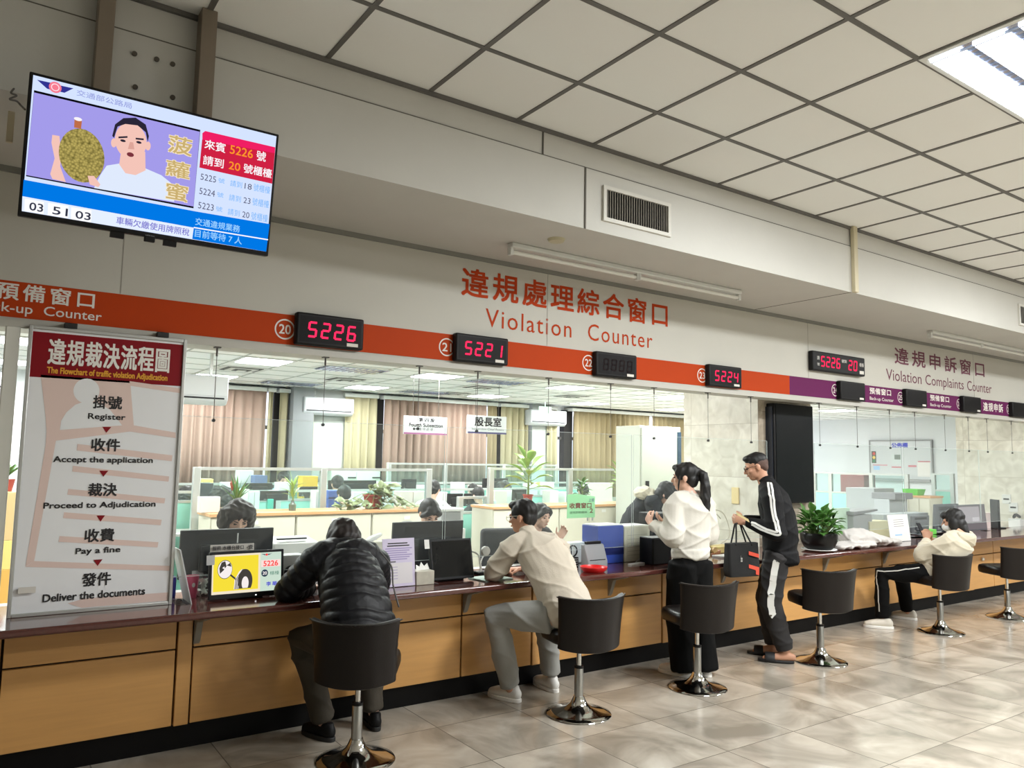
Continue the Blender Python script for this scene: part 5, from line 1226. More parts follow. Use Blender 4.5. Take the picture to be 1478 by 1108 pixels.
# lilac notice
M_lil = mat('lilac_paper', (206, 198, 222), 0.6); M_lilt = mat('lilac_print', (150, 136, 186), 0.6); M_greyt = mat('grey_print', (110, 106, 112), 0.6)
def notice(px0, py0, px1, py1, Y, label, m, base=CT, fill=None, tilt=0.12):
    x0, x1, z0, z1 = pb(px0, py0, px1, py1, Y); h_ = z1-base; w_ = x1-x0
    up = Vector((0, tilt, 1)).normalized(); n = Vector((0, -up.z, up.y)); o = Vector((x0, Y, base+0.004))
    t = thing('notice_stand', ((x0+x1)/2, Y, base), label, 'notice')
    part('sheet', MB().obox(o+Vector((w_/2,0,0))+up*h_/2, (1,0,0), up, n, (w_/2, h_/2, 0.003)), m, t, smooth=0)
    part('foot', MB().box(x0, x1, Y, Y+0.10, base, base+0.004), M_gl, t, smooth=0)
    F = Face(o+n*0.003, (1,0,0), up, 0.0005)
    if fill: fill(F, w_, h_)
    F.flush(t); return t
def lilac(F, w_, h_):
    for k in range(2): F.rect('heading', M_ink, w_*(.16-.02*k), w_*(.78+.06*k), h_*(.885-.05*k), h_*(.91-.05*k), 1)
    for k in range(6): F.rect('print', M_lilt, w_*.08, w_*(.92-.08*(k%3)), h_*(.78-.045*k), h_*(.80-.045*k), 1)
    F.rect('heading', M_greyt, w_*.06, w_*.40, h_*.50, h_*.53, 1); F.rect('print', mat('lilac_panel', (216, 212, 216), 0.6), w_*.06, w_*.92, h_*.06, h_*.49, 1)
    for k in range(5): F.rect('print', M_lilt, w_*.14, w_*.45, h_*(.40-.06*k), h_*(.41-.06*k), 2)
notice(554, 778, 600, 851, 4.55, 'lilac paper notice standing on the worktop right of the person in puffer jacket', M_lil, fill=lilac)
x0, x1, z0, z1 = pb(601, 822, 627, 846, 4.54)
t = thing('tissue_box', ((x0+x1)/2, 4.60, CT), 'clear tissue box with white tissues beside the lilac notice', 'tissue box')
part('box', MB().box(x0, x1, 4.54, 4.66, CT, CT+0.09), mat('tissue_pack', (186, 182, 168), 0.4, var=0.15, scale=30), t, bevel=0.004)
mb = MB()
for k, (dx, dz) in enumerate(((-.02,.02),(0,.035),(.025,.025),(.01,.015))): mb.prism([((x0+x1)/2+dx-.03, 4.58+.01*k, CT+.088), ((x0+x1)/2+dx+.035, 4.6, CT+.09), ((x0+x1)/2+dx*2, 4.6+.006*k, CT+.10+dz)], (0.006, 0.012, 0.004))
part('tissue', mb, M_paper, t, smooth=0)
# microphone
q = P(700, 795, 4.86); b = P(690, 832, 4.74)
t = thing('desk_microphone', (b.x+0.05, 4.78, CT), 'gooseneck microphone with round grey head beside the left arm of the man in cream sweater', 'microphone')
part('base', MB().box(b.x+0.0, b.x+0.10, 4.72, 4.82, CT, CT+0.02), M_dk, t, bevel=0.005)
part('gooseneck', MB().bez([(b.x+0.05, 4.77, CT+0.02), (b.x+0.06, 4.80, CT+0.08), (q.x-0.01, 4.86, q.z-0.03)], 0.005), M_pw, t)
part('head', MB().cyl((q.x, 4.84, q.z), (q.x, 4.87, q.z), 0.036, n=24), mat('mic_grey', (178, 176, 172), 0.5, 0.3), t, bevel=0.006)
part('cable', MB().bez([(P(679, 795, 4.8).x, 4.8, P(679, 795, 4.8).z), (P(688, 800, 4.8).x, 4.78, P(688, 800, 4.8).z), (b.x+0.03, 4.76, CT+0.05), (b.x+0.02, 4.74, CT+0.006)], 0.006), M_pw, t)
lay('paper_sheets', MB().obox((P(700, 832, 4.6).x+0.02, 4.56, CT+0.004), (1, 0.1, 0), (-0.1, 1, 0), (0, 0, 1), (0.12, 0.10, 0.004)), mat('sheet_green', (190, 214, 204), 0.6), 'pale green papers on the worktop by the left elbow of the man in cream sweater', 'paper')
# right of the man in cream sweater
x0, x1, z0, z1 = pb(848, 786, 876, 812, 4.61)
t = thing('money_counter', ((x0+x1)/2, 4.62, CT), 'black and grey banknote counting machine on the worktop', 'machine')
part('casing', MB().prism([(x0, 4.60, CT), (x0, 4.69, CT), (x0, 4.69, z1), (x0, 4.65, z1), (x0, 4.60, CT+0.05)], (x1-x0, 0, 0)), mat('machine_grey', (150, 154, 158), 0.4), t, bevel=0.006)
part('hopper', MB().box(x0+0.03, x1-0.02, 4.655, 4.685, z1-0.01, z1+0.022), M_dk, t, bevel=0.004); part('control_panel', MB().obox(((x0+x1)/2+0.0, 4.622, CT+0.085), (1,0,0), (0,0.5,0.86), (0,-0.86,0.5), ((x1-x0)*0.40, 0.032, 0.004)), M_dk, t)
x = P(829, 805, 4.74).x
t = thing('pen_holder', (x, 4.76, CT), 'patterned black and white pen holder right of the man in cream sweater', 'holder')
part('box', MB().box(x-0.035, x+0.035, 4.73, 4.79, CT, CT+0.075), M_blk, t, bevel=0.003)
F = Face((x-0.035, 4.729, CT), (1,0,0), (0,0,1)); 
for i in range(4):
    for j in range(4): F.rect('pattern', M_lbl, 0.006+0.016*i, 0.014+0.016*i, 0.008+0.017*j, 0.016+0.017*j, 1)
F.flush(t)
mb = MB(); 
mb.tube([(x+0.042*math.cos(a), 4.76, CT+0.12+0.042*math.sin(a)) for a in [2*math.pi*i/24 for i in range(25)]], [0.006]*25, n=8, cap=0); part('ring', mb, M_dk, t)
for k, m_ in enumerate((mat('pen_red', (190, 30, 40), 0.4), M_dk, M_pw)): part('pen', MB().cyl((x-0.02+0.018*k, 4.77, CT+0.01), (x-0.035+0.03*k, 4.775, CT+0.15), 0.0045, n=8), m_, t)
q = P(857, 812, 4.47)
lay('round_tray', MB().lathe([(0.0, 0.0), (0.075, 0.0), (0.098, 0.022), (0.103, 0.04), (0.098, 0.04), (0.09, 0.022), (0.07, 0.008), (0.0, 0.008)], (q.x, 4.47, CT), 40), mat('tray_red', (214, 34, 36), 0.3), 'round red plastic tray on the worktop', 'tray')
x0, x1, z0, z1 = pb(808, 782, 842, 806, 4.95)
lay('till', MB().box(x0, x1, 4.90, 5.0, CT, z1), mat('till_white', (206, 210, 212), 0.45), 'white card terminal beside the banknote counting machine', 'machine', bevel=0.008)
def binders(px0, py0, px1, py1, Y, m, label, fm=None):
    x0, x1, z0, z1 = pb(px0, py0, px1, py1, Y); t = thing('file_box', ((x0+x1)/2, Y+0.1, CT), label, 'file box')
    part('shell', MB().box(x0, x1, Y, Y+0.20, CT, z1-0.008), m, t, bevel=0.005); part('papers', MB().box(x0+0.006, x1-0.006, Y+0.01, Y+0.19, z1-0.008, z1), M_paper, t, smooth=0)
    F = Face((x0, Y-0.0005, CT), (1,0,0), (0,0,1)); W, H = x1-x0, z1-CT
    if fm:
        for k in range(6): F.rect('printed_form', fm, W*.12, W*.88, H*(.18+.11*k), H*(.18+.11*k)+0.003, 1)
        F.rect('printed_form', fm, W*.12, W*.125, H*.12, H*.9, 1); F.rect('printed_form', fm, W*.875, W*.88, H*.12, H*.9, 1)
    else: F.rect('index_label', mat('blue_dark', (22, 34, 96), 0.4), W*.0, W, H*.22, H*.42, 1)
    F.flush(t); return t
binders(863, 757, 900, 806, 4.76, mat('file_blue', (48, 72, 158), 0.35), 'blue plastic file box on the worktop')
binders(901, 758, 938, 808, 4.76, mat('file_beige', (200, 196, 180), 0.5), 'beige file box with printed grid beside the blue one', mat('form_line', (150, 146, 134), 0.7))
q = PZ(915, 812, CT)
mb = MB(); mb.obox((q.x-0.05, 4.62, CT+0.006), (1, 0.2, 0), (-0.2, 1, 0), (0,0,1), (0.09, 0.02, 0.005)); mb.obox((q.x+0.08, 4.66, CT+0.008), (1, -0.1, 0), (0.1, 1, 0), (0,0,1), (0.035, 0.018, 0.008))
lay('paper_strip', mb, M_paper, 'white paper strip and clip before the beige file box', 'paper')
lay('cable', MB().bez([(q.x+0.02, 4.70, CT+0.005), (q.x+0.06, 4.69, CT+0.03), (q.x+0.12, 4.70, CT+0.01), (q.x+0.2, 4.69, CT+0.03), (q.x+0.26, 4.72, CT+0.006)], 0.004), M_pw, 'thin white cable curling on the worktop beside the black speaker', 'cable')
x0, x1, z0, z1 = pb(943, 778, 968, 818, 4.52)
t = thing('loudspeaker', ((x0+x1)/2, 4.6, CT), 'black cloth fronted loudspeaker on the worktop left of the ponytailed woman', 'speaker')
part('cabinet', MB().box(x0, x1, 4.53, 4.68, CT, z1+0.01), M_blk, t, bevel=0.006); part('cloth_front', MB().box(x0+0.008, x1-0.008, 4.522, 4.53, CT+0.008, z1), mat('speaker_cloth', (20, 20, 21), 0.95), t, smooth=0); part('top_panel', MB().box(x0+0.004, x1-0.004, 4.535, 4.675, z1+0.010, z1+0.013), M_pg, t, smooth=0)
x0, x1, z0, z1 = pb(943, 740, 970, 830, 4.84)
t = thing('computer_tower', ((x0+x1)/2, 4.93, CT), 'black computer tower with small pale emblem behind the ponytailed woman', 'computer')
part('case', MB().box(x0, x1, 4.84, 5.02, CT, z1), M_dk, t, bevel=0.006); F = Face((x0, 4.8395, CT), (1,0,0), (0,0,1)); W, H = x1-x0, z1-CT
F.rect('trim', M_pg, 0.005, W-0.005, H*.985, H*.995, 1); F.poly('emblem', M_lbl, [(W*.30,H*.50),(W*.45,H*.56),(W*.42,H*.50),(W*.34,H*.40)], 1); F.flush(t)
# between woman and man: thin monitor, papers, cables
x0, x1, z0, z1 = pb(1018, 764, 1034, 786, 4.90)
t = thing('monitor', (x0, 4.98, CT), 'small dark monitor seen edge on between ponytailed woman and tracksuit man', 'monitor')
part('casing', MB().prism([(x0, 4.90, CT+0.02), (x0+0.14, 5.0, CT+0.02), (x0+0.10, 5.0, z1+0.02)], (0.012, -0.012, 0)), M_dk, t); part('foot', MB().box(x0+0.0, x0+0.14, 4.9, 5.0, CT, CT+0.014), M_dk, t, bevel=0.004)
q = PZ(1042, 800, CT)
lay('paper_stack', MB().obox((q.x-0.05, 4.58, CT+0.008), (1, 0.1, 0), (-0.1, 1, 0), (0,0,1), (0.17, 0.10, 0.008)), M_paper, 'white paper stack on the worktop left of the black tote bag', 'paper', bevel=0.002)
lay('form_tray', MB().box(q.x+0.02, q.x+0.26, 4.80, 4.96, CT, CT+0.06), mat('tray_straw', (206, 186, 120), 0.5), 'straw coloured tray behind the white paper stack', 'tray', bevel=0.006)
t = thing('tape_dispenser', (q.x-0.12, 4.72, CT), 'small brown tape dispenser on the worktop right of the ponytailed woman', 'dispenser')
part('body', MB().prism([(q.x-0.16, 4.70, CT), (q.x-0.07, 4.70, CT), (q.x-0.06, 4.70, CT+0.05), (q.x-0.10, 4.70, CT+0.035), (q.x-0.16, 4.70, CT+0.02)], (0, 0.035, 0)), mat('dispenser_brown', (150, 98, 60), 0.5), t, bevel=0.003)
part('roll', MB().cyl((q.x-0.125, 4.708, CT+0.045), (q.x-0.125, 4.727, CT+0.045), 0.03, n=20), mat('tape', (206, 170, 110), 0.4), t)
lay('cable', MB().bez([P(1040, 748, 4.95), P(1030, 736, 4.95), P(1045, 742, 4.95), P(1052, 775, 4.95), (q.x+0.05, 4.97, CT+0.01)], 0.004), mat('cable_beige', (196, 188, 170), 0.5), 'pale cable hanging before the marble pillar', 'cable')
# wall plates on the pillar side
for px_, py_, lb in ((1062, 715, 'cream power socket on the side of the first marble pillar'),):
    q = PX(px_, py_, 6.57); lay('wall_socket', MB().box(6.555, 6.57, q.y-0.045, q.y+0.045, q.z-0.085, q.z+0.085), mat('socket_cream', (222, 202, 150), 0.5), lb, 'socket', bevel=0.003)
for px_, py_, lb in ((1453, 720, 'switch plate on the second marble pillar, left of two'), (1463, 732, 'switch plate on the second marble pillar, right of two')):
    q = PX(px_, py_, 12.8); lay('wall_socket', MB().box(12.785, 12.8, q.y-0.06, q.y+0.06, q.z-0.07, q.z+0.07).box(12.78, 12.785, q.y-0.04, q.y+0.04, q.z-0.012, q.z+0.012, 1), [M_pw, M_dk], lb, 'socket', bevel=0.003)
# paper and tote bag with the man in tracksuit
o = MB().obox(P(1072, 746, 4.16), (0.5, -0.6, -0.45), (0.6, 0.6, 0.2), (0.3, -0.3, 0.9), (0.055, 0.04, 0.0015)).build('folded_slip', mat('slip_kraft', (196, 178, 128), 0.7)); tag(o, 'folded yellowish slip held by the man in tracksuit', 'paper')
c = Vector((5.215, 4.19, 0)); bx = unit((0.78, -0.62, 0)); by = unit((0.62, 0.78, 0))
bx, by = unit((0.62, -0.78, 0)), unit((0.78, 0.62, 0))
bx = unit((0.93, -0.36, 0)); by = unit((0.36, 0.93, 0))
t = thing('tote_bag', (c.x, c.y, 0.69), 'black tote bag with red bars hanging from the hand of the man in tracksuit', 'bag')
M_tote = mat('tote_black', (15, 15, 16), 0.75, var=0.12, scale=18, bump=0.2, bscale=22)
mb = MB(); vs = []; Z0, Z1 = 0.70, 0.965
for z, a, b in ((Z0, 0.135, 0.055), (Z0+0.05, 0.142, 0.06), (Z0+0.15, 0.14, 0.05), (Z1, 0.14, 0.04)):
    ring_ = [c+bx*x+by*y+Vector((0,0,z+0.004*math.sin(9*x))) for x, y in rrect(a, b, 0.025, 4)]; vs += ring_
n = len(vs)//4; fs = [(j*n+i, j*n+(i+1)%n, (j+1)*n+(i+1)%n, (j+1)*n+i) for j in range(3) for i in range(n)]+[tuple(range(n-1,-1,-1)), tuple(3*n+i for i in range(n))]
part('bag_body', mb.add(vs, fs), M_tote, t, smooth=50)
hp = J4['wL']+Vector(J4['hL'][0])*0.07
for sy in (-1, 1):
    e1, e2 = c+bx*-0.07+by*(0.042*sy)+Vector((0,0,0.955)), c+bx*0.07+by*(0.042*sy)+Vector((0,0,0.955)); pk = hp+Vector((0,0,-0.03))+by*0.01*sy
    part('strap', MB().bez([e1, lerp(e1, pk, 0.55)+bx*-0.012, pk+bx*-0.02, pk+bx*0.02, lerp(e2, pk, 0.55)+bx*0.012, e2], 0.007), M_tote, t)
F = Face(c-by*0.062+bx*-0.14+Vector((0,0,Z0)), bx, (0,0,1), 0.001)
M_bar = mat('bar_red', (206, 74, 52), 0.6)
F.poly('red_bar', M_bar, [(0.17, 0.205), (0.262, 0.18), (0.262, 0.15), (0.17, 0.175)], 2); F.poly('red_bar', M_bar, [(0.17, 0.10), (0.262, 0.075), (0.262, 0.012), (0.232, 0.018), (0.232, 0.052), (0.17, 0.07)], 2); F.flush(t)
F.text('lettering', M_lbl, 'bao', 0.098, 0.112, 0.12, 0.17, 2); F.flush(t)

# black screen on the pillar, in its cabinet
x0, x1 = 6.70, 7.37
t = thing('wall_display', ((x0+x1)/2, 5.0, 1.21), 'large switched off black display screen mounted on the first marble pillar', 'screen')
part('cabinet', MB().box(x0, x1, 4.955, 5.049, 1.21, 2.235), M_blk, t, bevel=0.008); part('screen', MB().box(x0+0.03, x1-0.015, 4.951, 4.955, 1.23, 2.215), mat('display_glass', (12, 15, 17), 0.35, spec=0.2), t, smooth=0)
part('side_trim', MB().box(x0-0.012, x0, 4.97, 5.049, 1.25, 2.2), mat('blue_black', (28, 34, 46), 0.4), t, smooth=0)

# ---------------------------------------------------------------- pot plants
M_leaf = mat('leaf_green', (70, 116, 48), 0.4, var=0.3, scale=9); M_leaf2 = mat('leaf_light', (138, 168, 84), 0.4, var=0.3, scale=14); M_leafv = mat('leaf_variegated', (128, 140, 100), 0.5, var=0.5, scale=45); M_stem = mat('stem_green', (110, 132, 74), 0.5)
M_pot = mat('pot_terracotta', (150, 62, 52), 0.6, var=0.1); M_soil = mat('soil', (56, 44, 34), 0.95, var=0.3, scale=60)
def leaf(mb, base, d, L, w_, droop=0.4, fold=0.15, mi=0, up=(0,0,1)):
    """one pointed blade with a midrib fold, bending down towards the tip"""
    b = Vector(base); d = unit(d); u = Vector(up); s_ = d.cross(u)
    if s_.length < 1e-3: s_ = Vector((1,0,0))
    s_.normalize(); nn = s_.cross(d); vs = []; p = b.copy(); dd = d.copy()
    prof = (0.12, 0.62, 0.95, 1.0, 0.78, 0.42, 0.03)
    for i, q in enumerate(prof):
        t_ = i/(len(prof)-1); h = w_*q/2
        nn = s_.cross(dd)
        vs += [p-s_*h+nn*h*fold*2, p.copy(), p+s_*h+nn*h*fold*2]
        p = p+dd*(L/(len(prof)-1)); dd = (dd-u*(droop/(len(prof)-1))).normalized()
    fs = []
    for i in range(len(prof)-1):
        a = i*3; fs += [(a, a+1, a+4, a+3), (a+1, a+2, a+5, a+4)]
    mb.add(vs, fs, mi)
def leaf_obj(name, t, specs, m, thick=0.0016):
    """every leaf its own part"""
    for s_ in specs:
        mb = MB(); leaf(mb, *s_[:4], **(s_[4] if len(s_) > 4 else {})); o = part(name, mb, m, t, smooth=60)
        so = o.modifiers.new('thickness', 'SOLIDIFY'); so.thickness = thick; so.offset = 0
def pot_round(t, c, r0, r1, h_, m, lip=0.006):
    part('pot', MB().lathe([(0.0, 0.0), (r0, 0.0), (r1-0.004, h_*0.86), (r1+lip, h_*0.88), (r1+lip, h_), (r1-0.004, h_), (r1-0.008, h_*0.9)], c, 28), m, t, smooth=45)
    part('soil', MB().lathe([(r1-0.008, h_*0.9), (0.0, h_*0.92)], c, 24), M_soil, t)
rr = random.Random(11)
# big pothos on the worktop
q = P(1182, 780, 4.50); c = (q.x, 4.50, CT+0.02)
t = thing('pot_plant', (c[0], c[1], CT), 'bushy green plant in a big black bowl on the worktop', 'plant')
part('saucer', MB().lathe([(0.0, 0.0), (0.12, 0.0), (0.165, 0.018), (0.162, 0.022), (0.118, 0.006), (0, 0.006)], (c[0], c[1], CT), 36), M_pw, t)
part('pot', MB().lathe([(0.0, 0.0), (0.10, 0.0), (0.14, 0.03), (0.168, 0.09), (0.175, 0.15), (0.168, 0.165), (0.158, 0.165), (0.15, 0.14), (0.0, 0.14)], (c[0], c[1], CT+0.008), 40), mat('pot_black', (16, 15, 15), 0.3, spec=0.3), t, smooth=60)
mb = MB(); sp = []
for k in range(95):
    a = rr.uniform(0, 6.283); el = rr.uniform(0.1, 1.35); r = rr.uniform(0.03, 0.13); hgt = rr.uniform(0.0, 0.15)*(0.5+el*0.5)
    b = Vector((c[0]+r*math.cos(a), c[1]+r*math.sin(a), c[2]+0.14+hgt)); d = Vector((math.cos(a)*math.cos(el), math.sin(a)*math.cos(el), math.sin(el)*0.8))
    sp.append((b+d*0.05, d, rr.uniform(0.085, 0.125), rr.uniform(0.065, 0.09), dict(droop=rr.uniform(0.5, 1.3))))
    mb.cyl((c[0]+r*0.5*math.cos(a), c[1]+r*0.5*math.sin(a), c[2]+0.12), tuple(b+d*0.055), 0.003, n=5)
part('stems', mb, M_stem, t); leaf_obj('leaf', t, sp, M_leaf)
PI = math.pi
# ================================================================= the office behind
# low drawer and door cabinets with timber tops
M_top = mat('beech_top', (206, 158, 112), 0.4, var=0.08, stretch=(1, 8, 8)); M_cabd = mat('cabinet_gap', (120, 116, 104), 0.6)
CY, CYB, CH = 7.45, 7.92, 1.065
CABG = 'beige cabinets under the timber tops'
def cab(x0, x1, kind, label):
    t = thing('cabinet', ((x0+x1)/2, CY+0.2, 0), label, 'cabinet', CABG)
    part('carcass', MB().box(x0+0.004, x1-0.004, CY+0.018, CYB, 0, CH-0.03), M_beige, t, smooth=0)
    if kind == 'drawers':
        for k in range(3):
            z1 = CH-0.045-0.335*k; d = part('drawer', MB().box(x0+0.012, x1-0.012, CY, CY+0.018, z1-0.325, z1), M_beige, t, bevel=0.003)
            MB().box((x0+x1)/2-0.055, (x0+x1)/2+0.055, CY-0.012, CY, z1-0.10, z1-0.08).build('handle', M_pg, d, bevel=0.003)
            MB().box((x0+x1)/2-0.035, (x0+x1)/2+0.035, CY-0.003, CY, z1-0.065, z1-0.03).build('label_holder', M_lbl, d, smooth=0)
    else:
        xm = (x0+x1)/2
        for a, b, hx in ((x0+0.012, xm-0.003, xm-0.04), (xm+0.003, x1-0.012, xm+0.04)):
            d = part('door', MB().box(a, b, CY, CY+0.018, 0.03, CH-0.045), M_beige, t, bevel=0.003)
            MB().box(hx-0.008, hx+0.008, CY-0.014, CY, CH-0.20, CH-0.12).build('handle', M_pg, d, bevel=0.003)
            MB().box((a+b)/2-0.04, (a+b)/2+0.03, CY-0.003, CY, CH-0.10, CH-0.065).build('label_holder', M_lbl, d, smooth=0)
xs = [P(304, 745, CY).x]; w_ = P(427, 760, CY).x-xs[0]
for k in range(3): cab(xs[0]+w_*k, xs[0]+w_*(k+1), 'drawers', 'beige drawer cabinet behind the counter, ' + ('first from the left, behind the curly haired clerk', 'second, behind the person in puffer jacket', 'third, behind the clerk with tied hair')[k])
tag(MB().box(xs[0]-0.01, xs[0]+w_*3+0.01, CY-0.012, CYB+0.01, CH-0.03, CH).build('timber_worktop', M_top, bevel=0.003), 'long timber top over the left row of drawer cabinets', 'counter top')
xc = P(712, 740, CY).x; w2 = P(815, 770, CY).x-xc
for k in range(3): cab(xc+w2*k*0.92, xc+w2*(k+1)*0.92, 'doors', 'beige two door cabinet behind the counter, ' + ('behind the man in cream sweater', 'behind the green paper sign', 'beside the tall white locker')[k])
tag(MB().box(xc-0.01, xc+w2*2.76+0.01, CY-0.012, CYB+0.01, CH-0.03, CH).build('timber_worktop', M_top, bevel=0.003), 'long timber top over the right row of door cabinets', 'counter top')
# tall white locker beside the pillar
a = P(925, 640, 6.9); b = P(979, 640, 6.9)
t = thing('locker', ((a.x+b.x)/2, 7.1, 0), 'tall pale locker standing left of the first marble pillar', 'locker')
zt = P(950, 615, 6.9).z
part('case', MB().box(a.x, b.x+0.06, 6.92, 7.35, 0, zt), mat('locker_pale', (190, 195, 186), 0.4), t, bevel=0.005); part('door', MB().box(a.x+0.02, b.x-0.03, 6.90, 6.92, 0.05, zt-0.02), MATS['locker_pale'], t, bevel=0.004)
part('edge_strip', MB().box(b.x, b.x+0.06, 6.905, 6.92, 0.05, zt-0.06), mat('strip_blue', (44, 66, 84), 0.5), t, smooth=0)
q = P(934, 698, 6.9); part('latch', MB().box(q.x-0.03, q.x+0.03, 6.89, 6.90, q.z-0.035, q.z+0.035), M_blk, t, bevel=0.003)
# glass partitions
M_mint = mat('mint_panel', (140, 200, 186), 0.6, var=0.03); M_pgl = glass('partition_glass', (240, 252, 250), 0.06, 0.035)
def partition(xs, Y, z0, zm, z1, label, along='x', fx=0):
    """framed screen: mint below zm, glass above"""
    t = thing('office_partition', ((xs[0]+xs[-1])/2 if along == 'x' else fx, Y if along == 'x' else (xs[0]+xs[-1])/2, 0), label, 'partition', 'mint and glass partitions in the office')
    f = (lambda a, b, c, d, e, g: MB().box(a, b, Y+c, Y+d, e, g)) if along == 'x' else (lambda a, b, c, d, e, g: MB().box(fx+c, fx+d, a, b, e, g))
    for i, x in enumerate(xs): part('post', f(x-0.035, x+0.035, -0.03, 0.03, 0, z1), M_alu, t, bevel=0.006)
    for x0, x1 in zip(xs[:-1], xs[1:]):
        part('panel', f(x0+0.03, x1-0.03, -0.022, 0.022, z0, zm), M_mint, t, smooth=0)
        part('glass_pane', f(x0+0.03, x1-0.03, -0.004, 0.004, zm+0.03, z1-0.03), M_pgl, t, smooth=0)
        part('rail', f(x0+0.03, x1-0.03, -0.026, 0.026, zm, zm+0.03), M_alu, t, smooth=0); part('rail', f(x0+0.03, x1-0.03, -0.028, 0.028, z1-0.03, z1), M_alu, t, smooth=0)
    return t
YP = 8.02
Xp = lambda px, py=700, Y=YP: P(px, py, Y).x
zt = P(450, 675, YP).z
partition([Xp(283), Xp(466), Xp(618)], YP, 0.02, 0.95, zt, 'glass topped partition behind the left drawer cabinets')
partition([Xp(708), Xp(822), Xp(922)], YP, 0.02, 0.95, P(760, 675, YP).z, 'glass topped partition behind the right door cabinets')
partition([Xp(664, 720, 8.18), Xp(702, 720, 8.18)], 8.18, 0.02, P(680, 741, 8.18).z, P(680, 716, 8.18).z, 'small low mint partition in the aisle between the two cabinet rows')
partition([0.6, 2.6, 4.6, 6.6, 8.6], 9.62, 0.02, 1.04, 1.18, 'long low mint partition of the nearer desk row')
partition([0.6, 2.9, 5.0, 7.2, 9.2], 11.0, 0.02, 1.10, 1.22, 'long low mint partition of the farther desk row')
partition([5.55, 6.6, 7.8, 9.0], 11.5, 0.02, 1.12, 1.52, 'tall glass partition before the tan curtains')
# desks
for x0, x1, y0, lb in ((0.8, 4.98, 8.95, 'office desk in the nearer row, left of the aisle'), (5.1, 8.4, 8.95, 'office desk in the nearer row, right of the aisle'), (0.8, 4.9, 10.33, 'office desk in the farther row, left half'), (5.1, 9.0, 10.33, 'office desk in the farther row, right half'), (0.8, 11.0, 11.05, 'office desk along the curtains')):
    t = thing('office_desk', ((x0+x1)/2, y0+0.35, 0), lb, 'desk', 'office desks behind the partitions')
    part('desktop', MB().box(x0, x1, y0, y0+(0.35 if y0 > 11 else 0.6), 0.72, 0.75), MATS['desk_grey'], t, bevel=0.004)
    for x in (x0+0.05, x1-0.09): part('side_panel', MB().box(x, x+0.04, y0+0.05, y0+(0.3 if y0 > 11 else 0.55), 0, 0.72), M_beige, t, smooth=0)
D1, D2 = 8.8, 10.25
def bm(px0, py0, px1, py1, Y, where): monitor(px0, py0, px1, py1, Y, 0.75, 'small office monitor ' + where, 'back', 'monitors on the office desks')
bm(354, 697, 393, 712, 10.3, 'before the man in pale blue shirt'); bm(432, 702, 458, 716, 10.3, 'behind the glass bottle plant'); bm(474, 693, 543, 707, 10.4, 'wide one above the trailing red pot')
bm(580, 691, 601, 706, 10.4, 'behind the right post of the left partition'); bm(697, 690, 733, 704, 10.4, 'right of the desk with the blue fan'); bm(375, 708, 416, 722, 9.1, 'nearer one beside the white mesh cups')
bm(646, 712, 668, 730, 9.1, 'left of two behind the small mint partition'); bm(670, 712, 691, 730, 9.1, 'right of two behind the small mint partition')
bm(740, 706, 760, 722, 9.1, 'behind the tall plant in red pot')
def bx_(name, px0, py0, px1, py1, Y, col, lb, cat, dep=0.2, group=None, base=0.75, m=None):
    return pbox(name, px0, py0, px1, py1, Y, dep, m or mat('office_item_%d_%d_%d' % col, col, 0.6), lb, cat, group, base)
bx_('printer', 289, 697, 308, 708, 9.0, (48, 54, 62), 'dark grey printer behind the left partition beside the sign board', 'printer')
bx_('storage_box', 289, 707, 305, 718, 9.02, (222, 224, 224), 'white box under the dark grey printer', 'box', base=0.75)
bx_('folder_stack', 291, 691, 308, 698, 9.3, (222, 196, 120), 'yellow folders lying behind the dark grey printer', 'folders', base=1.24-0.49)
bx_('tissue_carton', 289, 717, 318, 731, 7.62, (222, 214, 208), 'pale patterned carton on the left timber top', 'box', 0.12, base=CH)
for k, (p0, p1) in enumerate(((360, 367), (368, 375))): bx_('pen_cup', p0, 709, p1, 724, 9.05, (226, 228, 228), 'white mesh pen cup behind the left partition, %s of two' % ('left', 'right')[k], 'cup', 0.07)
bx_('drinking_cup', 387, 720, 395, 727, 9.05, (70, 190, 170), 'teal cup beside the white mesh pen cups', 'cup', 0.07)
bx_('document_tray', 368, 686, 386, 696, 10.9, (92, 108, 150), 'blue grey bag behind the monitor of the man in pale blue shirt', 'bag')
bx_('paper_stack', 345, 679, 366, 694, 11.1, (230, 228, 226), 'white papers left of the man in pale blue shirt', 'papers')
bx_('folder_stack', 437, 687, 459, 697, 10.6, (226, 178, 40), 'bright yellow folder right of the man in pale blue shirt', 'folders')
bx_('file_crate', 474, 708, 493, 716, 9.05, (60, 84, 160), 'blue plastic crate behind the glass bottle plant, upper of two', 'crate', base=1.09); bx_('file_crate', 474, 717, 493, 726, 9.05, (52, 76, 152), 'blue plastic crate behind the glass bottle plant, lower of two', 'crate')
bx_('document_box', 578, 709, 596, 723, 9.05, (226, 200, 196), 'pale pink box behind the red pot, left of two', 'box'); bx_('document_box', 597, 709, 615, 723, 9.05, (232, 214, 208), 'pale pink box behind the red pot, right of two', 'box')
bx_('document_box', 713, 708, 732, 722, 9.05, (230, 206, 200), 'pale pink box behind the right partition post', 'box')
bx_('folder_stack', 905, 684, 921, 694, 11.1, (224, 186, 104), 'yellow folders left of the tall pale locker', 'folders'); bx_('paper_stack', 850, 697, 884, 712, 9.1, (222, 214, 200), 'mixed papers behind the two small pot plants', 'papers')
bx_('paper_stack', 700, 722, 716, 760, 8.7, (226, 228, 228), 'white crumpled bags beside the small mint partition', 'bag')
ORD = ('first', 'second', 'third', 'fourth', 'fifth', 'sixth', 'seventh', 'eighth', 'ninth', 'tenth', 'eleventh', 'twelfth')
r2 = random.Random(21)
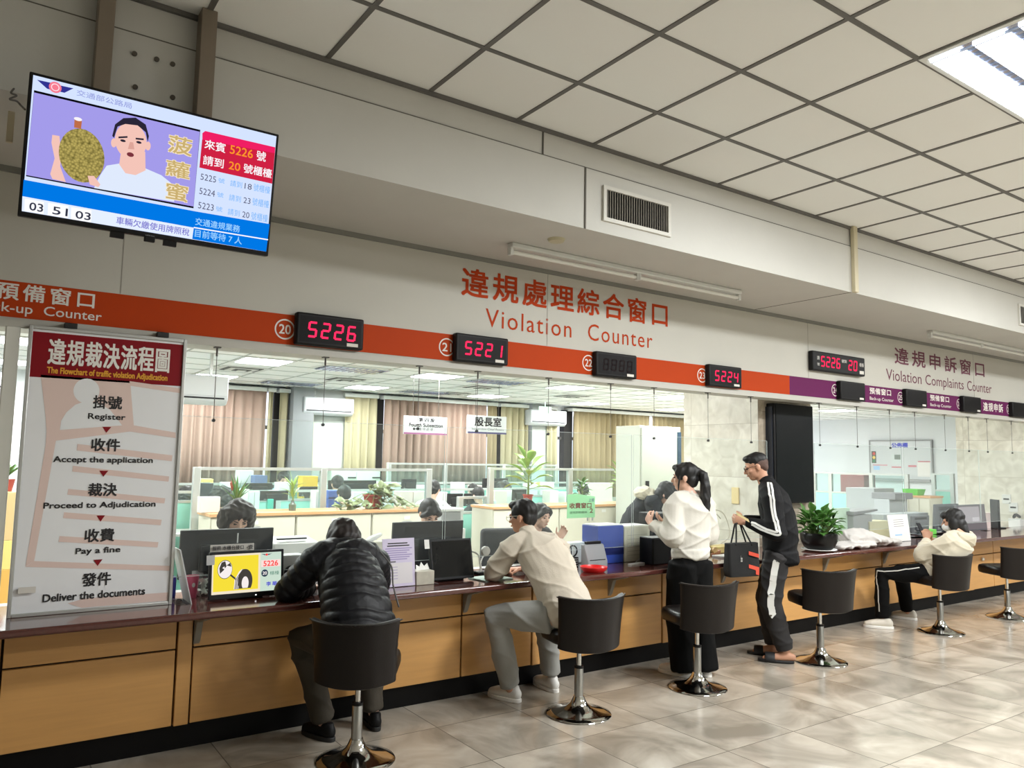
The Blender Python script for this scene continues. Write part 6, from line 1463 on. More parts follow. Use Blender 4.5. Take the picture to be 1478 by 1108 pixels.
for row, (yy, pyb, xs_) in enumerate(((9.3, 716, (300, 336, 352, 400, 466, 520, 560, 640, 735, 800, 822, 870)), (10.7, 706, (300, 330, 410, 465, 500, 550, 570, 612, 665, 690, 770, 790)))):
    for k, px_ in enumerate(xs_):
        col, nm = ((228, 228, 224), 'white') if k % 3 else ((206, 214, 212), 'pale grey')
        if k % 5 == 4: col, nm = (226, 208, 202), 'pale pink'
        hh = r2.choice((6, 8, 10)); ww = r2.choice((12, 16, 20))
        bx_('paper_stack', px_-ww/2, pyb-hh, px_+ww/2, pyb+6, yy, col, '%s paper pile on the %s desk row, %s from the left' % (nm, ('nearer', 'farther')[row], ORD[k]), 'papers', 0.2, 'paper piles on the office desks')
# file cabinet under the far curtains, printer stand by the aisle
a = P(478, 678, 11.7); b = P(549, 678, 11.7)
t = thing('file_cabinet', ((a.x+b.x)/2, 11.85, 0), 'pale green file cabinet under the far cream curtain', 'cabinet')
part('carcass', MB().box(a.x, b.x, 11.7, 12.1, 0, a.z), mat('cabinet_sage', (206, 214, 200), 0.5), t, bevel=0.004)
for i in range(2):
    xa = a.x+(b.x-a.x)*i/2; d = part('drawer', MB().box(xa+0.01, xa+(b.x-a.x)/2-0.01, 11.69, 11.7, 1.0, a.z-0.03), MATS['cabinet_sage'], t, smooth=0)
    MB().box(xa+0.28, xa+0.42, 11.68, 11.69, a.z-0.13, a.z-0.11).build('handle', M_dk, d, smooth=0)
x0, x1, z0, z1 = pb(636, 738, 672, 775, 6.6)
t = thing('paper_shelf', ((x0+x1)/2, 6.75, 0), 'white desk shelf with printer and papers behind the clerk with tied hair', 'shelf')
part('unit', MB().box(x0, x1, 6.6, 6.95, 0, z0+0.08), M_pw, t, bevel=0.004); part('printer_body', MB().box(x0+0.02, x1-0.04, 6.62, 6.92, z0+0.08, z1), M_pg, t, bevel=0.01); part('printer_lid', MB().box(x0, x1-0.02, 6.6, 6.94, z1, z1+0.03), M_pw, t, bevel=0.008)
# office chair of the third clerk
def office_chair(x, y, rz, label, zt=1.05, col=(58, 60, 64)):
    t = thing('office_chair', (x, y, 0), label, 'chair', 'office chairs behind the counter', rz); m = mat('chair_grey', col, 0.7, var=0.08)
    part('backrest', MB().box(-0.25, 0.25, 0.21, 0.29, 0.52, zt), m, t, local=True, bevel=0.04, seg=4); part('seat', MB().box(-0.25, 0.25, -0.24, 0.22, 0.40, 0.48), m, t, local=True, bevel=0.03, seg=3)
    part('column', MB().cyl((0, 0, 0.1), (0, 0, 0.4), 0.025), M_blk, t, local=True)
    mb = MB()
    for k in range(5):
        a = 1.2566*k; mb.tube([(0, 0, 0.1), (0.28*math.cos(a), 0.28*math.sin(a), 0.06)], [0.022, 0.016]); mb.ell((0.28*math.cos(a), 0.28*math.sin(a), 0.03), (0.03, 0.03, 0.03), nu=10, nv=8)
    part('star_base', mb, M_blk, t, local=True)
    for s_ in (-1, 1): part('armrest', MB().box(s_*0.29-0.025, s_*0.29+0.025, -0.12, 0.15, 0.62, 0.65).box(s_*0.29-0.015, s_*0.29+0.015, 0.0, 0.04, 0.44, 0.62), M_blk, t, local=True, bevel=0.006)
    return t
office_chair(P(718, 775, 5.9).x, 5.95, PI-0.15, 'dark grey padded chair left of the man in cream sweater', P(718, 762, 5.7).z)

# ---------------------------------------------------------------- the clerks
def seated(label, x, y, ztop, ang, shirt, hair='short', skin=None, tilt=-0.25, lean=0.10, voxel=0.011, group=None, face=True, hand_up=None, seat=0.46, hairm=None, arms=True):
    """a person on a chair; ang is the heading they face (radians from +Y, clockwise)"""
    fd = Vector((math.sin(ang), math.cos(ang), 0)); sd = Vector((fd.y, -fd.x, 0)); k = (ztop-seat)/0.86
    B = lambda a, b, c: Vector((x, y, seat))+sd*(a*k)+fd*(b*k)+Vector((0, 0, c*k))
    hc = B(0, lean+0.07, 0.745)
    J = dict(head=Head(hc, fd+Vector((0, 0, tilt)), k=min(1, k)), neck=B(0, lean, 0.60), spine=[B(0, -0.02, 0.10), B(0, 0.0, 0.22), B(0, lean*0.4, 0.36), B(0, lean*0.8, 0.49)],
             sL=B(-0.17, lean, 0.53), sR=B(0.17, lean, 0.53), eL=B(-0.24, lean+0.16, 0.30), eR=B(0.24, lean+0.16, 0.30), wL=B(-0.12, lean+0.36, 0.33), wR=B(0.12, lean+0.36, 0.33),
             hL=(tuple(fd), (0, 0, -1)), hR=(tuple(fd), (0, 0, -1)), tL=-1, tR=1,
             pL=B(-0.09, 0, 0.09), pR=B(0.09, 0, 0.09), kL=B(-0.10, 0.42, 0.08), kR=B(0.10, 0.42, 0.08), aL=B(-0.10, 0.40, 0.09-seat/k), aR=B(0.10, 0.40, 0.09-seat/k), fL=B(-0.10, 0.6, 0), fR=B(0.10, 0.6, 0))
    if hand_up: J['eR' if hand_up[0] == 'R' else 'eL'] = Vector(hand_up[1]); J['w'+hand_up[0]] = Vector(hand_up[2]); J['h'+hand_up[0]] = (hand_up[3], hand_up[4])
    for s_ in 'LR': J['a'+s_].z = 0.08
    t = thing('person', (x, y, 0), label, 'person', group)
    body(t, J, skin or M_skin_p, 0.93, voxel, (0.7, 0.7), feet=True)
    if face: J['head'].face(t)
    remesh('shirt', top_shell(J, [(0.15, 0.115), (0.155, 0.115), (0.165, 0.12), (0.17, 0.115), (0.075, 0.062)], (0.075, 0.068, 0.062, 0.055, 0.043), 0.02), shirt, t, 0.012, 3, folds(0.006))
    trousers(t, J, M_dk, (0.098, 0.09, 0.08, 0.07, 0.06), 0.004, 0.02)
    h_ = J['head']; mb = MB(); h_.e(mb, 0, -0.016, 0.042, 0.085, 0.10, 0.088); h_.e(mb, 0, -0.05, 0.0, 0.078, 0.055, 0.07); h_.e(mb, 0, 0.05, 0.082, 0.064, 0.048, 0.032)
    if hair == 'bob':
        for q in (-1, 1): h_.e(mb, q*0.088, 0.0, -0.015, 0.045, 0.075, 0.10); h_.e(mb, q*0.05, 0.02, 0.07, 0.06, 0.075, 0.055); mb.tube([h_.p(q*0.03, 0.07, 0.09), h_.p(q*0.07, 0.07, 0.05), h_.p(q*0.085, 0.04, -0.02)], [0.018, 0.024, 0.024], side=h_.f)
        h_.e(mb, 0, -0.06, -0.05, 0.09, 0.06, 0.09)
    if hair == 'tied':
        for q in (-1, 1): mb.tube([h_.p(q*0.02, 0.085, 0.088), h_.p(q*0.058, 0.07, 0.055), h_.p(q*0.076, 0.03, 0.0)], [0.018, 0.022, 0.018], side=h_.f)
        h_.e(mb, 0, -0.11, -0.01, 0.035, 0.04, 0.04)
    if hair == 'short':
        for q in (-1, 1): h_.e(mb, q*0.068, 0.012, 0.035, 0.018, 0.045, 0.045)
    remesh('hair', mb, hairm or M_hair, t, 0.007, 2, (lambda p: strands(0.003)(p)+0.006*np.sin(p[:,0]*75+2*np.sin(p[:,2]*40))*np.sin(p[:,2]*70+p[:,1]*50)) if hair == 'bob' else strands(0.002))
    return t, J
M_sh_blue = mat('shirt_pale_blue', (176, 192, 222), 0.8); M_sh_wht = mat('shirt_white', (226, 226, 224), 0.8); M_sh_blk = mat('shirt_black', (28, 28, 30), 0.8); M_sh_gry = mat('shirt_grey', (82, 84, 90), 0.8); M_sh_nvy = mat('shirt_navy', (40, 46, 66), 0.8)
q = P(341, 722, 5.60); seated('clerk with curly dark hair looking down behind the black monitor', q.x, 5.72, q.z, PI, M_sh_blk, 'bob', tilt=-0.75, hairm=M_hairb, voxel=0.008)
q = P(616, 721, 5.60); seated('clerk with tied black hair looking down behind the second black monitor', q.x, 5.72, q.z, PI, M_sh_gry, 'tied', tilt=-0.70, voxel=0.008)
q = P(771, 727, 5.55); w_ = P(806, 779, 5.35)
seated('clerk in dark top hidden behind the man in cream sweater, hand raised', q.x, 5.64, q.z, PI-0.2, M_sh_blk, 'tied', skin=M_skin_p, voxel=0.008, hand_up=('L', P(788, 792, 5.50), w_, (0.5, -0.1, 0.75), (-0.6, -0.5, 0.2)))
# leaning clerk by the pillar
hc = P(962, 713, 5.55); fd = unit((0.62, -0.78, 0)); sdv = Vector((fd.y, -fd.x, 0)); nk = P(944, 722, 5.68)
hip = P(908, 770, 6.1); hip.z = 0.86
Bc = lambda t_, s_, u: lerp(hip, nk, t_)+sdv*s_+Vector((0, 0, u))
J = dict(head=Head(hc, (0.62, -0.70, -0.55), (0.25, -0.35, 0.9), 1.0), neck=nk, spine=[Bc(0.0, 0, 0), Bc(0.25, 0, 0.05), Bc(0.5, 0, 0.06), Bc(0.8, 0, 0.03)],
         sL=nk-sdv*0.16-Vector((0,0,0.03)), sR=nk+sdv*0.16-Vector((0,0,0.03)), eL=nk-sdv*0.22+Vector((0.02,-0.05,-0.30)), eR=nk+sdv*0.22+Vector((0.02,-0.05,-0.30)), wL=nk-sdv*0.12+fd*0.22+Vector((0,0,-0.38)), wR=nk+sdv*0.12+fd*0.22+Vector((0,0,-0.38)),
         hL=(tuple(fd), (0, 0, -1)), hR=(tuple(fd), (0, 0, -1)), tL=-1, tR=1, pL=hip-sdv*0.09, pR=hip+sdv*0.09, kL=hip-sdv*0.1+fd*0.04-Vector((0,0,0.42)), kR=hip+sdv*0.1+fd*0.04-Vector((0,0,0.42)),
         aL=hip-sdv*0.1-Vector((0,0,0.78)), aR=hip+sdv*0.1-Vector((0,0,0.78)), fL=hip-sdv*0.1+fd*0.2, fR=hip+sdv*0.1+fd*0.2)
for s_ in 'LR': J['a'+s_].z = 0.08
t = thing('person', (hip.x, hip.y, 0), 'masked clerk with dark hair and grey vest bending over beside the marble pillar', 'person')
body(t, J, M_skin_p, 0.93, 0.008); J['head'].face(t); facemask(J['head'], t)
M_vest = mat('vest_grey', (40, 42, 46), 0.85, var=0.1, spec=0.2)
remesh('sleeves', top_shell(J, [(0.14, 0.10), (0.14, 0.10), (0.14, 0.10), (0.14, 0.10), (0.07, 0.06)], (0.075, 0.07, 0.062, 0.055, 0.045), 0.12), M_vest, t, 0.01, 3, folds(0.006, (20, 20, 20)))
mb = MB(); mb.tube(J['spine']+[nk+fd*0.02], [(0.165, 0.13), (0.18, 0.135), (0.185, 0.13), (0.185, 0.125), (0.10, 0.085)], side=sdv, n=24, cap=0.3)
mb.tube([nk-sdv*0.17-Vector((0,0,0.02)), nk, nk+sdv*0.17-Vector((0,0,0.02))], [0.075, 0.095, 0.075], side=fd)
mbh = MB(); mbh.ell(nk-fd*0.10+Vector((0,0,0.07)), (0.13, 0.11, 0.07), (sdv, fd, (0,0,1))); mbh.tube([nk-sdv*0.12+Vector((0,0,0.03)), nk-fd*0.06+Vector((0,0,0.08)), nk+sdv*0.12+Vector((0,0,0.03))], [0.04, 0.06, 0.04]); remesh('hood', mbh, M_flc, t, 0.009, 3, folds(0.012, (40, 40, 40)), label='fluffy cream hood')
remesh('vest', mb, M_vest, t, 0.009, 3, folds(0.008, (16, 16, 16)))
trousers(t, J, M_dk, (0.105, 0.098, 0.088, 0.08, 0.07), 0.005, 0.02)
h_ = J['head']; mb = MB(); h_.e(mb, 0, -0.016, 0.042, 0.085, 0.10, 0.088); h_.e(mb, 0, -0.055, -0.02, 0.08, 0.06, 0.085); h_.e(mb, 0, 0.055, 0.078, 0.064, 0.046, 0.036)
for q in (-1, 1): h_.e(mb, q*0.07, 0.02, 0.02, 0.02, 0.05, 0.06)
remesh('hair', mb, M_hair, t, 0.007, 2, strands(0.003))
# far office workers, seated
FARG = 'office workers at the far desks'
for px_, py_, Y, ang, sh, hr, lb in ((264, 703, 9.85, 0.5, M_sh_wht, 'bob', 'worker with dark hair just right of the flowchart board'), (321, 703, 8.45, 0.2, M_sh_blk, 'bob', 'worker with dark hair seen from behind beside the red tipped plant'),
        (404, 673, 11.72, PI, M_sh_blue, 'short', 'man in pale blue shirt at a far desk'), (491, 687, 9.85, 0.2, M_sh_gry, 'short', 'worker whose dark hair shows above the wide far monitor'), (503, 702, 8.5, 0.1, M_sh_nvy, 'short', 'worker in dark jacket seen from behind above the trailing plant'),
        (622, 694, 8.5, 0.7, M_sh_wht, 'tied', 'worker in white shirt at the right end of the left partition'), (688, 699, 9.85, 0.2, M_sh_blk, 'short', 'farther of two dark haired workers behind the small mint partition'), (698, 704, 8.5, 0.1, M_sh_blk, 'short', 'nearer of two dark haired workers behind the small mint partition'),
        (735, 695, 9.85, 0.1, M_sh_gry, 'bob', 'worker with grey dark hair left of the tall plant in red pot'), (848, 699, 8.45, 0.3, M_sh_wht, 'short', 'worker behind the small trough plant')):
    q = P(px_, py_, Y); z_ = min(max(q.z, 1.16), 1.36)
    seated(lb, q.x, Y, z_, ang, sh, hr, voxel=0.014, group=FARG, face=abs(ang) > 2)

# ---------------------------------------------------------------- plants on the timber tops
rr = random.Random(5)
q = P(341, 724, 7.66); c = (q.x, 7.66, CH)
t = thing('bromeliad', c, 'spiky plant with a red tipped flower on the left timber top', 'plant')
part('vase', MB().lathe([(0.0, 0.0), (0.045, 0.0), (0.05, 0.04), (0.045, 0.10), (0.038, 0.10), (0.0, 0.09)], c, 20), mat('vase_dark', (60, 66, 58), 0.3), t)
sp = []
for k in range(22):
    a = rr.uniform(0, 6.28); e = rr.uniform(0.7, 1.45); d = Vector((math.cos(a)*math.cos(e), math.sin(a)*math.cos(e), math.sin(e))); sp.append(((c[0], c[1], c[2]+0.09), d, rr.uniform(0.16, 0.32), 0.028, dict(droop=rr.uniform(0.1, 0.6))))
leaf_obj('leaf', t, sp, M_leaf)
leaf_obj('flower_bract', t, [((c[0]-0.05, c[1]-0.02, c[2]+0.2), (-0.3+0.15*k, -0.1, 1), 0.10, 0.03, dict(droop=0.1)) for k in range(5)], mat('bract_red', (176, 84, 62), 0.5))
q = P(423, 731, 7.62); c = (q.x, 7.64, CH)
t = thing('bamboo_plant', c, 'lucky bamboo in a small green glass bottle on the left timber top', 'plant')
part('bottle', MB().lathe([(0.0, 0.0), (0.034, 0.0), (0.036, 0.06), (0.016, 0.085), (0.016, 0.10)], c, 20), glass('bottle_green', (120, 160, 110), 0.2, 0.15), t)
part('cane', MB().cyl((c[0], c[1], c[2]+0.005), (c[0]+0.005, c[1], c[2]+0.20), 0.009), M_stem, t)
sp = []
for k in range(20):
    a = rr.uniform(0, 6.28); e = rr.uniform(0.3, 1.4); z = rr.uniform(0.12, 0.24); d = Vector((math.cos(a)*math.cos(e), math.sin(a)*math.cos(e), math.sin(e))); sp.append(((c[0], c[1], c[2]+z), d, rr.uniform(0.10, 0.18), 0.024, dict(droop=rr.uniform(0.3, 1.0))))
leaf_obj('leaf', t, sp, M_leaf2)
q = P(541, 726, 7.60); c = (q.x, 7.66, CH)
t = thing('trailing_plant', c, 'pale variegated plant trailing over the timber top around a red brown pot', 'plant')
pot_round(t, c, 0.075, 0.10, 0.15, M_pot)
sp = []
for k in range(90):
    a = rr.uniform(0, 6.28); r = rr.uniform(0.02, 1)**0.8
    if k < 40: b = Vector((c[0]+rr.uniform(-.02,.20), c[1]+rr.uniform(-.1,.1), c[2]+rr.uniform(0.10,.24)))
    else: b = Vector((c[0]+rr.uniform(-0.42, 0.50), c[1]-0.08+rr.uniform(-0.06, 0.08), c[2]+rr.uniform(0.01, 0.09)*(1.3-r)))
    d = Vector((rr.uniform(-1,1), rr.uniform(-1.2,.3), rr.uniform(0,.7))); sp.append((b, d, rr.uniform(0.08, 0.13), rr.uniform(0.06, 0.085), dict(droop=rr.uniform(0.3, 1.2), up=(0.0, -0.6, 0.8))))
leaf_obj('leaf', t, sp, M_leafv)
mb = MB()
for k in range(8): mb.bez([(c[0], c[1], c[2]+0.14), (c[0]+0.08*(k-3.5)*0.6, c[1]-0.1, c[2]+0.16), (c[0]+0.13*(k-3.5), c[1]-0.12, c[2]+0.02)], 0.003, n=5)
part('vines', mb, M_stem, t)
def dieff(px_, py_, Y, scale, seed, label, potw=0.06, poth=0.13, trough=False, nl=18):
    q = P(px_, py_, Y); c = (q.x, Y, CH); r_ = random.Random(seed); t = thing('pot_plant', c, label, 'plant')
    if trough: part('pot', MB().box(c[0]-0.11, c[0]+0.11, c[1]-0.05, c[1]+0.05, c[2], c[2]+0.075), M_pot, t, bevel=0.006); part('soil', MB().box(c[0]-0.10, c[0]+0.10, c[1]-0.04, c[1]+0.04, c[2]+0.07, c[2]+0.078), M_soil, t, smooth=0); poth = 0.075
    else:
        pot_round(t, c, potw*0.75, potw, poth, M_pot); part('saucer', MB().lathe([(0, 0), (potw*1.05, 0), (potw*1.15, 0.015), (potw*1.1, 0.015), (0, 0.006)], c, 24), M_pot, t)
    mb = MB(); sp = []
    mb.tube([(c[0], c[1], c[2]+poth*0.9), (c[0]+0.01, c[1], c[2]+poth+0.30*scale)], [0.012*scale+0.002, 0.008*scale+0.002])
    for k in range(nl):
        a = k*2.4+r_.uniform(-.3,.3); z = poth+scale*(0.06+0.30*k/nl); e = 0.2+0.9*k/nl; d = Vector((math.cos(a)*math.cos(e), math.sin(a)*math.cos(e), math.sin(e)))
        b = Vector((c[0], c[1], c[2]+z)); tip = b+d*0.10*scale; mb.cyl(b, tip, 0.004, n=6); sp.append((tip, d, r_.uniform(0.19, 0.26)*scale, r_.uniform(0.095, 0.13)*scale, dict(droop=r_.uniform(0.5, 1.3))))
    part('stems', mb, M_stem, t); leaf_obj('leaf', t, sp, M_leaf2 if seed % 2 else M_leaf); return t
dieff(762, 722, 7.58, 1.0, 1, 'tall broad leaved plant in a red pot on the right timber top')
dieff(840, 709, 7.62, 0.45, 4, 'small leafy plant in a red brown trough above the green paper sign', trough=True, nl=16)
dieff(896, 720, 7.60, 0.72, 3, 'medium plant in a square red pot beside the tall pale locker', potw=0.055, poth=0.12)
# left of the flowchart board
q = P(5, 700, 7.6); t = thing('pot_plant', (q.x, 7.6, q.z-0.05), 'leafy plant on yellow boxes at the left edge of the photo', 'plant')
part('pot', MB().lathe([(0, 0), (0.06, 0), (0.08, 0.10), (0.07, 0.10), (0.0, 0.09)], (q.x, 7.6, q.z-0.05), 20), M_pot, t)
leaf_obj('leaf', t, [((q.x, 7.6, q.z+0.04), (math.cos(k*2.4), math.sin(k*2.4), 1.2), 0.22, 0.035, dict(droop=0.6)) for k in range(14)], M_leaf)
za = q.z-0.05
for k, (h0, h1, col, nm) in enumerate(((0.0, 0.28, (190, 196, 190), 'grey drawer unit'), (0.28, 0.52, (214, 166, 84), 'amber carton'), (0.52, 0.70, (226, 200, 120), 'yellow carton'), (0.70, 1.0, (206, 178, 128), 'tan carton'))):
    tag(MB().box(q.x-0.3, q.x+0.16, 7.45, 7.8, za*h0, za*h1).build('storage_carton', mat('carton_%d' % k, col, 0.6), bevel=0.004), nm + ' in the stack left of the flowchart board', 'box', 'stack left of the flowchart board')

# ---------------------------------------------------------------- curtains, air conditioners, hanging signs
def curtain(px0, px1, col, label, tr=0.35, z0=0.86, z1=2.60, Y=12.12, seed=0):
    x0, x1 = P(px0, 620, Y).x, P(px1, 620, Y).x; n = max(10, int((x1-x0)*70)); mb = MB(); r_ = random.Random(seed); vs = []
    ph = r_.uniform(0, 6)
    for zi, z in enumerate((z1, z1-0.12, (z0+z1)/2, z0)):
        for i in range(n+1):
            x = x0+(x1-x0)*i/n; a = 0.035+0.012*math.sin(x*5+ph); fr = 2*math.pi*x/0.14
            vs.append((x+0.012*math.sin(fr*0.5+zi*0.4), Y+a*math.sin(fr+0.5*math.sin(x*3+ph)+0.15*zi)*(0.55 if zi == 0 else 1), z))
    w1 = n+1; fs = [(j*w1+i, j*w1+i+1, (j+1)*w1+i+1, (j+1)*w1+i) for j in range(3) for i in range(n)]
    mb.add(vs, fs); m = mat('curtain_%d_%d_%d' % col, col, 0.85, var=0.06, scale=3, trans=tr)
    t = thing('curtain', ((x0+x1)/2, Y, z0), label, 'curtain', 'curtains on the far windows')
    o = part('cloth', mb, m, t, smooth=80); so = o.modifiers.new('thickness', 'SOLIDIFY'); so.thickness = 0.003
    part('rail', MB().box(x0-0.02, x1+0.02, Y-0.03, FARY+0.08, z1, z1+0.06), M_white, t, smooth=0)
PK, CR, TN = (178, 154, 140), (192, 184, 152), (178, 164, 130)
for a, b, c_, lb, sd_ in ((60, 245, PK, 'dusty pink curtain behind the flowchart board', 1), (250, 382, PK, 'dusty pink curtain right of the flowchart board', 2), (384, 394, CR, 'narrow cream curtain left of the dark gap', 3), (402, 416, CR, 'narrow cream curtain touching the grey column on its left', 4), (437, 451, CR, 'narrow cream curtain touching the grey column on its right', 5),
        (497, 543, CR, 'cream curtain right of the white wall panel', 6), (553, 701, PK, 'wide dusty pink curtain behind the two hanging signs', 7), (703, 717, TN, 'narrow tan curtain edge right of the pink one', 8), (723, 761, CR, 'cream curtain behind the tall plant', 9), (790, 803, CR, 'narrow cream curtain under the right air conditioner', 10), (826, 938, TN, 'wide tan curtain behind the tall pale locker', 11), (940, 1010, TN, 'tan curtain hidden by the marble pillar', 12)):
    curtain(a, b, c_, lb, seed=sd_, tr=0.45 if c_ == TN else 0.3)
def aircon(px0, py0, px1, py1, Y, label):
    x0, x1, z0, z1 = pb(px0, py0, px1, py1, Y); t = thing('air_conditioner', ((x0+x1)/2, Y, z0), label, 'air conditioner', 'wall air conditioners')
    part('casing', MB().prism([(x0, Y, z0+0.05), (x0, Y+0.06, z0), (x0, Y+0.22, z0), (x0, Y+0.22, z1), (x0, Y, z1)], (x1-x0, 0, 0)), mat('aircon_white', (204, 208, 212), 0.4), t, bevel=0.012)
    if Y < 9: part('hanger_rod', MB().box(x0+0.15, x0+0.18, Y+0.1, Y+0.13, z1, OZ), M_alu, t, smooth=0); part('hanger_rod', MB().box(x1-0.18, x1-0.15, Y+0.1, Y+0.13, z1, OZ), M_alu, t, smooth=0)
    part('front_panel', MB().box(x0+0.01, x1-0.01, Y-0.008, Y, z0+0.09, z1-0.01), MATS['aircon_white'], t, bevel=0.006); part('louver', MB().box(x0+0.04, x1-0.04, Y-0.004, Y+0.03, z0+0.058, z0+0.075), M_dk, t, smooth=0)
aircon(439, 574, 511, 599, 11.92, 'white wall air conditioner right of the grey column'); aircon(766, 592, 818, 614, 11.95, 'white wall air conditioner above the tall plant')
AC_ = aircon(225, 540, 330, 582, 8.6, 'white air conditioner just right of the flowchart board'); aircon(-60, 536, 21, 566, 9.2, 'white air conditioner at left edge of photo')
tag(MB().box(-0.9, P(22, 600, 9.4).x, 9.44, 9.5, 0, 2.1).build('room_divider', M_whitewall, smooth=0), 'white divider wall under the left edge air conditioner', 'wall')
q0, q1 = P(779, 586, 11.6), P(796, 596, 11.6)
lay('exit_sign', MB().box(q0.x, q1.x, 11.6, 11.63, q1.z, q0.z).box((q0.x+q1.x)/2-0.01, (q0.x+q1.x)/2+0.01, 11.61, 11.62, q0.z, OZ), emit('exit_glow', (226, 255, 236), 1.4), 'small lit white exit sign hanging above the right air conditioner', 'sign', bevel=0.004)
M_sgn = mat('sign_white', (206, 210, 212), 0.5)
def hang_sign(px0, py0, px1, py1, Y, strip, label, lines):
    x0, x1, z0, z1 = pb(px0, py0, px1, py1, Y); W, H = x1-x0, z1-z0; t = thing('hanging_sign', ((x0+x1)/2, Y, z0), label, 'sign', 'white signs hanging from the office ceiling')
    part('board', MB().box(x0, x1, Y, Y+0.025, z0, z1), M_sgn, t, bevel=0.002); F = Face((x0, Y-0.0005, z0), (1,0,0), (0,0,1), 0.001)
    F.rect('strip', strip, 0, W, 0, H*0.10, 1); F.flush(t)
    for tx, u0, u1, v0, v1, bo in lines: F.text('lettering', M_ink, tx, W*u0, W*u1, H*v0, H*v1, 1, bold=bo); F.flush(t)
    for x in (x0+W*0.2, x1-W*0.2): part('wire', MB().cyl((x, Y+0.012, z1), (x, Y+0.012, OZ), 0.003, n=6), M_wire, t)
hang_sign(583, 601, 645, 627, 9.0, mat('strip_mauve', (150, 84, 130), 0.5), 'white hanging sign reading Fourth Subsection with mauve edge', (('第 四 股', .34, .70, .70, .92, 0.04), ('Fourth Subsection', .12, .90, .42, .62, 0.05), ('● (違規處理)', .20, .70, .18, .38, 0.0)))
hang_sign(675, 600, 731, 626, 9.0, mat('strip_indigo', (60, 52, 104), 0.5), 'white hanging sign with three large black characters and indigo edge', (('股長室', .18, .86, .42, .92, 0.03), ('Subsection Chief Room', .10, .92, .20, .32, 0.0)))
# green paper sign hung inside the screen
x0, x1, z0, z1 = pb(817, 712, 857, 747, 4.73); W, H = x1-x0, z1-z0
t = thing('paper_sign', ((x0+x1)/2, 4.73, z0), 'pale green paper sign hung on the clear screen above the file boxes', 'sign')
part('card', MB().prism([(x0, 4.715, z0), (x1, 4.715, z0), (x1, 4.715, z1-H*0.13), (x0+W*0.3, 4.715, z1), (x0, 4.715, z1-H*0.04)], (0, 0.004, 0)), mat('card_green', (158, 222, 168), 0.6), t, smooth=0)
F = Face((x0, 4.7145, z0), (1,0,0), (0,0,1), 0.001); M_brn = mat('ink_brown', (120, 62, 40), 0.6); M_dgr = mat('ink_green', (70, 120, 84), 0.6)
F.text('lettering', M_brn, '收費窗口', W*.08, W*.86, H*.40, H*.62, 1, bold=0.03); F.flush(t)
F.text('lettering', M_brn, '2', W*.80, W*.92, H*.20, H*.38, 1, bold=0.02); F.flush(t)
F.text('lettering', M_dgr, '違規罰款繳納', W*.08, W*.70, H*.18, H*.28, 1); F.flush(t)
F.text('lettering', mat('ink_blue', (70, 84, 130), 0.6), '上座', W*.76, W*.97, H*.66, H*.80, 1); F.flush(t)

# ================================================================= right hand room beyond the pillar
RG = 'things in the right hand room'
wx = 17.18
def wy(px, py): q = PX(px, py, wx); return q.y, q.z
yL, zT = wy(1257, 637); yR, zB = wy(1346, 692)
t = thing('notice_board', (wx, (yL+yR)/2, zB), 'white notice board on the far white wall of the right hand room', 'notice board')
part('panel', MB().box(wx-0.03, wx, yR, yL, zB, zT), M_sgn, t, smooth=0)
fr = MB(); fr.box(wx-0.04, wx, yR-0.03, yR, zB, zT+0.03).box(wx-0.04, wx, yL, yL+0.03, zB, zT+0.03).box(wx-0.04, wx, yR, yL, zT, zT+0.03).box(wx-0.10, wx, yR, yL, zB-0.06, zB); part('frame', fr, M_pg, t, smooth=0)
F = Face((wx-0.031, yL, zB), (0,-1,0), (0,0,1), 0.001); W, H = yL-yR, zT-zB
bpt = lambda px, py: (yL-wy(px, py)[0], wy(px, py)[1]-zB)
M_bl = mat('letters_blue', (84, 92, 196), 0.6)
u0, v1 = bpt(1288, 639); u1, v0 = bpt(1311, 646); F.text('lettering', M_bl, '公佈欄', u0, u1, v0, v1, 2, bold=0.04); F.flush(t)
def note(a, b, c, d, col, nm='paper_note', l=1):
    u0, v1 = bpt(a, b); u1, v0 = bpt(c, d); F.rect(nm, mat('note_%d_%d_%d' % col, col, 0.6), u0, u1, v0, v1, l); F.flush(t)
note(1288, 655, 1303, 670, (206, 214, 214)); note(1292, 656, 1301, 663, (120, 132, 124), l=2); note(1325, 666, 1344, 688, (232, 228, 224)); note(1326, 665, 1344, 667, (196, 120, 130), l=3); note(1262, 672, 1271, 678, (160, 200, 236)); note(1261, 670, 1282, 672, (206, 150, 160)); note(1288, 673, 1302, 675, (206, 120, 130)); note(1312, 671, 1324, 674, (206, 130, 140))
note(1259, 651, 1266, 668, (74, 78, 66), 'traffic_light_poster', 1)
for py_, col in ((654.5, (206, 70, 60)), (660, (236, 206, 90)), (665, (60, 130, 90))):
    u, v = bpt(1262.5, py_); F.disc('traffic_light_poster', mat('lamp_%d' % int(py_), col, 0.6), u, v, 0.035, l=2); F.flush(t)
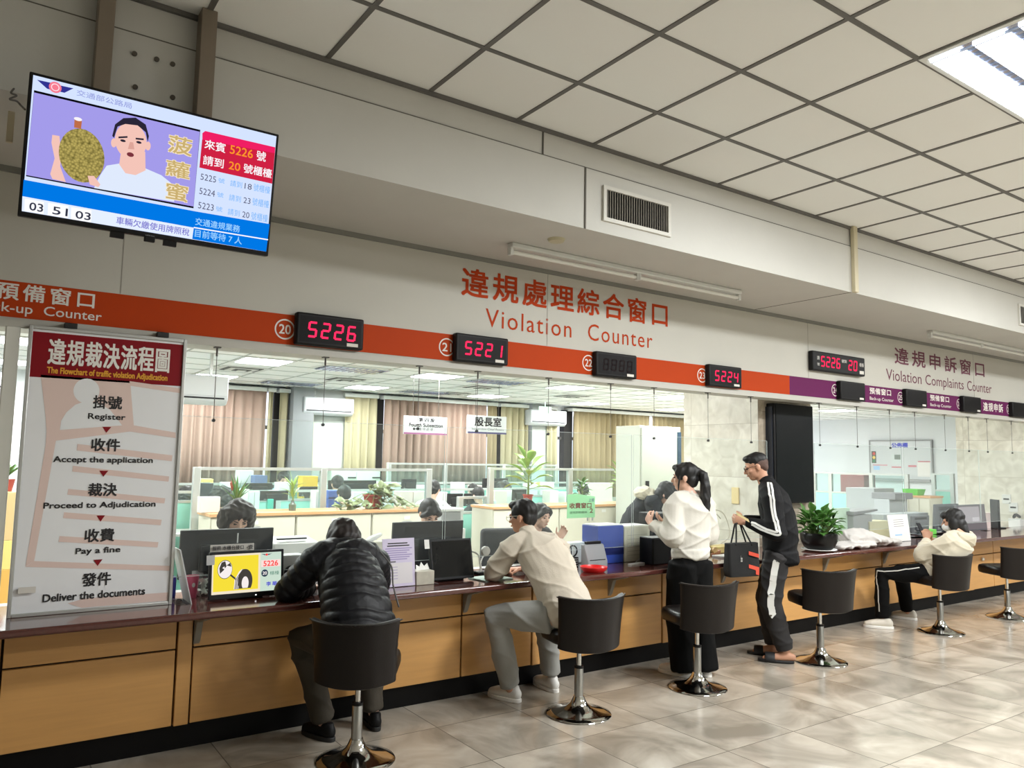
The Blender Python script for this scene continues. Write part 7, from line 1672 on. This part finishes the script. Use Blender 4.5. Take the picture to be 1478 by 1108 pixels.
# low glass partition, cabinet, copier and boxes
ps = [PX(1176, 690, 13.2).y, PX(1199, 690, 13.2).y, PX(1258, 690, 13.2).y, PX(1309, 690, 13.2).y]
partition(sorted(ps), 0, 0.02, PX(1220, 712, 13.2).z, PX(1230, 682, 13.2).z, 'glass and mint partition in the right hand room', 'y', 13.2)
ps = [PX(1348, 700, 14.5).y, PX(1375, 700, 14.5).y]
partition(sorted(ps), 0, 0.02, PX(1360, 709, 14.5).z, PX(1360, 683, 14.5).z, 'narrow partition half white half mint before the second pillar', 'y', 14.5)
def ybox(name, px0, py0, px1, py1, X, dep, col, label, cat, base=0.0, bevel=0.006):
    a, b = PX(px0, (py0+py1)/2, X), PX(px1, (py0+py1)/2, X); z1 = PX((px0+px1)/2, py0, X).z; z0 = base if base is not None else PX((px0+px1)/2, py1, X).z
    return tag(MB().box(X, X+dep, b.y, a.y, z0, z1).build(name, mat('room_item_%d_%d_%d' % col, col, 0.5), bevel=bevel), label, cat)
ybox('copier', 1221, 704, 1262, 735, 11.9, 0.6, (160, 165, 169), 'large white copier in the right hand room', 'copier')
ybox('red_cupboard', 1213, 685, 1247, 705, 14.2, 0.4, (150, 82, 84), 'dull red cupboard behind the glass partition of the right hand room', 'cupboard')
a, b = PX(1296, 720, 12.6), PX(1342, 720, 12.6); zt = PX(1320, 715, 12.6).z
t = thing('cabinet', (12.8, (a.y+b.y)/2, 0), 'low beige cabinet with brown top in the right hand room', 'cabinet')
part('carcass', MB().box(12.62, 13.0, b.y, a.y, 0, zt-0.03), M_beige, t, smooth=0); part('top', MB().box(12.6, 13.02, b.y-0.01, a.y+0.01, zt-0.03, zt), M_top, t, smooth=0)
for k in range(3):
    ya, yb = a.y+(b.y-a.y)*k/3, a.y+(b.y-a.y)*(k+1)/3; part('door', MB().box(12.605, 12.62, yb+0.01, ya-0.01, 0.05, zt-0.05), M_beige, t, bevel=0.003)
a, b = PX(1304, 712, 12.75), PX(1327, 712, 12.75); z1 = PX(1315, 705.5, 12.75).z
t = thing('basket', (12.85, (a.y+b.y)/2, zt), 'bright green plastic basket on the low beige cabinet', 'basket')
cy0 = (a.y+b.y)/2; hw = (a.y-b.y)/2
vs = []; 
for z, k, dd in ((zt, 0.82, 0.10), (z1, 1.0, 0.13), (z1, 0.95, 0.12), (zt+0.01, 0.78, 0.09)): vs += [(12.83-dd, cy0-hw*k, z), (12.83+dd, cy0-hw*k, z), (12.83+dd, cy0+hw*k, z), (12.83-dd, cy0+hw*k, z)]
fs = [(3,2,1,0)]+[(4*j+i, 4*j+(i+1)%4, 4*(j+1)+(i+1)%4, 4*(j+1)+i) for j in range(3) for i in range(4)]+[(12,13,14,15)]
part('tub', MB().add(vs, fs), mat('basket_green', (96, 200, 70), 0.4), t, smooth=0)
ybox('newspaper_stack', 1258, 711, 1292, 720, 11.2, 0.5, (120, 122, 126), 'dark newspapers lying over the white cupboard in the right hand room', 'newspapers', base=PX(1275, 720, 11.2).z)
ybox('cupboard', 1262, 720, 1284, 745, 11.2, 0.5, (160, 165, 170), 'small white cupboard under the dark newspapers', 'cupboard')
# behind the worktop at right
x0, x1, z0, z1 = pb(1204, 733, 1228, 772, 5.25)
bx_('monitor_hood', 1203, 733, 1227, 776, 5.30, (190, 212, 192), 'pale green panel behind the pot plant', 'panel', 0.03, base=DK)
x0, x1, z0, z1 = pb(1229, 735, 1256, 775, 5.25)
t = thing('printer', ((x0+x1)/2, 5.35, DK), 'grey printer with paper tray behind the white jacket on the worktop', 'printer')
part('casing', MB().box(x0, x1, 5.22, 5.5, DK, z1-0.06), M_pg, t, bevel=0.012); part('tray', MB().prism([(x0-0.02, 5.2, z1-0.06), (x1+0.08, 5.2, z1-0.02), (x1+0.08, 5.2, z1), (x0-0.02, 5.2, z1-0.02)], (0, 0.25, 0)), mat('tray_grey', (120, 122, 124), 0.5), t)
bx_('carton', 1256, 752, 1285, 784, 5.20, (198, 190, 156), 'khaki cartons behind the white jacket on the worktop', 'box', 0.2, base=DK)
bx_('paper_tray', 1275, 741, 1340, 752, 5.30, (150, 156, 160), 'grey paper tray with white sheets behind the standing white notice', 'tray', 0.18, base=DK)
def hline(F, w_, h_):
    for k in range(4): F.rect('print', M_greyt, w_*.25, w_*.75, h_*(.80-.08*k), h_*(.815-.08*k), 1)
    F.rect('print', mat('print_sky', (150, 190, 226), 0.6), w_*.25, w_*.6, h_*.22, h_*.27, 1)
notice(1285, 743, 1314, 781, 4.60, 'white paper notice standing on the worktop left of the phone', M_paper, fill=hline)
monitor(1316, 744, 1341, 768, 4.95, CT, 'dark grey tablet screen right of the standing white notice', 'back', m=mat('monitor_grey', (96, 99, 104), 0.5))
monitor(1349, 727, 1383, 766, 5.15, DK, 'grey monitor seen from behind left of the head of the phone reading woman', 'back', m=MATS['monitor_grey'])
def spread(t, c, up, n, w_, h_):
    for o in list(t.children):
        if o.name.startswith('screen'): bpy.data.objects.remove(o)
    F = Face(c+n*0.0142-Vector((1,0,0))*(w_/2-0.012)-up*(h_/2-0.018), (1,0,0), up, 0.0006); W, H = w_-0.024, h_-0.03
    F.rect('screen', emit('desk_grey_lit', (116, 110, 112), 1.0), 0, W, 0, H, 1); F.rect('window', emit('desk_window', (176, 168, 172), 1.0), W*.05, W*.78, H*.30, H*.95, 2); F.rect('window', emit('desk_window2', (206, 200, 204), 1.0), W*.5, W*.75, H*.34, H*.5, 3); F.flush(t)
monitor(1382, 728, 1423, 766, 5.0, CT, 'monitor with lit grey screen behind the head of the phone reading woman', 'front', m=MATS['monitor_grey'], tilt=0.08, extras=spread)
a, b = P(1434, 722, 4.95), P(1446, 772, 4.95)
t = thing('monitor', (b.x, 5.0, CT), 'thin dark monitor seen edge on right of the phone reading woman', 'monitor')
part('casing', MB().prism([(a.x, 4.85, a.z), (b.x-0.04, 5.08, b.z+0.05), (b.x+0.0, 5.08, b.z+0.05), (a.x+0.03, 4.85, a.z)], (0.03, 0.04, 0)) if False else MB().obox(((a.x+b.x)/2, 4.98, (a.z+b.z)/2+0.03), (0.72, 0.69, 0), (0, 0, 1), (0.69, -0.72, 0.1), (0.13, (a.z-b.z)/2-0.02, 0.014)), M_dk, t, bevel=0.004)
part('stand', MB().box((a.x+b.x)/2-0.0, (a.x+b.x)/2+0.05, 4.96, 5.0, CT, CT+0.15), M_dk, t); part('foot', MB().box((a.x+b.x)/2-0.08, (a.x+b.x)/2+0.13, 4.9, 5.01, CT, CT+0.014), M_dk, t, bevel=0.004)
# crumpled white jacket on the worktop
M_jkt = mat('jacket_white', (196, 192, 188), 0.8, var=0.05, bump=0.15, bscale=25)
q0, q1 = PZ(1200, 797, CT), PZ(1280, 793, CT)
y_ = 4.52; xa, xb = P(1198, 790, y_).x, P(1286, 790, y_).x
t = thing('folded_jacket', ((xa+xb)/2, y_, CT), 'crumpled white jacket lying on the worktop', 'jacket')
mb = MB(); L_ = xb-xa
mb.tube([(xa, y_-0.04, CT+0.03), (xa+L_*.25, y_-0.05, CT+0.035), (xa+L_*.55, y_-0.07, CT+0.03)], [(0.09, 0.028), (0.11, 0.032), (0.07, 0.03)], side=(0,1,0), n=20)
mb.tube([(xa+L_*.28, y_+0.03, CT+0.10), (xa+L_*.45, y_+0.02, CT+0.10), (xa+L_*.70, y_, CT+0.06), (xa+L_*.92, y_-0.03, CT+0.035), (xb, y_-0.08, CT+0.03)], [(0.10, 0.06), (0.13, 0.085), (0.13, 0.06), (0.09, 0.035), (0.03, 0.025)], side=(0,1,0), n=20)
remesh('cloth', mb, M_jkt, t, 0.01, 3, folds(0.018, (16, 20, 18), 4.0), clampz=CT+0.001)
part('buckle', MB().box(xa+L_*.70, xa+L_*.74, y_-0.02, y_+0.02, CT+0.105, CT+0.122), M_blk, t, bevel=0.003)
q = P(1205, 786, 4.72); lay('water_bottle', MB().lathe([(0, 0), (0.03, 0), (0.032, 0.10), (0.014, 0.14), (0.014, 0.16), (0, 0.16)], (q.x, 4.74, CT), 20), glass('bottle_clear', (236, 244, 246), 0.2, 0.1), 'clear plastic bottle between the pot plant and the white jacket', 'bottle')
for k, (a_, b_, col, lb) in enumerate(((1341, 1352, (120, 214, 90), 'green folder beside the dark grey tablet screen'),)): bx_('folder_stack', a_, 764, b_, 776, 4.9, col, lb, 'folder', 0.08, base=CT)
q = P(1400, 785, 4.75)
bx_('document_box', 1420, 740, 1432, 775, 5.2, (226, 206, 204), 'pale pink leaflets beside the lit grey screen monitor', 'leaflets', 0.1, base=DK); bx_('note_block', 1424, 770, 1434, 778, 4.8, (226, 206, 120), 'yellow note block on the worktop behind the phone reading woman', 'notes', 0.1, base=CT)
bx_('stamp_pad', 1446, 770, 1462, 777, 4.9, (206, 84, 88), 'red desk tray right of the thin dark monitor', 'tray', 0.12, base=CT)
q = P(1474, 742, 5.15)
t = thing('desk_telephone', (q.x, 5.2, DK), 'white desk telephone at the right edge of the photo', 'telephone')
part('body', MB().prism([(q.x-0.12, 5.12, DK), (q.x+0.12, 5.12, DK), (q.x+0.12, 5.12, DK+0.10), (q.x-0.12, 5.12, DK+0.14)], (0, 0.16, 0)), M_pw, t, bevel=0.008); part('handset', MB().bez([(q.x-0.12, 5.2, DK+0.16), (q.x-0.05, 5.2, DK+0.19), (q.x+0.08, 5.2, DK+0.15)], 0.022), M_dk, t)
for k in range(2): bx_('paper_stack', 1320+34*k, 778-2*k, 1345+34*k, 783-2*k, 4.72+0.1*k, (228, 228, 224), ('white sheets on the worktop by the hands of the phone reading woman', 'white sheets on the worktop behind the head of the phone reading woman')[k], 'papers', 0.14, base=CT)
bpy.context.view_layer.update()
